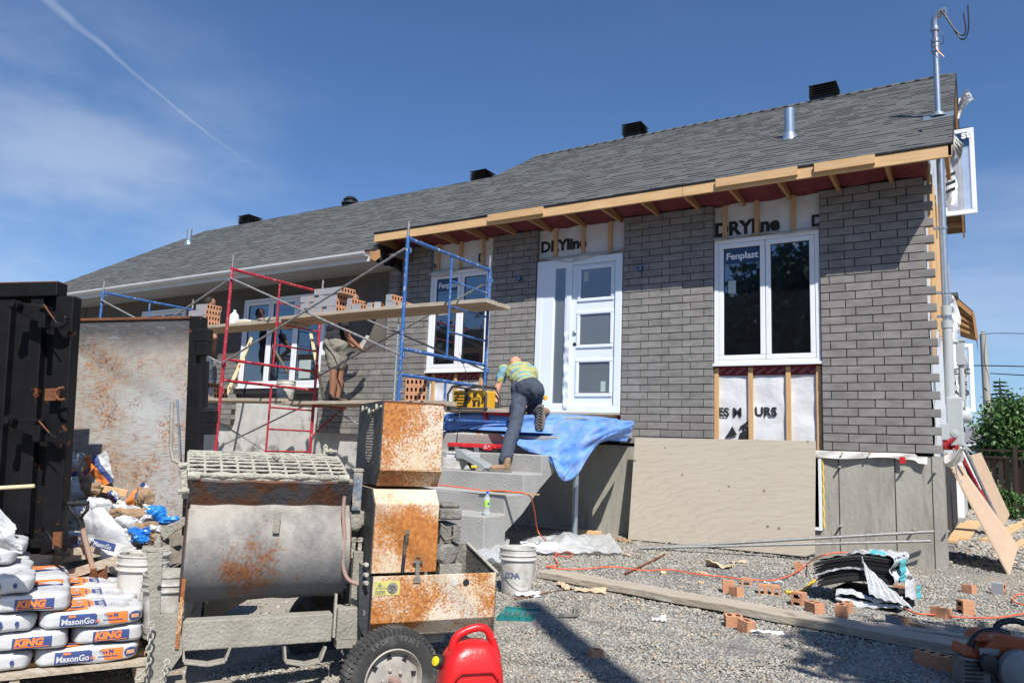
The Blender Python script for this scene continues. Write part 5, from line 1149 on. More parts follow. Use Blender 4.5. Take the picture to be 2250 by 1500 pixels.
def flesh(m, name, mt, parent, vox=.012, it=4):
    o = m.build(name, mt, parent, smooth=2); r = o.modifiers.new('Remesh', 'REMESH'); r.mode = 'VOXEL'; r.voxel_size = vox; r.use_smooth_shade = True
    s_ = o.modifiers.new('Smooth', 'SMOOTH'); s_.iterations = it; s_.factor = .6
    if name in ('tshirt', 'trousers', 'shorts'): d_ = o.modifiers.new('Folds', 'DISPLACE'); d_.texture = CLD; d_.texture_coords = 'LOCAL'; d_.strength = .045; d_.mid_level = .5
    return o
def limb(m, pts, rs):
    for a, b, ra, rb in zip(pts[:-1], pts[1:], rs[:-1], rs[1:]): cap(m, a, ra, b, rb)
def hand(m, wrist, dirn, palm_n, curl=.6, s=1., side=1):
    "palm, four bent fingers and a thumb from the side of the palm"
    d = unit(dirn); n = unit(np.asarray(palm_n, float)-d*np.dot(palm_n, d)); t = np.cross(d, n)*side
    ell(m, np.asarray(wrist)+d*.045*s, .042*s, .018*s, .052*s, d, t)
    for k, (o, L_) in enumerate(((-.030, .066), (-.010, .076), (.010, .072), (.029, .058))):
        p = np.asarray(wrist)+d*.085*s+t*o*s; q = p+unit(d+n*curl*.6)*L_*.5*s; e = q+unit(d*.5+n*curl*1.3)*L_*.5*s; cap(m, p, .0095*s, q, .0088*s, 8); cap(m, q, .0088*s, e, .0072*s, 8)
    p = np.asarray(wrist)+d*.03*s-t*.036*s; q = p+unit(d*.6-t*.8+n*.3)*.04*s; e = q+unit(d+n*.7)*.032*s; cap(m, p, .012*s, q, .0105*s, 8); cap(m, q, .0105*s, e, .009*s, 8)
def head(m, c, face, up, s=1.):
    f = unit(face); u = unit(np.asarray(up, float)-f*np.dot(up, f)); r_ = np.cross(f, u)
    ell(m, c+u*.02*s, .078*s, .096*s, .105*s, u, r_); ell(m, c+f*.025*s-u*.06*s, .058*s, .06*s, .075*s, u, r_)
    cap(m, c+f*.10*s-u*.01*s, .012*s, c+f*.115*s-u*.035*s, .016*s, 8)       # nose
    for k in (-1, 1): ell(m, c+r_*.08*s*k-u*.015*s, .012*s, .02*s, .03*s, u, r_); ell(m, c+r_*.03*s*k+f*.088*s+u*.012*s, .016*s, .008*s, .01*s, u, r_)
    ell(m, c+f*.088*s-u*.07*s, .026*s, .01*s, .008*s, u, r_)
def boot(parent, heel, toe_dir, up, mt='boot_tan', nm='boot', s=1., ankle=None, tread=False):
    f = unit(toe_dir); u = unit(np.asarray(up, float)-f*np.dot(up, f)); r_ = np.cross(f, u); h = np.asarray(heel, float)
    m = MB(); ell(m, h+f*.03*s+u*.07*s, .043*s, .05*s, .065*s, u, r_); ell(m, h+f*.14*s+u*.05*s, .050*s, .10*s, .044*s, u, r_); ell(m, h+f*.2*s+u*.042*s, .05*s, .06*s, .036*s, u, r_); cap(m, h+f*.035*s+u*.08*s, .046*s, h+f*.03*s+u*.15*s, .05*s)
    b = flesh(m, nm, mt, parent, .011, 3)
    out = [(-.035, -.03), (.035, -.03), (.045, .06), (.046, .14), (.056, .2), (.045, .26), (.0, .285), (-.045, .26), (-.056, .2), (-.046, .14), (-.045, .06)]
    m = MB(); m.prism([(x*s, y*s) for x, y in out], h-u*.0*s, r_, f, u*.03*s)
    if tread:
        for k in range(8):
            y = (.0+.034*k)*s
            for sg in (-1, 1): m.bar(h+f*y-u*.004*s, h+f*(y+.022*s)+r_*.040*s*sg-u*.004*s, .009*s, .010*s, up=u, mi=1)
    m.build('sole', ['boot_sole', 'black_plastic'], b, bevel=.004); return b
# --- kneeling worker in the striped shirt
KA = empty('person', AZ(1160, 1000, .97), 'bent-over worker in a yellow and blue striped T-shirt and dark work trousers', 'person')
hipc = T(1160, 850, -1.72); shR = T(1168, 815, -1.28); shL = T(1108, 812, -1.32); hd = T(1131, 800, -1.12)
chest = (shR+shL)/2
ax_t = unit(chest-hipc)
kneeS = T(1133, 930, -1.98); ankS = T(1110, 1003, -2.33); hipL = T(1142, 858, -1.72); hipR = T(1178, 858, -1.70)
kneeK = T(1172, 905, -1.33); kneeK[2] = 1.71; ankK = T(1190, 925, -1.78); ankK[2] = max(ankK[2], 1.67)
elb = T(1090, 862, -1.42); wri = T(1091, 892, -1.52); elbR = T(1180, 868, -1.15); wriR = T(1150, 905, -1.3)
m = MB(); head(m, hd, (-.15, .55, -.85), (-.1, .8, .5), 1.02); cap(m, chest+ax_t*.0, .05, hd-V(0, .02, -.02), .055); limb(m, [hipc, (hipc+chest)/2+V(0, 0, .0), chest], [.08, .08, .08]); limb(m, [shL, elb, wri], [.055, .044, .030]); limb(m, [shR, elbR, wriR], [.055, .044, .03])
limb(m, [hipL, kneeS, ankS], [.085, .06, .045]); limb(m, [hipR, kneeK, ankK], [.085, .06, .045]); hand(m, wri, wri-elb, (.3, .6, -.2), .8); hand(m, wriR, wriR-elbR, (-.3, .5, -.2), .8)
flesh(m, 'body', 'skin', KA, .010, 3)
striped('tshirt_stripes', ax_t, .155, .10-float((hipc@ax_t)/.155) % 1, (.36, .37, .14), (.15, .30, .36))
m = MB(); sd = unit(shR-shL)
for t, rx, ry in ((.02, .165, .125), (.25, .158, .12), (.5, .168, .125), (.75, .19, .125), (.95, .185, .11), (1.08, .13, .08)): ell(m, hipc+(chest-hipc)*t+V(0, 0, .015), rx, ry, .10, ax_t, sd)
cap(m, shL, .072, shL+(elb-shL)*.52, .062); cap(m, shR, .072, shR+(elbR-shR)*.5, .062)
flesh(m, 'tshirt', 'tshirt_stripes', KA, .012, 6)
m = MB(); ell(m, hipc-ax_t*.03-V(0, 0, .0), .175, .14, .13, ax_t, sd); ell(m, hipL+V(0, -.04, .01), .10, .10, .12); ell(m, hipR+V(0, -.04, .01), .10, .10, .12)
limb(m, [hipL, kneeS, ankS-(kneeS-ankS)*.03], [.112, .080, .074]); limb(m, [hipR, kneeK, ankK+(kneeK-ankK)*.15], [.112, .085, .068]); flesh(m, 'trousers', 'jeans', KA, .012, 5)
m = MB(); m.lathe([(.172, -.012), (.178, -.012), (.178, .018), (.172, .018)], (0, 0, 0), ax_t, 24); 
for i in range(len(m.v)):
    q = np.array(m.v[i]); s_ = q@sd; o_ = np.cross(ax_t, sd); m.v[i] = tuple(hipc+ax_t*(.085+q@ax_t)+sd*s_*.99+o_*(q@o_)*.80)
m.build('belt', 'boot_sole', KA)
boot(KA, ankS+V(.06, -.0, 0)+V(0, 0, .968-ankS[2]), (-.75, -.65, 0), (0, 0, 1), 'boot_tan', s=.88)
boot(KA, ankK+V(.02, -.08, .06), (0.05, -.12, -1), (0, 1, -.12), 'boot_tan', s=1.0, tread=True)
m = MB(); hand(m, wri-unit(wri-elb)*.01, wri-elb, (.3, .6, -.2), .8, 1.22); cap(m, wri-unit(wri-elb)*.03, .038, wri+unit(wri-elb)*.03, .036); flesh(m, 'glove', 'glove', KA, .007, 2)
m = MB(); P0 = T(1197, 874, -1.78); m.lathe([(.028, 0), (.028, .02), (0, .02)], P0, (1, -.3, 0), 12); m.build('tape_measure', 'radio_yellow', KA)
# --- worker in shorts on the lower platform
BY = -.78
KB = empty('person', (AY(738, 870, BY)[0], BY, 1.83), 'worker in a black T-shirt and khaki shorts laying brick on the lower platform', 'person')
q = lambda px, py, y=BY: AY(px, py, y)
hip = q(737, 752); che = q(744, 695, -.70); hdc = q(775, 660, -.55); sL = q(727, 695, -.86); sR = q(762, 697, -.62)
m = MB(); head(m, hdc, (.75, .4, -.45), (.1, .1, 1), 1.02); cap(m, che, .06, hdc, .055); limb(m, [hip, (hip+che)/2, che], [.12, .12, .12])
k1 = q(733, 812, -.84); k2 = q(748, 812, -.66); a1 = q(730, 857, -.84); a2 = q(742, 862, -.68); k1[2] = k2[2] = 2.36; a1[2] = 1.93; a2[2] = 1.93
limb(m, [hip+V(-.09, -.05, -.02), k1, a1], [.09, .062, .045]); limb(m, [hip+V(.08, .05, -.02), k2, a2], [.09, .062, .045]); cap(m, (k1+a1)/2+V(0, .03, .05), .058, a1, .042); cap(m, (k2+a2)/2+V(0, .03, .05), .058, a2, .042)
e1 = q(766, 742, -.68); w1 = q(790, 764, -.52); limb(m, [q(755, 705, -.82), e1, w1], [.058, .047, .032]); hand(m, w1, w1-e1, (0, .5, .6), .8)
e2 = q(758, 738, -.5); limb(m, [sR, e2, q(775, 762, -.38)], [.055, .045, .03]); hand(m, q(775, 762, -.38), (1, .3, -.1), (0, .3, .8), .7); flesh(m, 'body', 'skin_tan', KB, .011, 3)
m = MB()
for t, rx, ry in ((-.08, .17, .135), (.2, .18, .14), (.5, .185, .14), (.8, .20, .135), (1.0, .16, .11)): ell(m, hip+(che-hip)*t, rx, ry, .12, che-hip, (.7, .5, 0))
cap(m, q(755, 703, -.80), .078, q(758, 715, -.82), .074); cap(m, sR, .078, sR+(e2-sR)*.45, .07); flesh(m, 'tshirt', 'black_shirt', KB, .013, 5)
m = MB(); ell(m, hip+V(0, 0, -.05), .185, .15, .15, (0, 0, 1), (.8, .4, 0)); cap(m, hip+V(-.08, -.05, -.05), .12, k1+V(0, 0, .10), .098); cap(m, hip+V(.08, .05, -.05), .12, k2+V(0, 0, .10), .098); flesh(m, 'shorts', 'khaki', KB, .013, 4)
for a_, sg in ((a1, 0), (a2, 1)): boot(KB, V(a_[0]-.04, a_[1], 1.828), (.9, .1+.25*sg, 0), (0, 0, 1), 'boot_dark', s=1.05)
m = MB(); ell(m, hdc+V(-.02, -.02, .04), .086, .10, .10); flesh(m, 'hair', 'hair_dark', KB, .012, 2)
# board (hawk) in his hand
m = MB(); P0 = q(798, 752, -.50); m.prism([(-.12, -.1), (.02, .12), (.1, .1), (.0, -.14)], P0, (1, 0, 0), (.3, 0, 1), (0, .015, 0)); tag(m.build('mortar_hawk', 'bucket_white', bevel=.004), 'pale mortar board held by the worker in shorts', 'mortar board')
# --- third worker mostly behind the dumpster
CY = -.75; KC = empty('person', (AY(452, 870, CY)[0], CY, 1.87), 'bare-armed worker in dark clothes half hidden behind the rusty dumpster', 'person')
q = lambda px, py, y=CY: AY(px, py, y)
hip = q(449, 770); che = q(452, 705); hdc = q(462, 668, -.6); m = MB(); head(m, hdc, (.5, .6, -.3), (0, 0, 1)); cap(m, che, .06, hdc, .055); limb(m, [hip, che], [.12, .125])
s1 = q(465, 712, -.85); e1 = q(472, 742, -.9); w1 = q(469, 772, -.75); limb(m, [s1, e1, w1], [.06, .048, .034]); hand(m, w1, (0, .5, -.8), (0, .6, .4), .7); k1 = q(447, 815); k2 = q(458, 815); f1 = q(446, 862); f2 = q(458, 862); limb(m, [hip, k1, f1], [.09, .06, .045]); limb(m, [hip, k2, f2], [.09, .06, .045]); flesh(m, 'body', 'skin_tan', KC, .012, 3)
m = MB(); limb(m, [hip, (hip+che)/2, che], [.165, .165, .17]); cap(m, s1, .075, s1+(e1-s1)*.3, .07); flesh(m, 'tshirt', 'black_shirt', KC, .014, 4)
m = MB(); limb(m, [hip, k1, f1], [.14, .095, .075]); limb(m, [hip, k2, f2], [.14, .095, .075]); flesh(m, 'trousers', 'jeans', KC, .014, 4)
for f_ in (f1, f2): boot(KC, V(f_[0], f_[1], 1.868), (.3, .9, 0), (0, 0, 1), 'boot_dark')
m = MB(); ell(m, hdc+V(-.01, -.02, .04), .086, .10, .10); flesh(m, 'hair', 'hair_dark', KC, .012, 2)
# ================================================================ mixer
E1 = V(.56, .8285, 0); E2 = V(-.8285, .56, 0); M0 = AD(590, 1180, 4.0)
def MP(px, py, off=0.):
    d = ray(px, py); t = (off-(CAM-M0)@E2)/(d@E2); return CAM+d*t
def zM(py, off=0., px=590): return MP(px, py, off)[2]
def aM(px, py, off=0.): return (MP(px, py, off)-M0)@E1
def W_(a, off, z): return V(M0[0], M0[1], 0)+E1*a+E2*off+V(0, 0, z)
def patina(name, base, base2, rust, rust2, spot=None, cover=.5, fine=70., big=4., bottom=None, rough=.75):
    "paint eaten by fine rust speckle that gathers in larger blooms; spot = (centre, radius) of one big bloom"
    m = bpy.data.materials.new(name); m.use_nodes = True; nt = m.node_tree; N = nt.nodes.new; L = nt.links.new; bs = nt.nodes['Principled BSDF']; bs.inputs['Roughness'].default_value = rough
    tc = N('ShaderNodeTexCoord')
    def noise(sc, det=8, rg=.65, st=None):
        n = N('ShaderNodeTexNoise'); n.inputs['Scale'].default_value = sc; n.inputs['Detail'].default_value = det; n.inputs['Roughness'].default_value = rg
        if st: mp = N('ShaderNodeMapping'); mp.inputs['Scale'].default_value = st; L(tc.outputs['Object'], mp.inputs[0]); L(mp.outputs[0], n.inputs[0])
        else: L(tc.outputs['Object'], n.inputs[0])
        return n.outputs['Fac']
    def M(op, a, b=0., c=0.):
        n = N('ShaderNodeMath'); n.operation = op
        for i_, v in enumerate((a, b, c)):
            if isinstance(v, (int, float)): n.inputs[i_].default_value = v
            else: L(v, n.inputs[i_])
        return n.outputs[0]
    def mr(x, a, b):
        n = N('ShaderNodeMapRange'); L(x, n.inputs[0]); n.inputs[1].default_value = a; n.inputs[2].default_value = b; return n.outputs[0]
    def mixc(f, a, b):
        n = N('ShaderNodeMix'); n.data_type = 'RGBA'; L(f, n.inputs[0])
        for k_, v in ((6, a), (7, b)):
            if isinstance(v, tuple): n.inputs[k_].default_value = (*v, 1)
            else: L(v, n.inputs[k_])
        return n.outputs[2]
    f1 = noise(fine); f2 = noise(big, 9, .6)
    v = M('ADD', M('MULTIPLY', f1, .62), M('MULTIPLY', f2, .68))
    if spot:
        d = N('ShaderNodeVectorMath'); d.operation = 'DISTANCE'; L(tc.outputs['Object'], d.inputs[0]); d.inputs[1].default_value = tuple(float(q) for q in spot[0])
        v = M('ADD', v, M('MULTIPLY', mr(M('ADD', d.outputs['Value'], M('MULTIPLY', noise(7, 4), .22)), spot[1]+.13, .1), .36))
    rm = mr(v, cover, cover+(.17 if spot else .10))
    bc = mixc(mr(noise(4.5, 10, .7), .38, .62), base, base2)
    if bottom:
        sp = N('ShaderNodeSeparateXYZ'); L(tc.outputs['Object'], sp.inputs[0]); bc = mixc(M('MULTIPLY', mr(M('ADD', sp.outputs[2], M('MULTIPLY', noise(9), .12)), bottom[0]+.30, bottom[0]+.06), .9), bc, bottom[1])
    col = mixc(rm, bc, mixc(mr(noise(fine*.6), .4, .62), rust, rust2)); L(col, bs.inputs['Base Color'])
    b_ = N('ShaderNodeBump'); b_.inputs['Strength'].default_value = .35; b_.inputs['Distance'].default_value = .01; L(M('ADD', f1, M('MULTIPLY', rm, -.4)), b_.inputs['Height']); L(b_.outputs[0], bs.inputs['Normal'])
    MATS[name] = m
patina('hull', (.33, .31, .27), (.16, .152, .145), (.24, .085, .025), (.11, .045, .02), spot=(MP(560, 1262, -.02), .34), cover=.82, fine=55, big=5, bottom=(zM(1305), (.10, .115, .14)))  # lower hull turns dark bluish in the colour: underside shade painted in
mat('hull_dark', (.10, .085, .075), (.05, .06, .08), scale=7, rough=.8, bump=.4, bscale=30, c3=(.12, .045, .02), t3=.5, s3=6, soft=.06)
mat('cement_coat', (.46, .44, .37), (.34, .325, .27), scale=14, rough=.95, bump=1.0, bscale=50)
mat('dusty_steel', (.34, .32, .27), (.24, .225, .19), scale=7, rough=.9, bump=.5, bscale=60, c3=(.28, .17, .09), t3=.64, s3=5, soft=.06)
patina('rusty_cream', (.66, .60, .50), (.60, .47, .30), (.52, .21, .045), (.30, .09, .018), cover=.60, fine=85, big=3.6, rough=.6)
patina('rusty_lower', (.62, .56, .46), (.58, .46, .30), (.50, .20, .045), (.34, .11, .02), spot=(MP(935, 1180, -.10), .22), cover=.62, fine=70, big=3.2, rough=.65)
patina('rusty_orange', (.58, .46, .30), (.50, .26, .09), (.36, .12, .028), (.20, .06, .018), cover=.56, fine=80, big=5, rough=.7)
mat('rust', (.20, .07, .025), (.12, .045, .02), scale=14, rough=.9, bump=.5, bscale=60)
mat('hood_black', (.055, .058, .062), (.03, .032, .035), scale=9, rough=.6, bump=.3, bscale=30, c3=(.22, .21, .19), t3=.66, s3=14, soft=.03)
mat('engine_grey', (.25, .24, .21), (.13, .125, .11), scale=18, rough=.8, bump=.6, bscale=50)
mat('old_blue', (.08, .15, .26), (.12, .13, .14), scale=8, rough=.7, bump=.4, bscale=40, c3=(.33, .31, .27), t3=.5, s3=9)
mat('rubber', (.045, .045, .044), (.03, .03, .03), scale=20, rough=.85, c3=(.13, .125, .115), t3=.55, s3=7, soft=.1)
mat('rim_steel', (.46, .44, .40), (.34, .32, .29), scale=12, rough=.6, metal=.35, c3=(.40, .37, .31), t3=.55, s3=9)
mat('can_red', (.66, .018, .018), (.56, .012, .014), scale=5, rough=.34, bump=.12, bscale=60, c3=(.72, .10, .09), t3=.70, s3=14, soft=.04)
mx_ = empty('mortar_mixer', W_(0, .3, -.1), 'rusty towable mortar mixer crusted with cement beside the pallet of sacks', 'mortar mixer')
a0, a1 = aM(410, 1180), aM(768, 1180)
zt = zM(1052); zl = [zM(p) for p in (1052, 1060, 1112, 1122, 1150, 1190, 1235, 1275, 1300, 1318)]
hull = [(.02, zl[0]), (.0, zl[1]), (.075, zl[2]), (.06, zl[3]), (.01, zl[4]), (-.03, zl[5]), (-.035, zl[6]), (.0, zl[7]), (.05, zl[8]), (.11, zl[9])]
th = [(o, z) for o, z in hull]+[(.25, zl[9]-.04), (.42, zl[8]), (.55, zl[6]), (.60, zl[4]), (.58, zt), (.5, zt+.08)]
n = len(th); nu = 26; m = MB(); P = []
for i in range(nu+1):
    a = a0+(a1-a0)*i/nu
    for o, z in th: P.append(W_(a, o+.003*math.sin(i*1.7+z*20), z+.003*math.sin(i*.9+o*30)))
m.add(P, [(i*n+j, (i+1)*n+j, (i+1)*n+(j+1), i*n+j+1) for i in range(nu) for j in range(n-1)], 0)
for i in range(nu):
    pass
m.m = [1 if (k % (n-1)) in (0, 1) else 0 for k in range(len(m.f))]  # hollow band below the lip: recess shade painted as darker steel
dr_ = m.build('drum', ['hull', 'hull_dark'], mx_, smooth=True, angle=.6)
for sgn, a in ((0, a0), (1, a1)):
    m = MB(); m.prism(th, V(M0[0], M0[1], 0)+E1*(a-.006 if sgn == 0 else a), E2, (0, 0, 1), E1*.006); m.build('drum_end', 'hull_dark', mx_)
m = MB(); m.hexa(W_(a0, .01, zt-.012), E1*(a1-a0), E2*.05, (0, 0, .018)); m.build('drum_lip', 'cement_coat', mx_, bevel=.004)
m = MB(); c = MP(600, 1150, -.02); m.hexa(c+V(0, 0, -.05), E1*.035, -E2*.012, (0, 0, .12)); m.build('tab', 'dusty_steel', mx_, bevel=.003)
# grate over the drum
zb = MP(590, 997, .42)[2]; zf = MP(590, 1044, .03)[2]; ga0, ga1 = aM(415, 1040, .03)-.005, aM(765, 1045, .03)
def GP(a, t): return W_(a, .03+.40*t, zf+(zb-zf)*t+.012*math.sin(t*3.1))
gr = None
m = MB()
for k in range(8):
    t = k/7; pts = [GP(ga0+(ga1-ga0)*i/30, t)+V(0, 0, .0012*math.sin(i*1.9+k*2)) for i in range(31)]
    m.tube(pts, [.0078+.0016*abs(math.sin(i*2.3+k*1.7)) for i in range(31)], 7)
for k in range(11):
    a = ga0+(ga1-ga0)*k/10; m.tube([GP(a, t/8)-V(0, 0, .004) for t in range(9)], .0085, 6)
m.build('grate', 'cement_coat', mx_, smooth=True)
m = MB(); m.tube([GP(ga0+(ga1-ga0)*i/30, -.03)+V(0, 0, .0) for i in range(31)], [.017+.004*math.sin(i*1.3) for i in range(31)], 8)
for k in range(12): a = ga0+.06+(ga1-ga0-.12)*k/11; m.hexa(GP(a, -.03)-V(0, 0, .045), E1*.035, E2*.012, (0, 0, .035))
m.build('grate_frame', 'cement_coat', mx_, smooth=True)
for a in (ga0+.03, ga1-.03): m = MB(); m.tube([GP(a, -.06)-E1*.03, GP(a, -.06)+E1*.03], .022, 10); m.build('hinge_bolt', 'cement_coat', mx_, smooth=True)
c = GP(ga1-.07, .95); m = MB(); m.prism([(-.012, 0), (.012, 0), (.014, .06), (0, .075), (-.014, .06)], c, E1, (0, 0, 1), E2*.012); m.tube([c+V(0, 0, .03), c+V(0, 0, .03)+E1*.07], .01, 8); m.lathe([(.018, 0), (.018, .02)], c+V(0, 0, .03)+E1*.02, E1, 8); m.build('lifting_lug', 'cement_coat', mx_)
c = GP((ga0+ga1)/2+.04, .45)+V(0, 0, .02); rock(616, 1016, 0, .022, 'lump of dried mortar lying on the grate of the mixer', 'cement_coat', c, 'mortar_lump')
# dump handle and rods, left
m = MB(); m.tube([MP(378, 883, .2), MP(375, 985, .18), MP(380, 1010, .15), MP(402, 1021, .10)], .010, 8); m.build('dump_handle', 'dusty_steel', mx_, smooth=True)
m = MB(); m.hexa(MP(396, 1020, .02), E1*.03, E2*.02, MP(400, 1095, .02)-MP(396, 1020, .02)); m.tube([MP(392, 1024, .02), MP(412, 1020, .02)], .014, 8); m.tube([MP(390, 1080, .0), MP(416, 1078, .0)], .014, 8); m.build('handle_link', 'cement_coat', mx_, bevel=.003)
# blue latch box and hose, right of the drum
m = MB(); m.hexa(MP(772, 1122, .10), E1*.055, E2*.05, MP(778, 1033, .10)-MP(772, 1122, .10)); m.build('latch_box', 'old_blue', mx_, bevel=.006)
m = MB(); m.hexa(MP(777, 1036, .095), E1*.06, E2*.06, (0, 0, .018)); m.build('latch_cap', 'cement_coat', mx_, bevel=.004)
m = MB(); m.hexa(MP(762, 1156, .12), E1*.10, E2*.1, (0, 0, .085)); m.lathe([(.04, 0), (.04, .05), (.02, .06)], MP(778, 1150, .11), -E2, 12); m.build('bearing_block', 'dusty_steel', mx_, bevel=.01)
for px in (763, 775, 789): m = MB(); m.lathe([(.012, 0), (.012, .09), (.017, .09), (.017, .11), (0, .115)], MP(px, 1225, .08), (0, 0, 1), 8); m.build('bolt', 'cement_coat', mx_)
m = MB(); m.tube(bez([MP(757, 1090, .02), MP(754, 1130, .0), MP(757, 1180, -.02), MP(754, 1240, -.03), MP(765, 1272, -.05), MP(792, 1284, -.06), MP(806, 1283, -.06)], 8), .011, 8); m.build('grease_hose', mat('hose_pink', (.36, .22, .19), (.3, .2, .17), scale=9, rough=.8), mx_, smooth=True)
# chassis
m = MB(); A_, B2 = MP(396, 1418, -.02), MP(728, 1406, -.02); ln = (B2-A_)@E1; m.hexa(W_(aM(396, 1418, -.02), -.02, zM(1418, -.02)), E1*ln, E2*.09, (0, 0, .145)); m.build('cross_beam', 'dusty_steel', mx_, bevel=.006)
m = MB(); ul = [(322, 1215), (358, 1212), (352, 1350), (392, 1352), (402, 1420), (400, 1437), (350, 1510), (318, 1520), (330, 1350)]
Q = [MP(px, py, -.05) for px, py in ul]; m.prism([((q-Q[0])@E1, q[2]-Q[0][2]) for q in Q], Q[0], E1, (0, 0, 1), E2*.05); m.build('end_plate', 'dusty_steel', mx_, bevel=.004)
m = MB(); c = MP(345, 1212, -.04); m.hexa(c-E1*.07, E1*.13, E2*.1, (0, 0, .02)); m.lathe([(.02, 0), (.02, .03), (.012, .03), (.012, .06)], c-E1*.0+E2*.04+V(0, 0, .02), n=8); m.build('cap_plate', 'dusty_steel', mx_, bevel=.003); m = MB(); m.lathe([(.01, 0), (.0101, .002)], MP(350, 1290, -.053), -E2, 12); m.build('bolt_hole', 'dark_gap', mx_)
m = MB(); m.hexa(MP(400, 1272, -.06), E1*.018, E2*.02, MP(384, 1425, -.06)-MP(400, 1272, -.06)); m.build('support_strap', 'rusty_orange', mx_)
m = MB(); m.hexa(MP(731, 1400, -.06), E1*.012, E2*.03, MP(737, 1305, -.0)-MP(731, 1400, -.06)); m.build('support_strap', 'dusty_steel', mx_)
for xa, xb in ((402, 508), (624, 716)):
    m = MB(); Q = [MP(xa, 1418, .01), MP(xa+2, 1452, .0), MP((xa+xb)//2, 1458, .0), MP(xb-14, 1450, .0), MP(xb-2, 1418, .01)]
    for s_ in range(4): 
        m.bar(Q[s_], Q[s_+1], .07, .012, up=(0, 0, 1) if s_ in (1, 2) else E1)
    m.build('skid_hoop', 'dusty_steel', mx_, bevel=.003)
m = MB(); m.hexa(MP(768, 1365, .04), E1*.055, E2*.05, (0, 0, MP(768, 1212, .04)[2]-MP(768, 1365, .04)[2])); m.build('upright', 'dusty_steel', mx_, bevel=.004)
m = MB(); m.hexa(MP(738, 1408, .0), E1*.14, E2*.12, (0, 0, .17)); m.build('side_frame', 'dusty_steel', mx_, bevel=.005)
m = MB(); m.hexa(MP(740, 1350, .75), E1*.03, E2*.03, (0, 0, .25)); 
def wheel(c, axis, R_, wd, name, parent, face=True):
    ax = unit(axis); m = MB(); h = wd/2
    m.lathe([(R_*.60, -h*.80), (R_*.74, -h*1.0), (R_*.9, -h*.98), (R_*.97, -h*.82), (R_, -h*.55), (R_*1.005, 0), (R_, h*.55), (R_*.97, h*.82), (R_*.9, h*.98), (R_*.88, h*1.02), (R_*.80, h*1.03), (R_*.74, h*1.0), (R_*.70, h*1.02), (R_*.61, h*.82), (R_*.60, h*.3), (R_*.60, -h*.3), (R_*.60, -h*.80)], c, ax, 56, cap=False)
    ty = m.build('tyre', 'rubber', parent, smooth=True)
    # shoulder tread blocks
    m = MB(); a = unit(np.cross(ax, (0, 0, 1))); b = np.cross(ax, a); N_ = 62
    for k in range(N_):
        w = 2*math.pi*k/N_; rd_ = a*math.cos(w)+b*math.sin(w); tg = -a*math.sin(w)+b*math.cos(w)
        m.hexa(c+rd_*R_*.915+ax*h*.90-tg*.008, tg*.015, rd_*R_*.075, ax*h*.12)
        m.hexa(c+rd_*R_*.99-ax*h*.7-tg*.008, tg*.014, rd_*R_*.022, ax*h*1.45)
    m.build('tread', 'rubber', ty)
    return ty, a, b
WC = MP(857, 1489, -.30); WR = .255
WN = unit(-E2+E1*.10+V(0, 0, .02)); wh = empty('wheel_root', WC, '', '') if False else mx_
ty, wa, wb = wheel(WC, WN, WR, .13, 'tyre', mx_)
ri = MB(); h = .065; ri.lathe([(WR*.62, h*.85), (WR*.60, h*.95), (WR*.575, h*.80), (WR*.55, h*.45), (WR*.50, h*.30), (WR*.44, h*.42), (WR*.34, h*.52), (WR*.2, h*.45), (WR*.13, h*.45), (WR*.13, h*.62), (0, h*.62)], WC, WN, 40, cap=False)
rim = ri.build('rim', 'rim_steel', mx_, smooth=True, angle=.5)
for k in range(8):
    w = 2*math.pi*k/8+.2; rd_ = wa*math.cos(w)+wb*math.sin(w); tg = -wa*math.sin(w)+wb*math.cos(w); m = MB(); m.prism([(-.014, -.01), (.014, -.01), (.004, .016), (-.004, .016)], WC+rd_*WR*.455+WN*(h*.50), tg, rd_, WN*.003); m.build('rim_slot', 'dark_gap', rim)
m = MB(); m.tube([WC+WN*h*.5, WC+WN*(h*.6+.07)], [.026, .022], 16); m.build('hub', 'hose_pink', rim, smooth=True)
for k in range(5):
    w = 2*math.pi*k/5; rd_ = wa*math.cos(w)+wb*math.sin(w); m = MB(); m.lathe([(.009, 0), (.009, .014), (0, .018)], WC+rd_*.052+WN*h*.45, WN, 6); m.build('lug_nut', 'rim_steel', rim)
def ring_text(s, r, w0, dw, size, mt, parent):
    obs = []
    for i, ch in enumerate(s):
        if ch == ' ': continue
        w = w0-i*dw; up = np.array([0, 0, 1.]); up = unit(up-WN*(up@WN)); rt = np.cross(up, WN); rd_ = up*math.cos(w)-rt*math.sin(-w)*-1; rd_ = unit(up*math.cos(w)-rt*math.sin(w)); tg = unit(np.cross(rd_, WN)); text(ch, size, WC+rd_*r+WN*(.0675)-tg*size*.35, tg, rd_, mt, parent, 'moulded_letter', bold=.001, depth=.0008)
ring_text('SPORT TRAIL', WR*.775, .62, .125, .034, mat('raised_rubber', (.13, .128, .12), rough=.8), ty)
# far wheel seen behind the beam
WC2 = MP(716, 1372, .78); w2 = MB(); w2.lathe([(WR*.6, -.05), (WR*.95, -.06), (WR, 0), (WR*.95, .06), (WR*.6, .05), (WR*.5, .02), (0, .02)], WC2, -E2, 40); w2.build('tyre', 'rubber', mx_, smooth=True)
m = MB(); m.tube([WC+E2*.05, WC2], .022, 8); m.build('axle', 'dusty_steel', mx_)
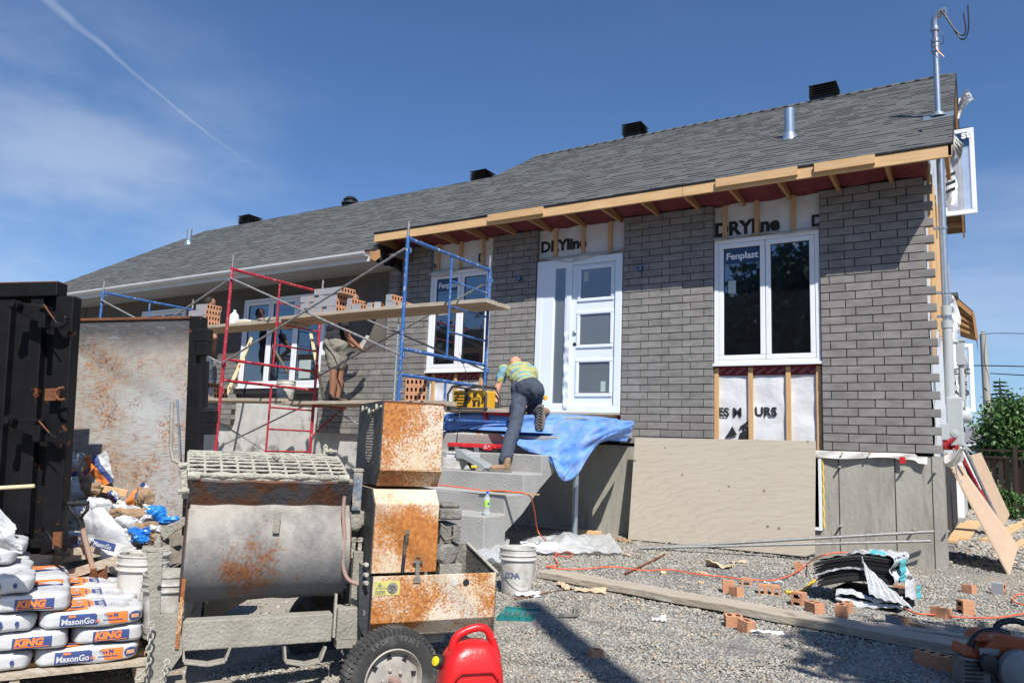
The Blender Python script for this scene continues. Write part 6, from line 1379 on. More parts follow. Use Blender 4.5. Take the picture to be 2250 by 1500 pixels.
# engine hood: upper box, lower box, tray
HO = -.10
def zh(py, off, px=880): return MP(px, py, off)[2]
ua0, ua1 = aM(839, 960, HO), aM(974, 960, HO)
prof = [(HO, zh(1032, HO)), (HO, zh(882, HO)), (HO+.60, zh(882, HO)), (HO+.60, zh(1066, HO+.06)), (HO+.07, zh(1066, HO+.07))]
m = MB(); base = V(M0[0], M0[1], 0)
m.prism(prof, base+E1*(ua0+.002), E2, (0, 0, 1), E1*(ua1-ua0-.004)); hood = m.build('upper_hood', 'rusty_cream', mx_, bevel=.006)
m = MB(); m.prism([(o+(.001 if i in (0, 1, 4) else 0), z) for i, (o, z) in enumerate(prof)], base+E1*(ua0-.006), E2, (0, 0, 1), E1*.008); m.build('hood_side', 'hood_black', mx_)
m = MB(); m.hexa(base+E1*ua0+E2*HO+V(0, 0, zh(882, HO)-.008)-E2*.002, E1*(ua1-ua0), E2*.6, (0, 0, .010)); m.build('hood_top', 'rust', mx_)
m = MB(); zc0, zc1 = zh(1066, HO+.07), zh(1032, HO)
m.hexa(base+E1*(ua0+.0)+E2*(HO+.068)+V(0, 0, zc0), E1*(ua1-ua0), E2*(-.07)+V(0, 0, zc1-zc0), V(0, 0, -.004)-E2*.003); m.build('hood_chin', 'rusty_orange', mx_)
# perforated vent on the dark side
m = MB(); sc_ = (HO+.27); 
for i in range(9):
    for j in range(17):
        u = (i-4)*.022+(.011 if j % 2 else 0); v = (j-8)*.0165
        if (u/.095)**2+(v/.145)**2 < 1: m.lathe([(.0065, 0), (.0065, .001)], base+E1*(ua0-.0065)+E2*(sc_+u)+V(0, 0, (zh(882, HO)+zh(1066, HO))/2+v+.02), -E1, 6)
m.build('vent_holes', 'cement_coat', mx_)
m = MB()
for (o, z) in ((.02, -.03), (.2, -.05), (.38, -.03)): m.tube([base+E1*(ua0-.008)+E2*(HO+o)+V(0, 0, zh(882, HO)+z), base+E1*(ua0-.02)+E2*(HO+o+.06)+V(0, 0, zh(882, HO)+z-.02), base+E1*(ua0-.008)+E2*(HO+o+.12)+V(0, 0, zh(882, HO)+z+.01)], .008, 6)
m.build('mortar_drips', 'cement_coat', mx_, smooth=True)
la0, la1 = aM(821, 1160, HO), aM(964, 1160, HO)
pl_ = [(HO+.08, zh(1074, HO+.08)), (HO, zh(1107, HO)), (HO, zh(1258, HO)), (HO+.62, zh(1258, HO)), (HO+.62, zh(1074, HO+.08))]
m = MB(); m.prism(pl_, base+E1*(la0+.002), E2, (0, 0, 1), E1*(la1-la0-.004)); lh = m.build('lower_hood', 'rusty_lower', mx_, bevel=.005)
m = MB(); m.prism([(o+(.001 if i < 3 else 0), z) for i, (o, z) in enumerate(pl_)], base+E1*(la0-.006), E2, (0, 0, 1), E1*.008); m.build('hood_side', 'hood_black', mx_)
m = MB(); q = [(MP(px, py, HO-.002)) for px, py in ((905, 1110), (962, 1108), (960, 1255), (895, 1255))]; m.add(q+[p_-E2*.002 for p_ in q], [(4, 5, 6, 7)[::-1], (0, 1, 2, 3)]); m.build('rust_patch', 'rusty_orange', mx_) if False else None
m = MB(); q = [MP(px, py, HO-.001) for px, py in ((888, 1175), (896, 1173), (888, 1258), (880, 1258))]; m.prism([((p_-q[0])@E1, p_[2]-q[0][2]) for p_ in q], q[0], E1, (0, 0, 1), -E2*.002); m.build('throttle_slot', 'dark_gap', mx_)
m = MB(); m.tube([MP(888, 1235, HO+.03), MP(890, 1200, HO-.02), MP(896, 1172, HO-.04)], .009, 8); m.lathe([(.011, 0), (.011, .02)], MP(896, 1172, HO-.04), (0, 0, 1), 8); m.build('throttle_lever', 'engine_grey', mx_, smooth=True)
def hood_latch():
    m = MB(); c = MP(917, 1236, HO-.01); m.hexa(c-E1*.026, E1*.056, -E2*.012, (0, 0, .012)); m.hexa(c-E1*.01-V(0, 0, .075), E1*.022, -E2*.014, (0, 0, .08)); m.hexa(c-E1*.02-V(0, 0, .105), E1*.04, -E2*.018, (0, 0, .03)); m.tube([c+V(0, 0, .012)-E1*.01, c+V(-.0, 0, .035)-E1*.012, c+V(0, 0, .035)+E1*.014, c+V(0, 0, .012)+E1*.014], .004, 6); return m.build('hood_latch', 'engine_grey', mx_, bevel=.002)
hood_latch()
ta0, ta1 = aM(817, 1310, HO-.02), aM(1090, 1310, HO-.02)
pt = [(HO-.02, zh(1262, HO-.02, 950)), (HO-.02, zh(1362, HO-.02, 950)), (HO+.05, zh(1392, HO+.05, 950)), (HO+.06, zh(1392, HO+.05, 950)), (HO-.008, zh(1360, HO-.02, 950)), (HO-.008, zh(1262, HO-.02, 950))]
m = MB(); m.prism(pt, base+E1*ta0, E2, (0, 0, 1), E1*(ta1-ta0)); tr_ = m.build('engine_tray', 'rusty_cream', mx_, bevel=.003)
ztr = pt[0][1]; zbt = pt[2][1]
m = MB(); m.hexa(base+E1*(ta0-.004)+E2*(HO-.02)+V(0, 0, zbt), E1*.006, E2*.66, (0, 0, ztr-zbt)); m.build('tray_side', 'hood_black', mx_)
m = MB(); m.prism([(0, 0), (.50, 0), (.50, ztr-zbt+.10), (.0, ztr-zbt)], base+E1*(ta1-.008)+E2*(HO-.02)+V(0, 0, zbt), E2, (0, 0, 1), E1*.007); m.hexa(base+E1*ta0+E2*(HO+.48)+V(0, 0, zbt), E1*(ta1-ta0), E2*.008, (0, 0, ztr-zbt+.10)); m.hexa(base+E1*ta0+E2*(HO+.04)+V(0, 0, zbt+.01), E1*(ta1-ta0), E2*.5, (0, 0, .01)); m.build('tray_walls', 'engine_grey', mx_)
m = MB(); m.hexa(base+E1*(ta1-.012)+E2*(HO-.02)+V(0, 0, ztr), E1*.02, E2*.50+V(0, 0, .10), (0, 0, .006)); m.build('tray_rim', 'cement_coat', mx_)
for px, mtx in ((998, 'bucket_white'), (1024, 'dark_gap')): m = MB(); m.lathe([(.019, 0), (.019, .002)], MP(px, 1279, HO-.0205), -E2, 20); m.build('tray_hole', mtx, mx_)
m = MB(); c = MP(820, 1308, HO-.0205); m.hexa(c, E1*.145, -E2*.002, (0, 0, .075)); dk = m.build('warning_sticker', mat('sticker_yellow', (.62, .56, .16), (.5, .45, .14), scale=12, rough=.6), mx_)
m = MB(); m.lathe([(.013, 0), (.013, .001), (.030, .001), (.030, 0)], c+E1*.105+V(0, 0, .036)-E2*.003, -E2, 24); m.lathe([(.0, 0), (.008, 0), (.008, .001), (0, .001)], c+E1*.105+V(0, 0, .036)-E2*.003, -E2, 16); m.build('wheel_symbol', 'engine_grey', dk)
text('ATTENTION', .014, c+E1*.01+V(0, 0, .032)-E2*.003, E1, (0, 0, 1), 'engine_grey', dk, 'printed_word', bold=.0004, depth=.0003)
m = MB()
for k in range(3): m.hexa(c+E1*.01+V(0, 0, .008+.007*k)-E2*.003, E1*.055, -E2*.0006, (0, 0, .003))
m.prism([(0, 0), (.026, 0), (.013, .02)], c+E1*.02+V(0, 0, .048)-E2*.003, E1, (0, 0, 1), -E2*.0008); m.build('printed_lines', 'engine_grey', dk)
m = MB(); m.hexa(W_(aM(740, 1412, .0), .0, zbt-.06), E1*.62, E2*.08, (0, 0, .055)); m.build('tray_beam', 'dusty_steel', mx_, bevel=.004)
m = MB(); m.hexa(W_(ta1-.03, -.12, zbt-.09), E1*.035, E2*.06, (0, 0, .09)); m.build('tray_bracket', 'dusty_steel', mx_, bevel=.003)
# black side skirt with bolts between drum and tray
m = MB(); Q = [MP(px, py, HO+.02) for px, py in ((790, 1235), (818, 1262), (816, 1392), (800, 1400), (788, 1370))]; m.prism([((p_-Q[0])@E1, p_[2]-Q[0][2]) for p_ in Q], Q[0], E1, (0, 0, 1), E2*.01); m.build('side_skirt', 'hood_black', mx_)
for py in (1240, 1262, 1280): m = MB(); m.tube([MP(801, py, HO), MP(806, py, HO-.03)], .012, 8); m.build('bolt', 'cement_coat', mx_)
# engine block
m = MB(); c = MP(968, 1135, .16); m.hexa(c+V(0, 0, -.02), E1*.14, E2*.2, (0, 0, .07)); m.hexa(c+V(0, 0, .05)+E1*.01+E2*.01, E1*.12, E2*.18, (0, 0, .03)); m.build('air_filter', 'engine_grey', mx_, bevel=.015, segs=3)
m = MB(); m.hexa(MP(966, 1205, .2), E1*.1, E2*.2, (0, 0, .15))
for k in range(5): m.hexa(MP(992, 1200, .18)+V(0, 0, k*.028), E1*.06, E2*.12, (0, 0, .012))
m.hexa(MP(995, 1190, .15), E1*.045, E2*.02, (0, 0, .10)); m.lathe([(.07, 0), (.07, .06), (.05, .08)], MP(975, 1215, .2), -E2, 20); m.build('engine_block', 'engine_grey', mx_, bevel=.004)
m = MB(); m.tube(bez([MP(968, 1150, .15), MP(985, 1165, .12), MP(978, 1185, .12), MP(1000, 1178, .12)], 6), .006, 6); m.build('fuel_line', 'engine_grey', mx_, smooth=True)
m = MB(); m.hexa(MP(966, 1262, .12), E1*.14, E2*.25, (0, 0, .06)); m.build('engine_base', 'dusty_steel', mx_, bevel=.003)
# ---- chain hanging from the left plate
def chain(label, pts, n, r=.017, nm='chain'):
    C_ = bez(pts, 12); L_ = [0]
    for a, b in zip(C_[:-1], C_[1:]): L_.append(L_[-1]+np.linalg.norm(b-a))
    m = MB()
    for k in range(n):
        s = L_[-1]*(k+.5)/n; i = max(0, np.searchsorted(L_, s)-1); i = min(i, len(C_)-2); c = C_[i]; d = unit(C_[i+1]-C_[i]); s1 = unit(np.cross(d, (.3, .5, .8) if k % 2 else (.9, -.2, .1)))
        hl = L_[-1]/n*.62; m.tube([c+d*hl*math.cos(w)+s1*r*.8*math.sin(w) for w in np.linspace(0, 2*math.pi, 11)[:-1]], .0048, 6, closed=True)
    return tag(m.build(nm, 'cement_coat', smooth=True), label, 'chain', 'cement-crusted chains hanging from the mixer')
chain('crusted chain hanging left of the mixer end plate', [MP(333, 1368, -.10), MP(328, 1420, -.11), MP(322, 1470, -.12), MP(300, 1492, -.14)], 10)
chain('crusted chain hanging in front of the mixer end plate', [MP(368, 1450, -.10), MP(362, 1475, -.12), MP(356, 1500, -.12)], 5)
chain('loose crusted chain heap beside the pallet of mortar sacks', [AG(262, 1485), AG(285, 1470)+V(0, 0, .03), AG(305, 1478)+V(0, 0, .02), AG(322, 1460)+V(0, 0, .05), AG(330, 1490)], 11)
# ---- red fuel can
def gas_can():
    FC = AD(1032, 1500, 3.30); ax_ = unit(V(RR[0], RR[1], 0)); dp = V(-ax_[1], ax_[0], 0); rot_ = .30; ax_, dp = ax_*math.cos(rot_)+dp*math.sin(rot_), dp*math.cos(rot_)-ax_*math.sin(rot_)
    zb_ = FC[2]-.22; root = empty('fuel_can', (FC[0], FC[1], zb_), 'bright red plastic fuel can with black and yellow spout cap beside the spare wheel', 'fuel can')
    m = MB(); lv = [(-.0, .135, .105, 0), (.02, .145, .115, 0), (.15, .148, .118, 0), (.29, .140, .112, .0), (.345, .122, .098, .0), (.385, .088, .078, .005), (.405, .05, .055, .01)]; N_ = 32; P = []
    for (z, rx, ry, sh) in lv:
        for j in range(N_):
            w = 2*math.pi*j/N_; cx, sy = math.cos(w), math.sin(w); e = .55; px_ = math.copysign(abs(cx)**e, cx); py_ = math.copysign(abs(sy)**e, sy)
            if cx < 0: px_ *= 1.0
            P.append(FC*V(1, 1, 0)+ax_*(rx*px_+sh)+dp*(ry*py_)+V(0, 0, zb_+z))
    k = len(lv); F = [(i*N_+j, i*N_+(j+1) % N_, (i+1)*N_+(j+1) % N_, (i+1)*N_+j) for i in range(k-1) for j in range(N_)]+[tuple(range(N_))[::-1], tuple((k-1)*N_+j for j in range(N_))]; m.add(P, F)
    b = m.build('body', 'can_red', root, smooth=True, angle=1.2); s_ = b.modifiers.new('Subsurf', 'SUBSURF'); s_.levels = 1; s_.render_levels = 1
    m = MB(); o = FC*V(1, 1, 0)+V(0, 0, zb_); H_ = [o-ax_*.085+V(0, 0, .30), o-ax_*.085+V(0, 0, .385), o-ax_*.055+V(0, 0, .43), o+ax_*.02+V(0, 0, .455), o+ax_*.065+V(0, 0, .445), o+ax_*.095+V(0, 0, .40), o+ax_*.125+V(0, 0, .32)]
    m.tube(bez(H_, 6), .0175, 12); m.build('handle', 'can_red', root, smooth=True)
    m = MB(); sp = o-ax_*.135+V(0, 0, .315); d_ = unit(-ax_*.8-dp*.5+V(0, 0, .3)); m.tube([o-ax_*.09+V(0, 0, .30), sp], .026, 12); m.build('neck', 'can_red', root, smooth=True)
    m = MB(); m.lathe([(.027, 0), (.030, .005), (.030, .035), (.026, .042), (.018, .042)], sp-d_*.01, d_, 18); m.build('spout_collar', 'black_plastic', root, smooth=True)
    m = MB(); m.lathe([(.02, .038), (.02, .046), (.0, .05)], sp-d_*.01, d_, 16); m.build('cap', mat('cap_yellow', (.85, .60, .02), rough=.4), root, smooth=True)
    for s_ in (-1, 1):
        rr = [o-dp*.120+ax_*x+V(0, 0, z) for x, z in ((-.10, .06), (-.10, .27), (-.07, .30), (.07, .30), (.10, .27), (.10, .06))]
        if s_ > 0: m = MB(); m.tube(rr, .005, 6); m.tube([o-dp*.119+ax_*-.085+V(0, 0, .17), o-dp*.119+ax_*.085+V(0, 0, .17)], .004, 6); m.build('moulded_rib', 'can_red', root, smooth=True)
    m = MB(); m.tube([o+ax_*.085-dp*.012+V(0, 0, .415), o+ax_*.12-dp*.02+V(0, 0, .412)], .002, 5); m.build('tie', 'black_cable', root)
gas_can()
# ================================================================ mortar sacks on a pallet
PA_ = .46; P1 = V(math.sin(PA_), math.cos(PA_), 0); P2 = V(-math.cos(PA_), math.sin(PA_), 0)
PO = AD(70, 1492, 3.98); SL_, SW_, SH_ = .52, .36, .100; ROTP = math.atan2(P1[1], P1[0])
mat('sack_white', (.56, .57, .58), (.47, .48, .50), scale=5, rough=.55, bump=.7, bscale=11, c3=(.36, .33, .28), t3=.63, s3=9, soft=.05)
mat('print_blue', (.045, .075, .24), (.035, .06, .2), scale=14, rough=.55); mat('print_orange', (.80, .25, .055), (.74, .2, .04), scale=14, rough=.55); mat('print_tan', (.72, .38, .2), scale=14, rough=.6)
PW = 5.5
def sack_pt(face, x, y, L_, W2, H2, lift=.0012):
    "flat print coordinates (metres from the face centre) laid on the sack surface"
    hx = min(abs(2*x/L_), .995)
    if face == 'front': hy = min(abs(2*y/H2), .99); r = max(1-hx**PW-hy**PW, .02)**(1/PW); return V(x, -W2/2*r-lift, y)
    if face == 'top': hy = min(abs(2*y/W2), .99); r = max(1-hx**PW-hy**PW, .02)**(1/PW); return V(x, y, H2/2*r+lift)
def patch(face, x0, x1, y0, y1, mt, parent, dims, lift, name='printed_panel', shape=None):
    m = MB(); m.grid(lambda u, v: sack_pt(face, x0+(x1-x0)*u, y0+(y1-y0)*v, *dims, lift=lift), 14, 8)
    if shape == 'ell':
        m = MB(); P = []; cx, cy = (x0+x1)/2, (y0+y1)/2
        for i in range(6):
            for j in range(24): w = 2*math.pi*j/24; P.append(sack_pt(face, cx+(x1-x0)/2*math.cos(w)*i/5, cy+(y1-y0)/2*math.sin(w)*i/5, *dims, lift=lift))
        m.add(P, [(i*24+j, i*24+(j+1) % 24, (i+1)*24+(j+1) % 24, (i+1)*24+j) for i in range(5) for j in range(24)])
    return m.build(name, mt, parent, smooth=True, world_space=False)
def wtext(s, size, face, x, y, mt, parent, dims, lift, rot=0., bold=.0, sx=1., shear=0., name='printed_word'):
    cu = bpy.data.curves.new(name, 'FONT'); cu.body = s; cu.size = size; cu.offset = bold; cu.resolution_u = 2; cu.shear = shear
    t = bpy.data.objects.new('tmp', cu); COL.objects.link(t); dg = bpy.context.evaluated_depsgraph_get(); me = bpy.data.meshes.new_from_object(t.evaluated_get(dg)); bpy.data.objects.remove(t); bpy.data.curves.remove(cu)
    c_, s_ = math.cos(rot), math.sin(rot)
    for v in me.vertices:
        a, b = v.co.x*sx, v.co.y; v.co = Vector(sack_pt(face, x+a*c_-b*s_, y+a*s_+b*c_, *dims, lift=lift))
    me.name = name; me.materials.clear(); me.materials.append(MATS[mt]); o = bpy.data.objects.new(name, me); COL.objects.link(o); o.parent = parent; return o
def sack_body(m, L_, W2, H2, seed, amp=.011):
    r = random.Random(seed); ph = [r.uniform(0, 6) for _ in range(8)]; n = 16
    for ax in range(3):
        for sg in (-1, 1):
            def fn(u, v):
                a, b = 2*u-1, 2*v-1
                d = [0, 0, 0]; d[ax] = sg; d[(ax+1) % 3] = a*sg if False else a; d[(ax+2) % 3] = b; d = np.array(d)
                k = (abs(d)**PW).sum()**(1/PW); q = d/k
                P = q*np.array([L_/2, W2/2, H2/2]); x, y, z = P
                w = amp*(.5*math.sin(x*23+ph[0]+z*9)+.5*math.sin(y*27+ph[1]+x*8)+.35*math.sin(x*61+z*40+ph[2])*abs(q[0])+.5*math.sin(z*70+x*14+ph[3])*max(0, abs(q[0])-.72)*3)
                if abs(q[0]) > .9: w -= .006
                return P*(1-.02*abs(math.sin(x*9+ph[4])))+q/np.linalg.norm(q)*w*.7
            b = MB(); b.grid(fn, n, n); f = b.f if sg > 0 else [t[::-1] for t in b.f]; m.add(b.v, f)
    return m
def weld(o, d=.0005):
    w = o.modifiers.new('Weld', 'WELD'); w.merge_threshold = d
def make_sack(kind, seed, name='mortar_sack'):
    "kind 'long': long side to the front; 'end': short end with the makers name to the front"
    root = bpy.data.objects.new(name, None); COL.objects.link(root)
    L_, W2 = (SL_, SW_) if kind == 'long' else (SW_, SL_)
    dims = (L_, W2, SH_); m = sack_body(MB(), *dims, seed); b = m.build('sack', 'sack_white', root, smooth=2, world_space=False); weld(b, .002)
    k = SH_/.155
    if kind == 'long':
        patch('front', -.165, .035, -.048*k, .048*k, 'print_blue', root, dims, .004); patch('front', .035, .165, -.048*k, .048*k, 'print_orange', root, dims, .004)
        wtext('MasonGo', .045, 'front', -.158, -.021, 'sack_white', root, dims, .006, bold=.0014, sx=.90); wtext('100', .020, 'front', .005, -.018, 'print_orange', root, dims, .006, bold=.0008, sx=.8); wtext('KING', .014, 'front', -.125, .0165, 'print_orange', root, dims, .006, bold=.0015)
        wtext('Type', .024, 'front', .045, .006, 'print_blue', root, dims, .006, bold=.0004, sx=.9); wtext('N', .029, 'front', .095, .005, 'print_blue', root, dims, .006, bold=.002); wtext('Air-Entrained Mortar', .0135, 'front', .043, -.014, 'print_blue', root, dims, .006, bold=.0005, sx=.85)
        patch('front', .172, .236, -.035*k, .04*k, 'print_blue', root, dims, .004, shape='ell', name='round_emblem'); patch('front', .184, .224, -.009, .012, 'print_tan', root, dims, .006, name='brick_drawing')
        patch('top', -.21, .0, -.15, .13, 'print_orange', root, dims, .004); patch('top', .005, .06, -.15, .13, 'print_blue', root, dims, .004); wtext('Type N', .045, 'top', -.06, -.02, 'sack_white', root, dims, .006, rot=1.57, bold=.001); wtext('Air-Entrained Mortar', .018, 'top', -.02, -.12, 'print_blue', root, dims, .006, rot=1.57, bold=.0004)
        patch('top', -.13, -.05, -.13, -.07, 'print_blue', root, dims, .006, shape='ell', name='round_emblem'); patch('top', -.115, -.065, -.112, -.088, 'print_tan', root, dims, .008, name='brick_drawing'); wtext('MORTIER', .03, 'top', .047, -.12, 'sack_white', root, dims, .006, rot=1.57, bold=.001)
        for i, x in enumerate((.09, .105, .12, .16, .175)): wtext('iiiiiiiiiiiiii' if i % 2 else 'mmmmmmm', .012, 'top', x, -.10+.04*(i % 2), 'print_blue', root, dims, .005, rot=1.57)
    else:
        patch('front', -.085, .095, -.029, .028, 'print_blue', root, dims, .004); wtext('KING', .050, 'front', -.076, -.0125, 'print_orange', root, dims, .006, bold=.003, sx=1.08, shear=.12); patch('front', -.076, .086, -.023, -.0185, 'print_orange', root, dims, .006)
        patch('top', -.12, .12, -.22, -.10, 'print_orange', root, dims, .004) if False else None
        patch('top', -.10, .13, .02, .17, 'print_orange', root, dims, .004); patch('top', -.10, .13, -.02, .02, 'print_blue', root, dims, .004); wtext('N', .04, 'top', .0, .07, 'sack_white', root, dims, .006, bold=.001)
    return root
def make_left_sack(seed):
    root = bpy.data.objects.new('mortar_sack', None); COL.objects.link(root); dims = (SL_, SW_, SH_); m = sack_body(MB(), *dims, seed); b = m.build('sack', 'sack_white', root, smooth=2, world_space=False); weld(b, .002)
    patch('front', .02, .105, -.026, .028, 'print_blue', root, dims, .004, shape='ell', name='round_emblem'); patch('front', .036, .09, -.010, .013, 'print_tan', root, dims, .006, name='brick_drawing'); patch('front', .158, .178, -.012, .014, 'print_blue', root, dims, .004, shape='ell', name='emblem'); patch('front', -.2, .0, -.028, .028, 'print_blue', root, dims, .004)
    patch('top', -.02, .08, -.14, .15, 'print_blue', root, dims, .004); patch('top', -.22, -.02, -.14, .15, 'print_orange', root, dims, .004); wtext('MasonGo', .07, 'top', .05, -.12, 'sack_white', root, dims, .006, rot=1.57, bold=.002, sx=.75); return root
protos = {'L': make_sack('long', 1), 'E': make_sack('end', 2), 'C': make_left_sack(3)}
used = set()
def put_sack(kind, a, b, layer, label, yaw=0., dz=0., tilt=(0, 0)):
    p = protos[kind]; o = p if kind not in used else copy_tree(p); used.add(kind)
    la = SL_ if kind != 'E' else SW_; lb = SW_ if kind != 'E' else SL_
    q = V(PO[0], PO[1], 0)+P1*(a+la/2)+P2*(b+lb/2); o.location = (q[0], q[1], PO[2]+.045+SH_*(layer+.5)*.985+dz); o.rotation_euler = (tilt[0], tilt[1], ROTP+yaw)
    return tag(o, label, 'sack', 'printed mortar sacks stacked on the pallet')
put_sack('L', 0, 0, 0, 'lowest front sack of the right column, long side printed blue and orange', -.01)
put_sack('L', 0, .37, 0, 'lowest sack of the right column, second from the front')
put_sack('C', -.53, 0, 0, 'lowest front sack of the left column with a round emblem', .01)
put_sack('E', .165, .0, 1, 'narrow sack end in the second layer of the right column', .02)
put_sack('E', -.20, -.01, 1, 'narrow sack end in the second layer of the left column', -.02)
put_sack('L', .0, -.01, 2, 'front sack on top of the right column, printed face in full sun', .012)
put_sack('L', .0, .355, 2, 'middle sack on top of the right column', -.008)
put_sack('L', .0, .72, 2, 'rear sack on top of the right column', .01, dz=.005)
put_sack('C', -.53, .0, 2, 'left column sack with a round emblem in the third layer', .015)
put_sack('E', -.21, -.005, 3, 'narrow sack end on the fourth layer of the left column', -.02)
put_sack('E', -.21, .52, 3, 'dusty sack lying behind on the fourth layer of the left column', .03)
put_sack('C', -.56, -.0, 4, 'fifth layer sack of the left column with dented white end', .02)
put_sack('C', -.58, .37, 4, 'fifth layer sack of the left column, second from the front', -.02)
put_sack('C', -.60, .74, 4, 'rear sack of the fifth layer in the left column', .02)
put_sack('C', -.66, .36, 5, 'sixth layer sack at the left picture edge', .0)
put_sack('C', -.62, .74, 5, 'rear sack of the sixth layer at the left', .02)
put_sack('C', -.70, .60, 6, 'topmost sack at the left picture edge', -.03)
pal = empty('pallet', (PO[0], PO[1], float(gz(PO[0], PO[1]))), 'wooden pallet under the stacked mortar sacks', 'pallet')
for k in range(6): m = MB(); m.hexa(V(PO[0], PO[1], PO[2]+.02)+P1*(-.75)+P2*(-.04+k*.21), P1*1.31, P2*.1, (0, 0, .022)); m.build('deck_board', 'fresh_wood' if k else 'old_plank', pal)
for k in (-.74, -.1, .5): m = MB(); m.hexa(V(PO[0], PO[1], PO[2]-.07)+P1*k+P2*(-.03), P1*.045, P2*1.15, (0, 0, .088)); m.build('stringer', 'old_plank', pal)
# ================================================================ dumpster
DG = -.1
DF = .06   # the panels face the camera
D1 = unit(V(RR[0], RR[1], 0)); D2 = V(-D1[1], D1[0], 0)
def DP(px, py, dep):
    "pixel on the upright plane parallel to the picture, dep metres from the camera plane"
    d = ray(px, py); o = CAM+FF*V(1, 1, 0)/math.cos(PITCH)*dep; t = ((o-CAM)@D2)/(d@D2); return CAM+d*t
mat('skip_black', (.011, .011, .012), (.007, .007, .008), scale=8, rough=.45, bump=.15, bscale=14, c3=(.16, .05, .02), t3=.645, s3=7, soft=.015, spec=.2)
def scratch_mat():
    m = bpy.data.materials.new('scratched_steel'); m.use_nodes = True; nt = m.node_tree; N = nt.nodes.new; L = nt.links.new; bs = nt.nodes['Principled BSDF']; bs.inputs['Roughness'].default_value = .5; bs.inputs['Metallic'].default_value = .12
    tc = N('ShaderNodeTexCoord')
    def noise(sc, st, det=6, rot=0.):
        mp = N('ShaderNodeMapping'); mp.inputs['Scale'].default_value = st; mp.inputs['Rotation'].default_value = (0, rot, 0); r_ = N('ShaderNodeMapping'); r_.inputs['Rotation'].default_value = (0, 0, -math.atan2(D1[1], D1[0])); L(tc.outputs['Object'], r_.inputs[0]); L(r_.outputs[0], mp.inputs[0])
        n = N('ShaderNodeTexNoise'); n.inputs['Scale'].default_value = sc; n.inputs['Detail'].default_value = det; L(mp.outputs[0], n.inputs[0]); return n.outputs['Fac']
    def mr(x, a, b):
        n = N('ShaderNodeMapRange'); L(x, n.inputs[0]); n.inputs[1].default_value = a; n.inputs[2].default_value = b; return n.outputs[0]
    def mix(f, a, b):
        n = N('ShaderNodeMix'); n.data_type = 'RGBA'; L(f, n.inputs[0])
        for k, v in ((6, a), (7, b)):
            if isinstance(v, tuple): n.inputs[k].default_value = (*v, 1)
            else: L(v, n.inputs[k])
        return n.outputs[2]
    def M(op, a, b):
        n = N('ShaderNodeMath'); n.operation = op
        for i, v in enumerate((a, b)):
            if isinstance(v, (int, float)): n.inputs[i].default_value = v
            else: L(v, n.inputs[i])
        return n.outputs[0]
    base = mix(mr(noise(2.2, (1, 1, 1)), .35, .65), (.45, .47, .47), (.36, .345, .30))
    # horizontal scratches, sparser diagonals and vertical runs
    h = mr(noise(12, (1.1, 1, 34), 8), .53, .58); hz = mr(noise(1.6, (1, 1, 1.4), 3), .40, .58)
    v = M('MULTIPLY', mr(noise(12, (26, 1, 1.2), 7), .55, .61), mr(noise(2.2, (1, 1, 1), 3), .48, .6)); dg = mr(noise(9, (1.6, 1, 20), 7, .6), .64, .665); blot = M('MULTIPLY', mr(noise(5, (1.3, 1, 1), 9), .50, .62), mr(noise(60, (1, 1, 1), 4), .45, .6))
    g = N('ShaderNodeSeparateXYZ'); mp = N('ShaderNodeMapping'); mp.inputs['Rotation'].default_value = (0, 0, -math.atan2(D1[1], D1[0])); L(tc.outputs['Object'], mp.inputs[0]); L(mp.outputs[0], g.inputs[0])
    rot = V(0, 0, 0); xr = float(np.array([math.cos(-math.atan2(D1[1], D1[0]))*DP(425, 900, 5.85)[0]-math.sin(-math.atan2(D1[1], D1[0]))*DP(425, 900, 5.85)[1]])[0])
    edge = mr(g.outputs[0], xr-.5, xr-.1)
    f = M('MAXIMUM', M('MULTIPLY', h, M('MAXIMUM', hz, edge)), M('MAXIMUM', M('MULTIPLY', v, .75), M('MAXIMUM', dg, blot)))
    c = mix(M('MULTIPLY', f, .88), base, mix(mr(noise(18, (1, 1, 1)), .4, .6), (.36, .15, .04), (.17, .065, .03)))
    ze = DP(280, 694, 5.85)[2]; tp_ = mr(M('ADD', g.outputs[2], M('MULTIPLY', noise(6, (1, 1, 1)), .16)), ze-.24, ze-.02); c = mix(M('MULTIPLY', tp_, .9), c, (.05, .052, .058))
    sc2 = mr(noise(11, (1.4, 1, 18), 8, .25), .635, .65); c = mix(M('MULTIPLY', sc2, .55), c, (.42, .45, .48))
    L(c, bs.inputs['Base Color']); MATS['scratched_steel'] = m
scratch_mat()
sk = empty('dumpster', DP(280, 1300, 5.2)*V(1, 1, 0)+V(0, 0, -.0), 'open black steel dumpster with rusty scratched inner wall and hinged end frame', 'dumpster')
zgr = .0
p0 = DP(60, 693, 5.9); p1 = DP(427, 697, 5.9); zt_ = (p0[2]+p1[2])/2
m = MB(); m.hexa(V(p0[0], p0[1], .05), (p1-p0)*V(1, 1, 0), D2*.02, (0, 0, zt_-.05)); m.build('inner_wall', 'scratched_steel', sk)
m = MB(); m.hexa(V(p0[0], p0[1], zt_-.004)-D2*.015, (p1-p0)*V(1, 1, 0), D2*.06, (0, 0, .022)); m.build('top_rim', 'rust', sk, bevel=.004)
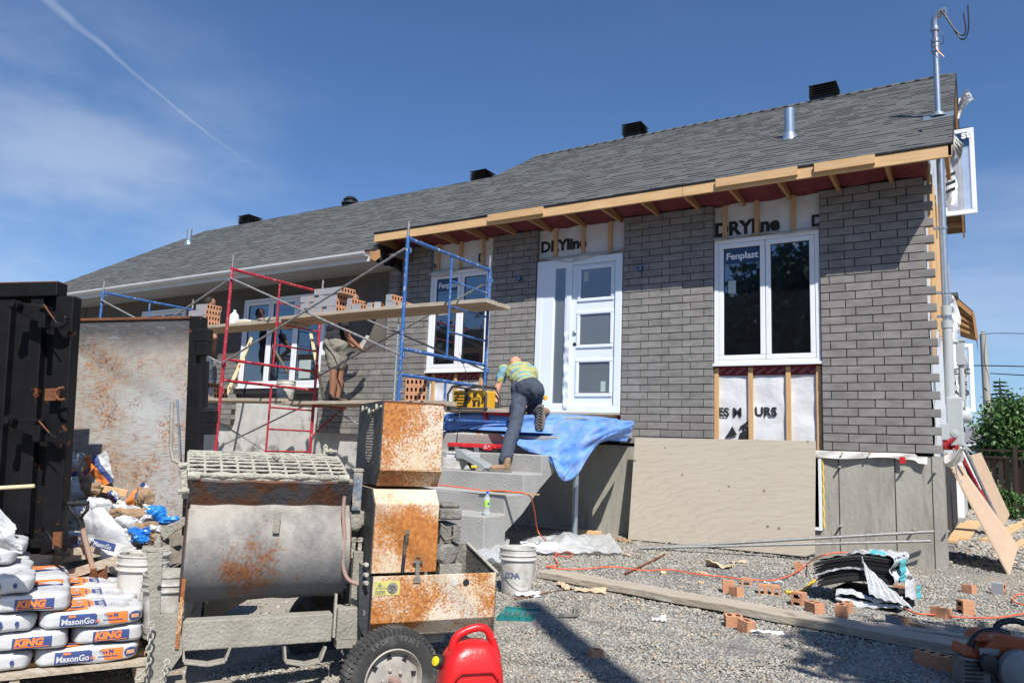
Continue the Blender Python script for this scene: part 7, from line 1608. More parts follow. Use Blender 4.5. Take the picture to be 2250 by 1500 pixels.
# post at the right of the inner wall, with lock blocks
q0 = DP(424, 700, 5.85); wpx = (DP(453, 700, 5.85)-q0)@D1
m = MB(); m.hexa(V(q0[0], q0[1], .05)-D2*.05, D1*wpx*.9, D2*.13, (0, 0, zt_-.05)); m.build('corner_post', 'skip_black', sk, bevel=.004)
for ya, yb in ((728, 755), (757, 785), (908, 935), (936, 960)):
    a = DP(425, yb, 5.75); b = DP(460 if ya in (728, 908) else 455, ya, 5.75); m = MB(); m.hexa(a, D1*((b-a)@D1), D2*.08, (0, 0, b[2]-a[2])); m.build('hinge_block', 'skip_black', sk, bevel=.006)
m = MB(); m.hexa(DP(432, 900, 5.77), D1*.03, D2*.05, (0, 0, .36)); m.build('reinforcing_bar', 'skip_black', sk, bevel=.003)
m = MB(); m.tube([DP(380, 880, 5.75), DP(379, 960, 5.75), DP(378, 1010, 5.75)], .007, 8); m.build('rod', 'galv', sk, smooth=True)
# side wall running away behind the wall panel: floor and back
fl0 = DP(0, 1260, 4.7); 
m = MB(); m.hexa(V(p0[0], p0[1], .02)-D1*.3-D2*1.0, D1*2.2, D2*1.0, (0, 0, .16)); m.build('floor', 'skip_black', sk)
# near end frame on the left
n0 = DP(-160, 612, 5.0); n1 = DP(136, 612, 5.0); zn = n1[2]; wn = (n1-n0)@D1; zb = DP(100, 1212, 5.0)[2]
m = MB(); B0_ = V(n0[0], n0[1], 0)
m.hexa(B0_+D2*.06+V(0, 0, zb), D1*(wn-.04), D2*.02, (0, 0, zn-zb)); m.build('end_door', 'skip_black', sk)
m = MB(); m.hexa(B0_-D2*.02+V(0, 0, zn-.10), D1*wn, D2*.12, (0, 0, .10)); m.build('top_rail', 'skip_black', sk, bevel=.008)
m = MB(); m.hexa(B0_-D2*.02+V(0, 0, zn-.004), D1*wn, D2*.12, (0, 0, .006)); m.build('worn_edge', 'rust', sk)
for (pxa, pxb, off) in ((96, 136, -.01), (38, 66, -.0), (-40, -5, 0.)):
    a = DP(pxa, 900, 5.0); b = DP(pxb, 900, 5.0); m = MB(); m.hexa(V(a[0], a[1], zb)+D2*off, D1*((b-a)@D1), D2*.1, (0, 0, zn-.1-zb)); m.build('upright', 'skip_black', sk, bevel=.008)
m = MB(); a = DP(-60, 1195, 5.0); b = DP(120, 1195, 5.0); m.hexa(a, b-a, D2*.1, (0, 0, .06)); m.build('bottom_rail', 'skip_black', sk, bevel=.006)
# locking arms with hooks
def arm(pts, hook, w0=.052, w1=.035):
    sh_ = lambda p: (p[0]-(p[1]-610)*.055, p[1]); pts = [sh_(p) for p in pts]; hook = [sh_(p) for p in hook]
    m = MB(); A = DP(*pts[0], 4.88); B = DP(*pts[1], 4.84); C_ = DP(*pts[2], 4.82); 
    up = V(0, 0, 1)
    m.prism([(((q-A)@D1), q[2]-A[2]) for q in [DP(x, y, 4.86) for x, y in hook]], A, D1, (0, 0, 1), D2*.045)
    o = m.build('locking_arm', 'skip_black', sk, bevel=.008, segs=2)
    m = MB(); m.lathe([(.034, -.03), (.034, .02), (.022, .02), (.022, .035), (0, .036)], DP(*pts[0], 4.84), -D2, 18); m.build('pivot', 'skip_black', sk, smooth=True)
    m = MB(); m.hexa(DP(pts[3][0], pts[3][1], 4.82), D1*.045, D2*.07, (0, 0, .14)); m.hexa(DP(pts[3][0]+0, pts[3][1], 4.80)+V(0, 0, .125), D1*.055, D2*.06, (0, 0, .018)); m.build('clevis', 'skip_black', sk, bevel=.004)
    m = MB(); m.tube([DP(pts[1][0], pts[1][1], 4.78), DP(pts[2][0], pts[2][1], 4.78)], .005, 6); m.build('link_pin', 'rust', sk)
arm([(38, 658), (100, 662), (122, 695), (86, 712)], [(30, 650), (85, 658), (104, 664), (125, 700), (134, 702), (138, 685), (146, 690), (142, 708), (128, 714), (112, 710), (90, 700), (34, 672)])
arm([(23, 912), (88, 918), (110, 945), (72, 962)], [(14, 904), (70, 911), (92, 920), (112, 948), (120, 952), (125, 938), (133, 942), (130, 958), (118, 967), (100, 962), (76, 952), (20, 926)])
m = MB(); m.tube(bez([DP(131, 847, 4.88), DP(118, 848, 4.88), DP(111, 859, 4.88), DP(118, 872, 4.88), DP(131, 872, 4.88)], 6), .009, 8); m.hexa(DP(86, 872, 4.92), D1*.08, D2*.03, (0, 0, .08)); m.build('shackle', 'rust', sk, smooth=True)
m = MB(); m.tube([DP(60, 1170, 4.88), DP(75, 1162, 4.88), DP(80, 1175, 4.88), DP(100, 1215, 4.78)], .012, 8); m.lathe([(.02, 0), (.02, .03)], DP(113, 1215, 4.78), -D2, 12); m.build('lower_hook', 'skip_black', sk, smooth=True)
m = MB(); m.hexa(DP(82, 1200, 4.82), D1*.05, D2*.02, (0, 0, .10)); m.build('rusty_lug', 'rust', sk)
m = MB(); m.tube([DP(-30, 1073, 4.7), DP(76, 1067, 4.75)], .012, 10); tag(m.build('broom_stick', 'level_wood', smooth=True), 'pale round wooden stick entering from the left picture edge', 'stick')
# the whole container sits 3.6 degrees out of plumb: turn it about its top edge
_piv = Vector(tuple(float(c) for c in DP(280, 700, 5.2))); _R = Matrix.Rotation(.062, 4, Vector((float(-D2[0]), float(-D2[1]), 0.))); _T = Matrix.Translation(_piv) @ _R @ Matrix.Translation(-_piv)
_M = _T @ mw(sk); sk.location = _M.to_translation(); sk.rotation_euler = _M.to_euler()
# ---- rubbish heap
mat('card_brown', (.34, .23, .14), (.25, .165, .10), scale=6, rough=.9, bump=.3, bscale=20)
mat('plastic_blue', (.03, .25, .70), (.02, .18, .58), scale=6, rough=.3, bump=.8, bscale=12)
mat('clear_film', (.78, .80, .80), (.66, .68, .69), scale=7, rough=.22, bump=.9, bscale=10, alpha=.66)
mat('heap_dirt', (.22, .19, .15), (.12, .10, .08), scale=9, rough=1, bump=1, bscale=24)
def print_bands(name, axis, per, off):
    "white sack paper with an orange and a blue printed block"
    m = bpy.data.materials.new(name); m.use_nodes = True; nt = m.node_tree; N = nt.nodes.new; L = nt.links.new; bs = nt.nodes['Principled BSDF']; bs.inputs['Roughness'].default_value = .6
    tc = N('ShaderNodeTexCoord'); d = N('ShaderNodeVectorMath'); d.operation = 'DOT_PRODUCT'; L(tc.outputs['Object'], d.inputs[0]); d.inputs[1].default_value = tuple(float(q) for q in axis)
    ma = N('ShaderNodeMath'); ma.operation = 'MULTIPLY_ADD'; L(d.outputs['Value'], ma.inputs[0]); ma.inputs[1].default_value = 1/per; ma.inputs[2].default_value = off
    fr = N('ShaderNodeMath'); fr.operation = 'FRACT'; L(ma.outputs[0], fr.inputs[0]); cr = N('ShaderNodeValToRGB'); cr.color_ramp.interpolation = 'CONSTANT'; L(fr.outputs[0], cr.inputs[0]); e = cr.color_ramp.elements
    e[0].position = 0; e[0].color = (.56, .57, .58, 1); e[1].position = .52; e[1].color = (.76, .24, .055, 1); x = e.new(.66); x.color = (.05, .08, .25, 1); x = e.new(.74); x.color = (.56, .57, .58, 1)
    n = N('ShaderNodeTexNoise'); n.inputs['Scale'].default_value = 10; n.inputs['Detail'].default_value = 7; L(tc.outputs['Object'], n.inputs[0]); mr = N('ShaderNodeMapRange'); L(n.outputs['Fac'], mr.inputs[0]); mr.inputs[1].default_value = .3; mr.inputs[2].default_value = .75; mr.inputs[3].default_value = 1.05; mr.inputs[4].default_value = .65
    mx = N('ShaderNodeMix'); mx.data_type = 'RGBA'; mx.blend_type = 'MULTIPLY'; mx.inputs[0].default_value = 1; L(cr.outputs[0], mx.inputs[6]); L(mr.outputs[0], mx.inputs[7]); L(mx.outputs[2], bs.inputs['Base Color'])
    b = N('ShaderNodeBump'); b.inputs['Strength'].default_value = .8; b.inputs['Distance'].default_value = .015; L(n.outputs['Fac'], b.inputs['Height']); L(b.outputs[0], bs.inputs['Normal']); MATS[name] = m; return m
HD = lambda d: d if d < 4 else 5.18+(d-4.5)*.75
def crumple(quad, dep, label, mt, nm='crumpled_sack', amp=.05, seed=0, bulge=.10, cat='sack', nu=18, nv=14, thick=.012, deps=None, parent=None, group=None):
    "creased sheet spanned by four picture corners at their own depths (top-left, top-right, bottom-right, bottom-left)"
    r = np.random.default_rng(seed+100); dep = HD(dep); dd = deps or [dep]*4
    Q = [DP(px, py, d_) for (px, py), d_ in zip(quad, dd)]
    K = rng.normal(size=(nu+1, nv+1)); ph = r.uniform(0, 6, 10)
    def crease(u, v):
        s = 0
        for k in range(5):
            a = ph[k]; w = (u*math.cos(a)+v*math.sin(a))*(3+1.7*k)+ph[9-k]; s += (abs((w % 2)-1)-.5)*(.9/(1+.5*k))
        return s
    def fn(u, v):
        u2 = u+.025*math.sin(v*9+ph[0]); v2 = v+.03*math.sin(u*8+ph[1])
        P = (Q[0]*(1-u2)+Q[1]*u2)*(1-v2)+(Q[3]*(1-u2)+Q[2]*u2)*v2
        return P+(-D2*.85+V(0, 0, .4))*(bulge*math.sin(math.pi*u)*math.sin(math.pi*v)+amp*crease(u, v))
    m = MB(); m.grid(fn, nu, nv, thick=thick); o = m.build(nm, mt, parent, smooth=False)
    if parent is None: tag(o, label, cat, group)
    return o, fn
G_ = 'emptied mortar sacks in the rubbish heap'
pb = [print_bands('sack_print_a', D1, .5, .1), print_bands('sack_print_b', unit(D1+V(0, 0, .8)), .46, .3), print_bands('sack_print_c', (0, 0, 1), .42, .62), print_bands('sack_print_d', unit(D1*.6-V(0, 0, .8)), .5, .85)]
# body of the heap
m = MB(); hp = [DP(100, 1240, 4.9), DP(420, 1240, 4.9)]
m.grid(lambda u, v: DP(95+330*u, 1250-(1250-(1010+170*u**.8))*v, 5.35+.55*v)+V(0, 0, .03*math.sin(u*21+v*9)+.03*math.sin(u*9+v*17)), 36, 18); tag(m.build('rubbish_heap', 'heap_dirt'), 'dark rubble at the core of the rubbish heap', 'rubble', kind='stuff')
ck = [
 ([(118, 985), (190, 1000), (180, 1045), (118, 1050)], 5.3, 'white crumpled sack highest at the left of the heap', 'sack_white', .045),
 ([(178, 1010), (235, 992), (250, 1060), (205, 1065)], 5.25, 'opened sack with orange top standing against the scratched wall', pb[1], .04),
 ([(115, 1055), (170, 1048), (188, 1095), (115, 1100)], 5.1, 'sack printed orange and blue lying on the left slope', pb[3], .03),
 ([(165, 1060), (225, 1062), (215, 1090), (175, 1095)], 5.15, 'torn brown paper lining under the highest sacks', 'card_brown', .03),
 ([(262, 1112), (318, 1058), (338, 1095), (290, 1125)], 5.2, 'pointed sack with orange print standing right of the heap middle', pb[0], .04),
 ([(305, 1065), (342, 1085), (332, 1118), (300, 1112)], 5.15, 'brown paper mouth of a torn sack at the right of the heap', 'card_brown', .035),
 ([(195, 1095), (245, 1100), (240, 1130), (180, 1135)], 4.95, 'plain white paper sack in the middle of the heap', 'sack_white', .035),
 ([(240, 1120), (325, 1118), (330, 1150), (255, 1145)], 4.95, 'flattened brown cardboard across the heap', 'card_brown', .03),
 ([(115, 1110), (150, 1115), (145, 1170), (112, 1165)], 4.8, 'shaded pinkish paper sack beside the black end frame', 'card_brown', .03),
 ([(180, 1125), (230, 1115), (300, 1205), (205, 1215)], 4.75, 'big white sack with small blue print spread over the front of the heap', 'sack_white', .022),
 ([(122, 1170), (185, 1168), (188, 1200), (122, 1202)], 4.6, 'flat sack with orange and blue print at the foot of the heap', pb[2], .02),
 ([(200, 1190), (242, 1205), (232, 1235), (205, 1215)], 4.65, 'sack corner with dark blue print hanging over the heap front', 'sack_white', .015),
 ([(150, 1120), (182, 1110), (190, 1150), (160, 1150)], 4.85, 'orange printed sack scrap behind the shovel handle', pb[0], .02),
 ([(215, 1195), (300, 1200), (262, 1265), (225, 1250)], 4.7, 'grey shaded underside of a sack at the heap front', 'wrap_dirty', .02),
 ([(250, 1140), (290, 1132), (300, 1165), (265, 1165)], 4.85, 'small sack scrap with orange corner on the right slope', pb[1], .02)]
for i, (q_, dep, lab, mt, amp) in enumerate(ck): crumple(q_, dep, lab, mt, seed=i, amp=amp*.55, bulge=.05, group=G_)
_hr = random.Random(5); _mt = ['sack_white', 'sack_white', pb[0], pb[1], pb[2], pb[3], 'card_brown', 'wrap_dirty', 'sack_white', 'plastic_blue']
for i in range(22):
    x = _hr.uniform(122, 345); yt = 1015+(x-118)*.42; y = _hr.uniform(yt+18, 1195); w_, h_ = _hr.uniform(18, 42), _hr.uniform(10, 24); an = _hr.uniform(-.7, .7); c_, s_ = math.cos(an), math.sin(an)
    crumple([(x+c_*a*w_-s_*b*h_, y+s_*a*w_+c_*b*h_) for a, b in ((-.5, -.5), (.5, -.6), (.55, .5), (-.5, .45))], 5.35-(y-1015)/185*.62, 'small %s scrap on the %s %s of the rubbish heap, %s' % (['white paper', 'crumpled white', 'orange printed', 'blue printed', 'white and orange', 'orange and blue', 'brown cardboard', 'grey dusty', 'pale torn', 'blue plastic'][i % 10], 'upper' if y < 1085 else 'middle' if y < 1140 else 'lower', 'left' if x < 200 else 'centre' if x < 270 else 'right', ['first', 'second', 'third'][i // 10]), _mt[i % 10], nm='rubbish_scrap', seed=60+i, amp=.03, bulge=.03, nu=10, nv=8, cat='scrap', group='scraps in the rubbish heap')
def heap_word(s, px, py, dep, size, mt, rotdeg, lab):
    c = DP(px, py, HD(dep)-.03); r_ = math.radians(rotdeg); a = D1*math.cos(r_)+V(0, 0, 1)*math.sin(r_); b = -D1*math.sin(r_)+V(0, 0, 1)*math.cos(r_); return a, b, c
for (s, px, py, dep, size, rot_, bg) in (('MasonGo', 203, 1196, 4.56, .05, -12, 1), ('MasonGo', 128, 1072, 4.93, .055, 160, 1), ('KING', 186, 1046, 5.08, .045, 52, 0), ('MasonGo', 130, 1199, 4.5, .042, 3, 1)):
    a, b, c = heap_word(s, px, py, dep, size, '', rot_, ''); m = MB(); w_ = size*(3.1 if s == 'MasonGo' else 2.2); m.hexa(c-b*size*.2, a*w_, np.cross(a, b)*-.002, b*size*1.05)
    o = m.build('printed_flap', 'print_blue' if bg else 'print_orange'); tag(o, {(203, 1196): 'blue printed flap of the sack at the front of the heap', (128, 1072): 'upside-down blue printed flap of the sack on the left slope', (186, 1046): 'small orange flap with the makers mark on the standing sack', (130, 1199): 'blue printed flap low at the foot of the heap'}[(px, py)], 'sack flap'); text(s, size*.8, c+a*size*.1+np.cross(a, b)*.002, a, b, 'sack_white' if bg else 'print_blue', o, 'printed_word', bold=.001, sx=.8)
crumple([(322, 1115), (360, 1112), (368, 1148), (330, 1150)], 5.0, 'bright blue plastic bag crumpled at the right of the heap', 'plastic_blue', nm='plastic_bag', cat='plastic bag', seed=31, amp=.03, bulge=.09, nu=22, nv=18)
crumple([(352, 1135), (395, 1138), (392, 1148), (350, 1150)], 4.95, 'flat blue tail of plastic film pointing to the mixer', 'plastic_blue', nm='plastic_film', cat='plastic film', seed=32, amp=.015, bulge=.02)
crumple([(282, 1162), (330, 1160), (330, 1192), (290, 1190)], 4.75, 'shiny blue foil scraps above the large pail', 'plastic_blue', nm='plastic_scrap', cat='plastic film', seed=33, amp=.05, bulge=.02)
crumple([(285, 1150), (350, 1146), (335, 1165), (290, 1168)], 4.85, 'brown cardboard flap above the blue foil', 'card_brown', nm='cardboard', cat='cardboard', seed=34, amp=.01, bulge=.01)
crumple([(352, 1162), (408, 1134), (410, 1150), (362, 1185)], 4.5, 'grey board leaning between heap and mixer drum', 'dusty_steel', nm='grey_board', cat='board', seed=35, amp=.003, bulge=.0)
crumple([(-40, 1080), (30, 1150), (46, 1212), (-40, 1200)], 3.85, 'translucent plastic film hanging at the left picture edge', 'clear_film', nm='plastic_film', cat='plastic film', seed=36, amp=.03, bulge=.08, thick=.003)
def stick(pa, da, pb_, db, w, h, label, mt='fresh_wood', nm='wood_offcut', cat='wood'):
    m = MB(); m.bar(DP(*pa, HD(da)), DP(*pb_, HD(db)), w, h); return tag(m.build(nm, mt, bevel=.002), label, cat, 'wood scraps in the rubbish heap')
stick((212, 1070), 5.2, (280, 1084), 5.3, .05, .05, 'fresh yellow lumber end poking out of the heap')
stick((205, 1098), 5.1, (262, 1108), 5.2, .02, .04, 'thin yellow lath in the middle of the heap')
stick((108, 1225), 4.6, (222, 1205), 4.6, .03, .10, 'dirty grey timber across the foot of the heap', 'old_plank')
stick((150, 1262), 4.5, (262, 1228), 4.5, .03, .06, 'brown broken timber behind the shovel blade', 'old_plank')
stick((240, 1250), 4.6, (330, 1215), 4.8, .03, .05, 'dark timber between shovel and large pail', 'old_plank')
# ---- shovel stuck behind the sacks
sh = empty('shovel', DP(208, 1265, 5.18), 'shovel with black D grip and dusty wooden shaft standing behind the sacks', 'shovel')
m = MB(); m.tube([DP(174, 1130, 5.08), DP(190, 1195, 5.13), DP(207, 1258, 5.18)], .0165, 12); m.build('shaft', mat('shaft_wood', (.52, .36, .26), (.42, .28, .2), scale=5, rough=.7), sh, smooth=True)
m = MB(); m.tube([DP(150, 1106, 5.05), DP(194, 1105, 5.05)], .016, 12); m.tube(bez([DP(152, 1108, 5.05), DP(155, 1118, 5.05), DP(165, 1130, 5.06), DP(174, 1140, 5.08)], 5), .011, 8); m.tube(bez([DP(192, 1108, 5.05), DP(192, 1118, 5.05), DP(184, 1129, 5.06), DP(175, 1140, 5.08)], 5), .011, 8); m.tube([DP(172, 1130, 5.08), DP(180, 1158, 5.10)], .022, 10); m.build('grip', 'black_plastic', sh, smooth=True)
m = MB(); m.tube([DP(205, 1248, 5.16), DP(209, 1266, 5.18)], .021, 10); m.grid(lambda u, v: DP(196+40*u, 1262-22*u*(1-v)+26*v, 5.16+.03*math.sin(u*3.1)), 8, 6, thick=.004); m.build('blade', 'rust', sh, smooth=True)
# ---- pails at the left
P0 = DP(304, 1345, 5.0); bucket((P0[0], P0[1], P0[2]), 'large dusty pail with a torn red sticker standing behind the mixer plate', 'bucket_white', 1.02, fill=.93, bail=(1, .4))
P0 = DP(362, 1395, 4.65); bucket((P0[0], P0[1], P0[2]), 'cement-crusted grey pail half hidden by the mixer end plate', 'bucket_dirty', 1.0, fill=.9, bail=(-1, .5))
P0 = DP(400, 1400, 4.95); bucket((P0[0], P0[1], P0[2]+.0), 'second cement-crusted pail right behind the drum corner', 'bucket_dirty', 1.0, bail=(-1, .2))
P0 = DP(62, 1285, 5.2); bucket((P0[0], P0[1], P0[2]+.05), 'pale pail behind the stacked sacks at the left', 'bucket_white', .95, bail=(1, .2))
# ================================================================ right side and yard
# sheet of plywood against the foundation
def board4(Q, th, nm, mt, label, cat, group=None, bevel=.002):
    Q = [np.asarray(q, float) for q in Q]; n = unit(np.cross(Q[1]-Q[0], Q[3]-Q[0])); m = MB(); P = Q+[q-n*th for q in Q]
    m.add(P, [(0, 1, 2, 3), (7, 6, 5, 4), (1, 0, 4, 5), (2, 1, 5, 6), (3, 2, 6, 7), (0, 3, 7, 4)]); return tag(m.build(nm, mt, bevel=bevel), label, cat, group)
def ply_mat(name, ca, cb, ring=True):
    m = bpy.data.materials.new(name); m.use_nodes = True; nt = m.node_tree; N = nt.nodes.new; L = nt.links.new; bs = nt.nodes['Principled BSDF']; bs.inputs['Roughness'].default_value = .8
    tc = N('ShaderNodeTexCoord'); mp = N('ShaderNodeMapping'); L(tc.outputs['Object'], mp.inputs[0]); mp.inputs['Scale'].default_value = (1.1, 1.1, 3.4)
    w = N('ShaderNodeTexWave'); w.wave_type = 'RINGS'; w.rings_direction = 'SPHERICAL' if False else 'Y'; w.inputs['Scale'].default_value = 1.5; w.inputs['Distortion'].default_value = 14; w.inputs['Detail'].default_value = 3; w.inputs['Detail Scale'].default_value = 1.1; L(mp.outputs[0], w.inputs[0])
    n = N('ShaderNodeTexNoise'); n.inputs['Scale'].default_value = 3; n.inputs['Detail'].default_value = 8; mp2 = N('ShaderNodeMapping'); mp2.inputs['Scale'].default_value = (1, 1, 9); L(tc.outputs['Object'], mp2.inputs[0]); L(mp2.outputs[0], n.inputs[0])
    v = N('ShaderNodeTexVoronoi'); v.inputs['Scale'].default_value = 5.2; L(tc.outputs['Object'], v.inputs[0]); k = N('ShaderNodeMapRange'); L(v.outputs['Distance'], k.inputs[0]); k.inputs[1].default_value = .075; k.inputs[2].default_value = .11
    mr = N('ShaderNodeMapRange'); L(w.outputs['Fac'], mr.inputs[0]); mr.inputs[1].default_value = .0; mr.inputs[2].default_value = .30; mr.inputs[3].default_value = .22; mr.inputs[4].default_value = 0
    a = N('ShaderNodeMath'); a.operation = 'MULTIPLY_ADD'; L(n.outputs['Fac'], a.inputs[0]); a.inputs[1].default_value = .55; L(mr.outputs[0], a.inputs[2])
    mx = N('ShaderNodeMix'); mx.data_type = 'RGBA'; L(a.outputs[0], mx.inputs[0]); mx.inputs[6].default_value = (*ca, 1); mx.inputs[7].default_value = (*cb, 1)
    m2 = N('ShaderNodeMix'); m2.data_type = 'RGBA'; L(k.outputs[0], m2.inputs[0]); m2.inputs[6].default_value = (cb[0]*.62, cb[1]*.55, cb[2]*.5, 1); L(mx.outputs[2], m2.inputs[7]); L(m2.outputs[2], bs.inputs['Base Color']); MATS[name] = m
ply_mat('ply_grey', (.48, .425, .345), (.33, .28, .22)); mat('ply_fresh', (.53, .385, .265), (.45, .315, .21), scale=4, rough=.8, stretch=(8, 8, 1), bump=.2)
board4([AY(1380, 1184, -.36), AY(1790, 1224, -.33), AY(1792, 968, -.13), AY(1395, 961, -.16)], .018, 'plywood_sheet', 'ply_grey', 'big weathered plywood sheet leaning on the foundation under the window', 'plywood')
# galvanised tubes lying against it
for k, (pts, r, lab) in enumerate((([(1360, 1207), (1600, 1198), (1800, 1184), (2052, 1167)], .017, 'upper grey steel tube propped across the foundation'), ([(1400, 1204), (1650, 1200), (2045, 1188)], .015, 'lower grey steel tube lying below the other one'))):
    ys_ = np.linspace(-1.15, -.12, len(pts)); Q = [AY(px, py, y_) for (px, py), y_ in zip(pts, ys_)]; m = MB(); m.tube([Q[0], Q[-1]], r, 8); tag(m.build('steel_tube', 'brace_steel', smooth=True), lab, 'tube', 'steel tubes by the foundation')
# long timber on the ground
def gtimber(pa, pb_, w, h, label, mt='old_plank', nm='timber', lift=0.):
    A = AG(*pa); B = AG(*pb_); d = unit((B-A)*V(1, 1, 0)); s_ = V(-d[1], d[0], 0); A[2] = float(gz(A[0], A[1]))+.012+lift; B[2] = float(gz(B[0], B[1]))+.012+lift
    m = MB(); n = 16; P = []
    for i in range(n+1):
        c = A+(B-A)*i/n; e = .003*math.sin(i*1.7); P += [c+V(0, 0, e), c+s_*w+V(0, 0, e), c+s_*w+V(0, 0, h+e), c+V(0, 0, h+e)]
    m.add(P, [(i*4+a, (i+1)*4+a, (i+1)*4+(a+1) % 4, i*4+(a+1) % 4) for i in range(n) for a in range(4)]+[(3, 2, 1, 0), tuple(n*4+k for k in range(4))]); return tag(m.build(nm, mt, bevel=.004), label, 'timber', 'timbers lying on the gravel')
gtimber((1183, 1272), (2160, 1455), .24, .055, 'long weathered plank crossing the gravel from the pail to the saw')
m_ = gtimber((1930, 1395), (2200, 1432), .10, .055, 'second darker plank lying along the end of the long one', lift=.0)
gtimber((1962, 1362), (2085, 1402), .07, .018, 'short pale board between the brick halves', 'fresh_wood')
gtimber((1378, 1264), (1462, 1222), .025, .012, 'rusty flat bar lying on the gravel', 'rust', nm='steel_bar') 
gtimber((1132, 1320), (1255, 1296), .012, .008, 'thin rusty rod under the near end of the long plank', 'rust', nm='steel_rod')
gtimber((1270, 1174), (1322, 1177), .04, .05, 'short fresh wood block behind the steel post', 'fresh_wood', nm='wood_block')
gtimber((1165, 1158), (1262, 1168), .05, .03, 'dark wooden strip in the shade under the landing', 'old_plank', nm='wood_strip')
# orange extension cord
def cord(pts, r, label, mt='cord_orange', nm='extension_cord', lifts=None):
    Q = []
    for i, p in enumerate(pts):
        if len(p) == 2: q = AG(*p, dz=.012); q[2] += .014
        else: q = np.array(p[2:]) if len(p) == 5 else AY(p[0], p[1], p[2])
        Q.append(q)
    m = MB(); m.tube(bez(Q, 8), r, 7); return tag(m.build(nm, mt, smooth=True), label, 'cord')
mat('cord_orange', (.80, .13, .05), rough=.5)
cord([(958, 1064, -3.0), (1010, 1070, -3.0), (1056, 1076, -3.0), (1120, 1079, -3.02), (1160, 1086, -2.99), (1172, 1110, -2.85), (1180, 1160, -2.6), (1190, 1178, -2.5), (1207, 1195), (1220, 1218), (1248, 1226), (1256, 1219), (1232, 1216), (1218, 1226), (1226, 1244), (1200, 1247), (1240, 1253), (1290, 1252), (1345, 1248), (1420, 1256), (1470, 1254), (1530, 1264), (1590, 1270), (1640, 1276), (1700, 1277), (1745, 1262), (1775, 1240)], .0065, 'orange extension cord running from the stair across the gravel to the shingle bundle')
cord([(1775, 1240), (1800, 1222, -1.9), (1850, 1213, -1.85), (1905, 1222, -1.85), (1930, 1250, -2.05), (1945, 1290, -2.6), (1975, 1330), (2010, 1350), (2055, 1354), (2120, 1360), (2190, 1360), (2260, 1350)], .0065, 'orange extension cord draped over the shingle bundle towards the saw')
cord([(2262, 1310), (2240, 1308), (2226, 1318), (2234, 1328), (2262, 1334)], .0065, 'red loop of cord at the right picture edge')
# bundle of shingles in torn white wrapping
sbx = empty('shingle_bundle', AG(1860, 1320), 'stack of black shingle bundles in torn white wrapping bent over on the gravel', 'shingles')
S0 = AG(1795, 1318); u1 = unit(V(.95, -.12, 0)); u2 = V(-u1[1], u1[0], 0)
def bent(a0, a1, b0, b1, z, h, arch, m, mi, t=1., n=14, lift=None):
    P = []
    for i in range(n+1):
        u = i/n; a = a0+(a1-a0)*u; zz = z+(lift(u) if lift else arch*math.sin(min(1, u*1.25)*math.pi*.55))
        for b, dz in ((b0, 0), (b1, 0), (b1, h), (b0, h)): P.append(S0+u1*a+u2*b+V(0, 0, zz+dz))
    m.add(P, [(i*4+a, (i+1)*4+a, (i+1)*4+(a+1) % 4, i*4+(a+1) % 4) for i in range(n) for a in range(4)]+[(3, 2, 1, 0), tuple(n*4+k for k in range(4))], mi, t)
mat('shingle_black', (.022, .022, .023), (.012, .012, .012), scale=50, rough=.85, tone=True); mat('granule_grey', (.33, .315, .27), (.24, .23, .2), scale=60, rough=.95); mat('wrapper_white', (.62, .64, .65), (.52, .54, .55), scale=8, rough=.35, bump=.8, bscale=14); mat('print_teal', (.08, .50, .55), rough=.45)
lf = lambda u: .01+.10*math.sin(min(1., max(0, u)*1.3)*math.pi*.5)-.02*max(0, u-.8)
nb_ = 0
for (lay, a0, a1, zz) in ((0, .16, .62, .0), (1, .12, .60, .055), (2, .0, .56, .09), (3, -.02, .56, .19)):
    m = MB()
    for k in range(9 if lay > 1 else 5): bent(a0+random.uniform(-.006, .01), a1, random.uniform(-.006, .006), .46, zz+k*.0105, .0085, .1, m, 0, random.choice((.6, 1, 1.6, 2.4)), lift=lf if lay > 1 else (lambda u: .01))
    m.build('shingles', 'shingle_black', sbx)
def wrapsheet(fn, mt, nm='wrapper'):
    m = MB(); m.grid(fn, 26, 12, thick=.003); return m.build(nm, mt, sbx, smooth=True)
wn = lambda u, v: .006*math.sin(u*31+v*12)+.005*math.sin(v*27+u*9)
wrapsheet(lambda u, v: S0+u1*(-.02+.60*u)+u2*(.10+.38*v)+V(0, 0, .295+lf(u)+wn(u, v)), 'granule_grey', 'granule_sheet')
w1_ = wrapsheet(lambda u, v: S0+u1*(.20+.40*u)+u2*(.14*(1-u)+.36*v-.02)+V(0, 0, .302+lf(.35+.65*u)+wn(u, v)), 'wrapper_white')
wrapsheet(lambda u, v: S0+u1*(.57+.02*math.sin(v*9))+u2*(-.03+.50*u)+V(0, 0, .41-.20*v+wn(u, v)), 'wrapper_white')
wrapsheet(lambda u, v: S0+u1*(.64+.04*math.sin(u*5))+u2*(.05+.42*u)+V(0, 0, .24-.21*v*(.6+.4*u)+wn(u, v)), 'wrapper_white')
wrapsheet(lambda u, v: S0+u1*(.36+.30*u*v+.06*v)+u2*(-.03-.05*v)+V(0, 0, .385-.27*v-.05*u+wn(u, v)), 'wrapper_white')
wrapsheet(lambda u, v: S0+u1*(.16+.48*u)+u2*(-.02-.03*v)+V(0, 0, .105-.015*v+.02*math.sin(u*8)-.05*abs(u-.5)*v+wn(u, v)), 'wrapper_white')
wrapsheet(lambda u, v: S0+u1*(.16+.48*u)+u2*(-.025-.03*v)+V(0, 0, .052-.04*v*abs(math.sin(u*3.1+.3))+wn(u, v)), 'wrapper_white')
wrapsheet(lambda u, v: S0+u1*(-.01+.42*u)+u2*(-.012)+V(0, 0, .188+lf(u)*1.0-.012*v+wn(u, v)*.5), 'wrapper_white')
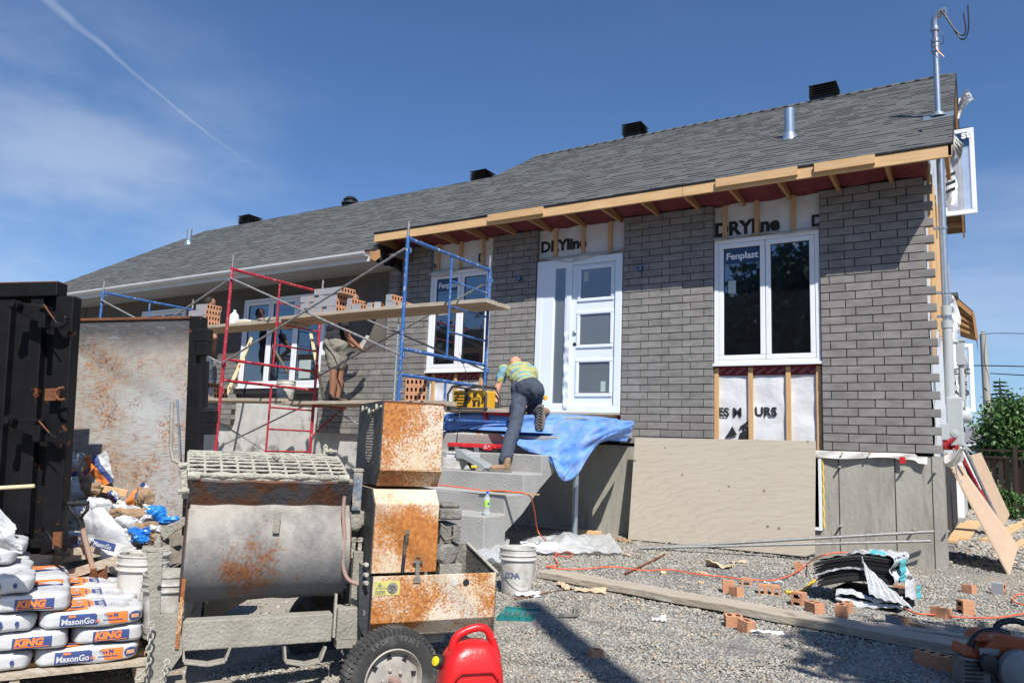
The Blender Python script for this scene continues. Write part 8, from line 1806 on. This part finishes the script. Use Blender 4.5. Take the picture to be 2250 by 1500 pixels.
for (a, b0, b1, z0, z1) in ((.597, .12, .30, .27, .37), (.60, .10, .26, .215, .26), (.672, .30, .42, .07, .17)):
    wrapsheet(lambda u, v, a=a, b0=b0, b1=b1, z0=z0, z1=z1: S0+u1*(a+.004*math.sin(v*9))+u2*(b0+(b1-b0)*u)+V(0, 0, z1+(z0-z1)*v), 'print_teal', 'printed_patch')
wrapsheet(lambda u, v: S0+u1*(.40+.12*u)+u2*(.03+.10*v)+V(0, 0, .418-.02*u+.02*v), 'print_teal', 'printed_patch')
for k, (x, y) in enumerate(((-.02, 0), (-.08, -.02))): pass
tag(MB().tube(bez([AG(1725, 1305)+V(0, 0, .02), AG(1760, 1304)+V(0, 0, .02), AG(1790, 1290)+V(0, 0, .06)], 6), .014, 6).build('yellow_strap', mat('strap_yellow', (.72, .42, .01), rough=.5), smooth=True), 'yellow plastic strap beside the shingle bundle', 'strap')
# boards, posts and rubbish leaning on the gable side
G2 = 'boards leaning on the gable wall'
board4([AY(2219, 1264, .12), AY(2238, 1200, 1.3), AY(2112, 1022, 1.75), AY(2084, 1012, .62)], .018, 'plywood_strip', 'ply_fresh', 'long fresh plywood strip leaning on the house corner', 'plywood', G2)
board4([AY(2201, 1166, 5.2), AY(2219, 1130, 5.6), AY(2156, 994, 4.9), AY(2133, 1000, 4.5)], .018, 'plywood_strip', 'ply_fresh', 'shorter plywood strip leaning behind the red pole', 'plywood', G2)
for k, (pa, ya, pb_, yb_, r, mt, lab) in enumerate((((2106, 985), 1.6, (2172, 1120), 2.2, .032, 'red_paint', 'red steel pole leaning between the plywood strips'), ((2118, 985), 1.9, (2198, 1158), 2.6, .03, 'brace_steel', 'rusty grey pole leaning beside the red one'), ((2098, 960), 1.5, (2152, 1075), 2.0, .025, 'pvc', 'white plastic pipe leaning on the gable wall'), ((2108, 965), 1.9, (2140, 1030), 2.2, .03, 'dusty_steel', 'short grey bar leaning on the gable wall'))):
    m = MB(); m.tube([AY(*pa, ya), AY(*pb_, yb_)], r, 10); tag(m.build('pole', mt, smooth=True), lab, 'pole', G2)
m = MB(); m.grid(lambda u, v: AY(2072+34*u, 962+26*v, .5+.06*math.sin(u*7+v*5)), 12, 10, thick=.003); tag(m.build('red_film', mat('red_film', (.50, .015, .02), (.4, .01, .015), rough=.25, bump=.8, bscale=18), smooth=True), 'crumpled red plastic under the meter box', 'plastic film')
m = MB(); m.grid(lambda u, v: AY(2075+42*u, 990+30*v+6*math.sin(u*5), .3+.1*math.sin(u*7+v*5)), 14, 10, thick=.003); tag(m.build('wrap_scrap', 'wrap_dirty', smooth=True), 'torn cream wrap bunched at the corner of the foundation', 'wrap')
m = MB(); m.hexa(AY(2098, 960, 1.0), AY(2120, 975, 1.0)-AY(2098, 960, 1.0), V(0, .3, 0), AY(2122, 985, 1.0)-AY(2098, 960, 1.0)); tag(m.build('metal_bracket', 'meter_grey'), 'grey sheet bracket under the meter box', 'bracket')
# lumber scraps in the side passage
G3 = 'lumber scraps beside the gable'
for k, (pa, pb_, w, h, lab) in enumerate((((2103, 1195), (2128, 1155), .14, .03, 'short board in the shade beside the foundation'), ((2128, 1190), (2160, 1150), .28, .03, 'wide fresh board half in shadow beside the gable'), ((2190, 1195), (2250, 1160), .2, .04, 'bright fresh boards at the right picture edge'), ((2230, 1215), (2262, 1195), .1, .05, 'yellow block at the right picture edge'), ((2205, 1180), (2262, 1150), .08, .04, 'thin board on top of the pile at the right edge'))):
    o = gtimber(pa, pb_, w, h, lab, 'fresh_wood', nm='lumber_scrap', lift=.03 if k == 4 else 0); o['group'] = G3; o['category'] = 'wood'
mud = MB(); mud.grid(lambda u, v: V(.6+1.3*u, -.75+.9*v, .128+.05*math.exp(-((u-.3)**2*9+(v-.7)**2*7))+.006*math.sin(u*30+v*11)), 20, 14); 
# loose bricks and clutter on the gravel
GB = 'broken bricks on the gravel'
def gb(px, py, kind, rot, label, up='flat', lift=0.):
    P0 = AG(px, py); h = .045
    Rm = Matrix.Rotation(math.radians(rot), 3, 'Z')
    if up == 'side': Rm = Rm @ Matrix.Rotation(math.pi/2, 3, 'X')
    if up == 'end': Rm = Rm @ Matrix.Rotation(math.pi/2, 3, 'Y'); h = {5: .14, 3: .085, 2: .0575, 1: .0375}[kind]
    put_brick((P0[0], P0[1], P0[2]+h-.012+lift), label, GB, Rm @ Matrix.Rotation(random.uniform(-.12, .12), 3, 'X'), kind, .0, clay='grey' not in label)
gb(1600, 1302, 2, 20, 'upright half brick with two holes left of the broken brick group', 'end')
gb(1618, 1310, 1, 60, 'small brick chip right beside the upright half brick')
gb(1640, 1285, 1, 100, 'narrow brick fragment behind the brick group', 'end')
gb(1690, 1305, 3, 14, 'brick with dark holes lying on its side in the group', 'side')
gb(1756, 1330, 2, 75, 'standing brick half with a slot near the shingles', 'end')
gb(1790, 1345, 2, 140, 'broken brick wedge in front of the shingle bundle')
gb(1862, 1345, 1, 15, 'little brick chip alone in front of the shingles')
gb(1984, 1306, 2, -20, 'grey-faced brick half right of the shingle bundle', 'side')
gb(1972, 1378, 2, -30, 'grey brick half lying flat by the short pale board')
gb(2068, 1358, 2, -25, 'brick half lying on the orange cord')
gb(2122, 1348, 2, 30, 'brown brick half standing behind the orange cord', 'end')
gb(2195, 1306, 2, -10, 'grey-faced brick half standing near the right edge', 'end')
gb(2130, 1304, 1, 60, 'brick wedge with white ribbon behind the cord')
gb(1612, 1376, 2, 25, 'brick half with two grooves in front of the long plank')
gb(1640, 1388, 1, 60, 'brick sliver beside the grooved half')
gb(1755, 1252, 1, 5, 'brick chip behind the shingle bundle')
gb(1850, 1372, 1, 0, 'brick scrap lying on the long plank', lift=.06)
gb(2072, 1470, 5, -26, 'whole hollow brick in the shade beside the saw')
gb(1310, 1442, 1, 40, 'brick chip lying in the pole shadow', lift=-.035)
def paper(px, py, w, h, rot, label, mt='card_paper', nm='kraft_paper', curl=.05, seed=0, cat='paper'):
    P0 = AG(px, py); r = random.Random(seed+px); c, s_ = math.cos(math.radians(rot)), math.sin(math.radians(rot)); ph = [r.uniform(0, 6) for _ in range(4)]
    m = MB(); m.grid(lambda u, v: P0+V(c*(u-.5)*w-s_*(v-.5)*h, s_*(u-.5)*w+c*(v-.5)*h, .012+curl*.7*abs(math.sin(u*2.2+ph[0]))*abs(math.cos(v*2.6+ph[1]))+.006*math.sin(u*19+ph[2]+v*7)+.006*math.sin(v*17+u*5)), 14, 8, thick=.002); return tag(m.build(nm, mt, smooth=True), label, cat)
mat('card_paper', (.56, .43, .29), (.48, .36, .23), scale=6, rough=.8)
paper(1580, 1248, .26, .14, 10, 'curled brown kraft paper in front of the plywood sheet', curl=.10)
paper(1622, 1238, .16, .05, 25, 'narrow brown paper curl right of the larger piece', curl=.04)
paper(1545, 1262, .16, .05, -15, 'flat tan paper strip on the gravel', curl=.02)
paper(1542, 1282, .05, .12, 5, 'small tan paper strip in front of the flat strip', curl=.02)
paper(1240, 1292, .22, .09, -35, 'brown paper strip twisted under the plank, left piece', curl=.05)
paper(1298, 1302, .26, .10, 12, 'brown paper strip under the edge of the plank, right piece', curl=.05)
paper(1448, 1366, .10, .07, 20, 'dirty pinkish white scrap in the middle of the gravel', 'wrap_dirty', 'plastic_scrap', .05)
paper(1160, 1308, .20, .16, 30, 'white foam sheet under the pail', 'alu_white', 'foam_sheet', .02)
paper(1370, 1190, .30, .12, -30, 'brown cardboard scrap near the end of the film', 'card_brown', 'cardboard', .05)
paper(1700, 1286, .16, .08, 0, 'clear plastic wrapper with red print on the brick group', 'clear_film', 'plastic_wrapper', .06)
paper(1680, 1392, .24, .04, 24, 'slim white packet with orange lettering on the gravel', 'alu_white', 'packet', .004)
paper(1375, 1222, .09, .05, 20, 'small tan paper crumb near the plank', curl=.02)
# foam and stone crumbs
rock(1457, 1262, 0, .028, 'yellow lump of foam beside the orange cord', mat('foam_yellow', (.68, .56, .28), rough=.9), AG(1457, 1262), 'foam_lump')
for k, (px, py, s_) in enumerate(((1400, 1216, .014), (1418, 1204, .012), (1660, 1248, .014), (2010, 1265, .022), (2035, 1268, .020))): rock(px, py, 0, s_, ['tan crumb nearest the end of the steel tubes', 'tan crumb just above the tubes on the gravel', 'tan crumb right of the curled paper', 'pale flat chip left of a pair behind the cord', 'pale flat chip right of a pair behind the cord'][k], 'card_paper', AG(px, py), 'crumb', .35)
# clear film with rolled foam near the post
m = MB(); Q0 = [AG(1130, 1222), AG(1370, 1222), AG(1340, 1180), AG(1150, 1190)]
m.grid(lambda u, v: ((Q0[0]*(1-u)+Q0[1]*u)*(1-v)+(Q0[3]*(1-u)+Q0[2]*u)*v)+V(0, 0, .03+.10*math.sin(math.pi*v)*math.sin(math.pi*min(1, u*1.1))*(1+.35*math.sin(u*5+v*7)*math.sin(u*13-v*5))+.03*abs(math.sin(u*11+v*19))*abs(math.sin(u*23-v*9))), 40, 18); tag(m.build('plastic_sheeting', 'clear_film', smooth=True), 'crumpled clear plastic sheeting on the gravel between pail and plywood', 'plastic film')
m = MB(); A = AG(1125, 1222); B = AG(1212, 1222); m.tube([A+V(0, .15, .075), B+V(0, .10, .075)], .068, 18); tag(m.build('foam_roll', 'alu_white', smooth=True), 'white foam roll lying behind the pail', 'roll')
pk = empty('bottle_pack', AG(1060, 1262), 'shrink-wrapped pack of water bottles lying behind the engine tray', 'bottles')
for k in range(6):
    a = AG(1018+16*k, 1246+4*k)+V(0, .12, .10); m = MB(); m.tube([a, a+V(.08, .2, 0)], [.035, .03], 10); m.build('bottle', 'bottle_clear', pk, smooth=True)
m = MB(); Q0 = [AG(1000, 1262), AG(1110, 1272), AG(1120, 1215), AG(1010, 1205)]; m.grid(lambda u, v: ((Q0[0]*(1-u)+Q0[1]*u)*(1-v)+(Q0[3]*(1-u)+Q0[2]*u)*v)+V(0, 0, .16+.02*math.sin(u*20+v*9)), 20, 12); m.build('shrink_film', 'clear_film', pk, smooth=True)
# teal tool case open on the ground
mat('teal_plastic', (.02, .20, .19), (.015, .15, .145), scale=6, rough=.4)
T0 = AG(1090, 1365); tb = empty('drill_case', T0, 'open teal drill bit case lying on the gravel by the engine tray', 'tool case'); ta = unit(V(.93, .36, 0)); tb2 = V(-ta[1], ta[0], 0)
m = MB(); m.hexa(T0+V(0, 0, .01), ta*.26, tb2*.16, (0, 0, .02)); 
for k in range(5): m.hexa(T0+ta*(.01+.05*k)+tb2*.01+V(0, 0, .03), ta*.012, tb2*.14, (0, 0, .012))
for k in range(3): m.hexa(T0+ta*.01+tb2*(.01+.06*k)+V(0, 0, .03), ta*.24, tb2*.01, (0, 0, .016))
m.build('tray', 'teal_plastic', tb)
m = MB(); m.hexa(T0+tb2*.17+V(0, 0, .01), ta*.26, tb2*.15+V(0, 0, .015), (0, 0, .012)); m.hexa(T0+tb2*.17+V(0, 0, .02), ta*.26, tb2*.012, (0, 0, .015)); m.hexa(T0+tb2*.31+V(0, 0, .02), ta*.26, tb2*.012, (0, 0, .025)); m.build('lid', 'teal_plastic', tb)
for k in range(6): m = MB(); a = T0+ta*(.03+.036*k)+tb2*.04+V(0, 0, .045); m.tube([a, a+tb2*.08], .005, 6); m.build('drill_bit', 'copper' if k % 2 else 'galv', tb)
# hose clamp / pair of pliers
P0 = AG(1228, 1358); m = MB(); m.bar(P0+V(0, 0, .02), AG(1270, 1358)+V(0, 0, .025), .03, .02); m.bar(AG(1262, 1356)+V(0, 0, .02), AG(1266, 1350)+V(0, 0, .10), .02, .012, up=(1, 0, 0)); m.bar(AG(1272, 1356)+V(0, 0, .02), AG(1272, 1350)+V(0, 0, .09), .01, .012, up=(1, 0, 0)); m.tube([AG(1266, 1352)+V(0, 0, .04)-V(0, .02, 0), AG(1266, 1352)+V(0, 0, .04)+V(0, .03, 0)], .022, 12); tag(m.build('clamp', 'engine_grey', bevel=.003), 'dark metal clamp lying alone on the gravel', 'clamp')
# ---- orange cut-off saw in the shade at the lower right
S_ = AD(2200, 1440, 3.95); zs = float(gz(S_[0], S_[1])); s1 = unit(V(.86, .50, 0)); s2 = V(-s1[1], s1[0], 0)
cs = empty('cutoff_saw', (S_[0], S_[1], zs), 'orange petrol cut-off saw with black handle in the shade at the lower right corner', 'saw')
mat('saw_orange', (.34, .07, .018), (.28, .06, .016), scale=8, rough=.45, c3=(.35, .28, .24), t3=.63, s3=8); mat('saw_grey', (.28, .28, .27), (.2, .2, .19), scale=9, rough=.6)  # orange set darker to carry the shade the saw lies in
O_ = AD(2120, 1500, 3.85); O_ = V(O_[0], O_[1], zs)
def SP(px, py, off=0.):
    d = ray(px, py); t = (off-(CAM-O_)@s2)/(d@s2); return CAM+d*t
out = [(2128, 1420), (2140, 1398), (2162, 1388), (2200, 1392), (2215, 1408), (2218, 1440), (2205, 1455), (2165, 1455), (2130, 1440)]
m = MB(); q0 = SP(2128, 1440); m.prism([((SP(x, y)-q0)@s1, SP(x, y)[2]-q0[2]) for x, y in [(2122, 1443), (2130, 1418), (2140, 1425), (2150, 1437), (2175, 1410), (2150, 1410), (2165, 1392), (2195, 1390), (2262, 1405), (2262, 1452), (2170, 1453)]], q0, s1, (0, 0, 1), s2*.16); m.build('body', 'saw_orange', cs, bevel=.012, segs=2)
m = MB(); m.tube(bez([SP(2130, 1424, .06), SP(2140, 1402, .06), SP(2160, 1388, .06), SP(2190, 1385, .06), SP(2215, 1392, .08)], 6), .018, 10); m.build('rear_handle', 'black_plastic', cs, smooth=True)
m = MB(); m.tube(bez([SP(2185, 1388, .1), SP(2192, 1372, .1), SP(2215, 1363, .1), SP(2250, 1368, .1), SP(2285, 1395, .1)], 6), .016, 10); m.build('front_handle', 'black_plastic', cs, smooth=True)
m = MB(); m.lathe([(.11, 0), (.11, .04), (.09, .055), (.03, .06), (0, .06)], SP(2238, 1474, -.03), -s2, 26); m.build('starter_cover', 'saw_grey', cs, smooth=True)
m = MB(); m.prism([((SP(x, y)-q0)@s1, SP(x, y)[2]-q0[2]) for x, y in [(2118, 1445), (2160, 1450), (2180, 1480), (2178, 1530), (2118, 1530)]], SP(2128, 1440, -.01), s1, (0, 0, 1), s2*.12); m.hexa(SP(2180, 1525, .02), s1*.25, s2*.14, (0, 0, .16)); m.build('engine', 'engine_grey', cs, bevel=.012, segs=2)
m = MB()
for k in range(6): m.hexa(SP(2122, 1455+9*k, -.018), s1*.09, s2*.01, (0, 0, .008))
m.build('cooling_fins', 'black_plastic', cs)
m = MB(); m.hexa(SP(2152, 1438, -.004), s1*.10, -s2*.003, (.0, 0, .035)); dd_ = m.build('decal', 'saw_grey', cs); text('SAW', .03, SP(2156, 1436, -.009), s1, (0, 0, 1), 'print_blue', dd_, 'printed_word', bold=.001) if False else None
m = MB(); m.lathe([(.045, 0), (.045, .03), (.02, .035)], SP(2168, 1455, -.02), -s2, 16); m.build('fuel_cap', 'black_plastic', cs, smooth=True)
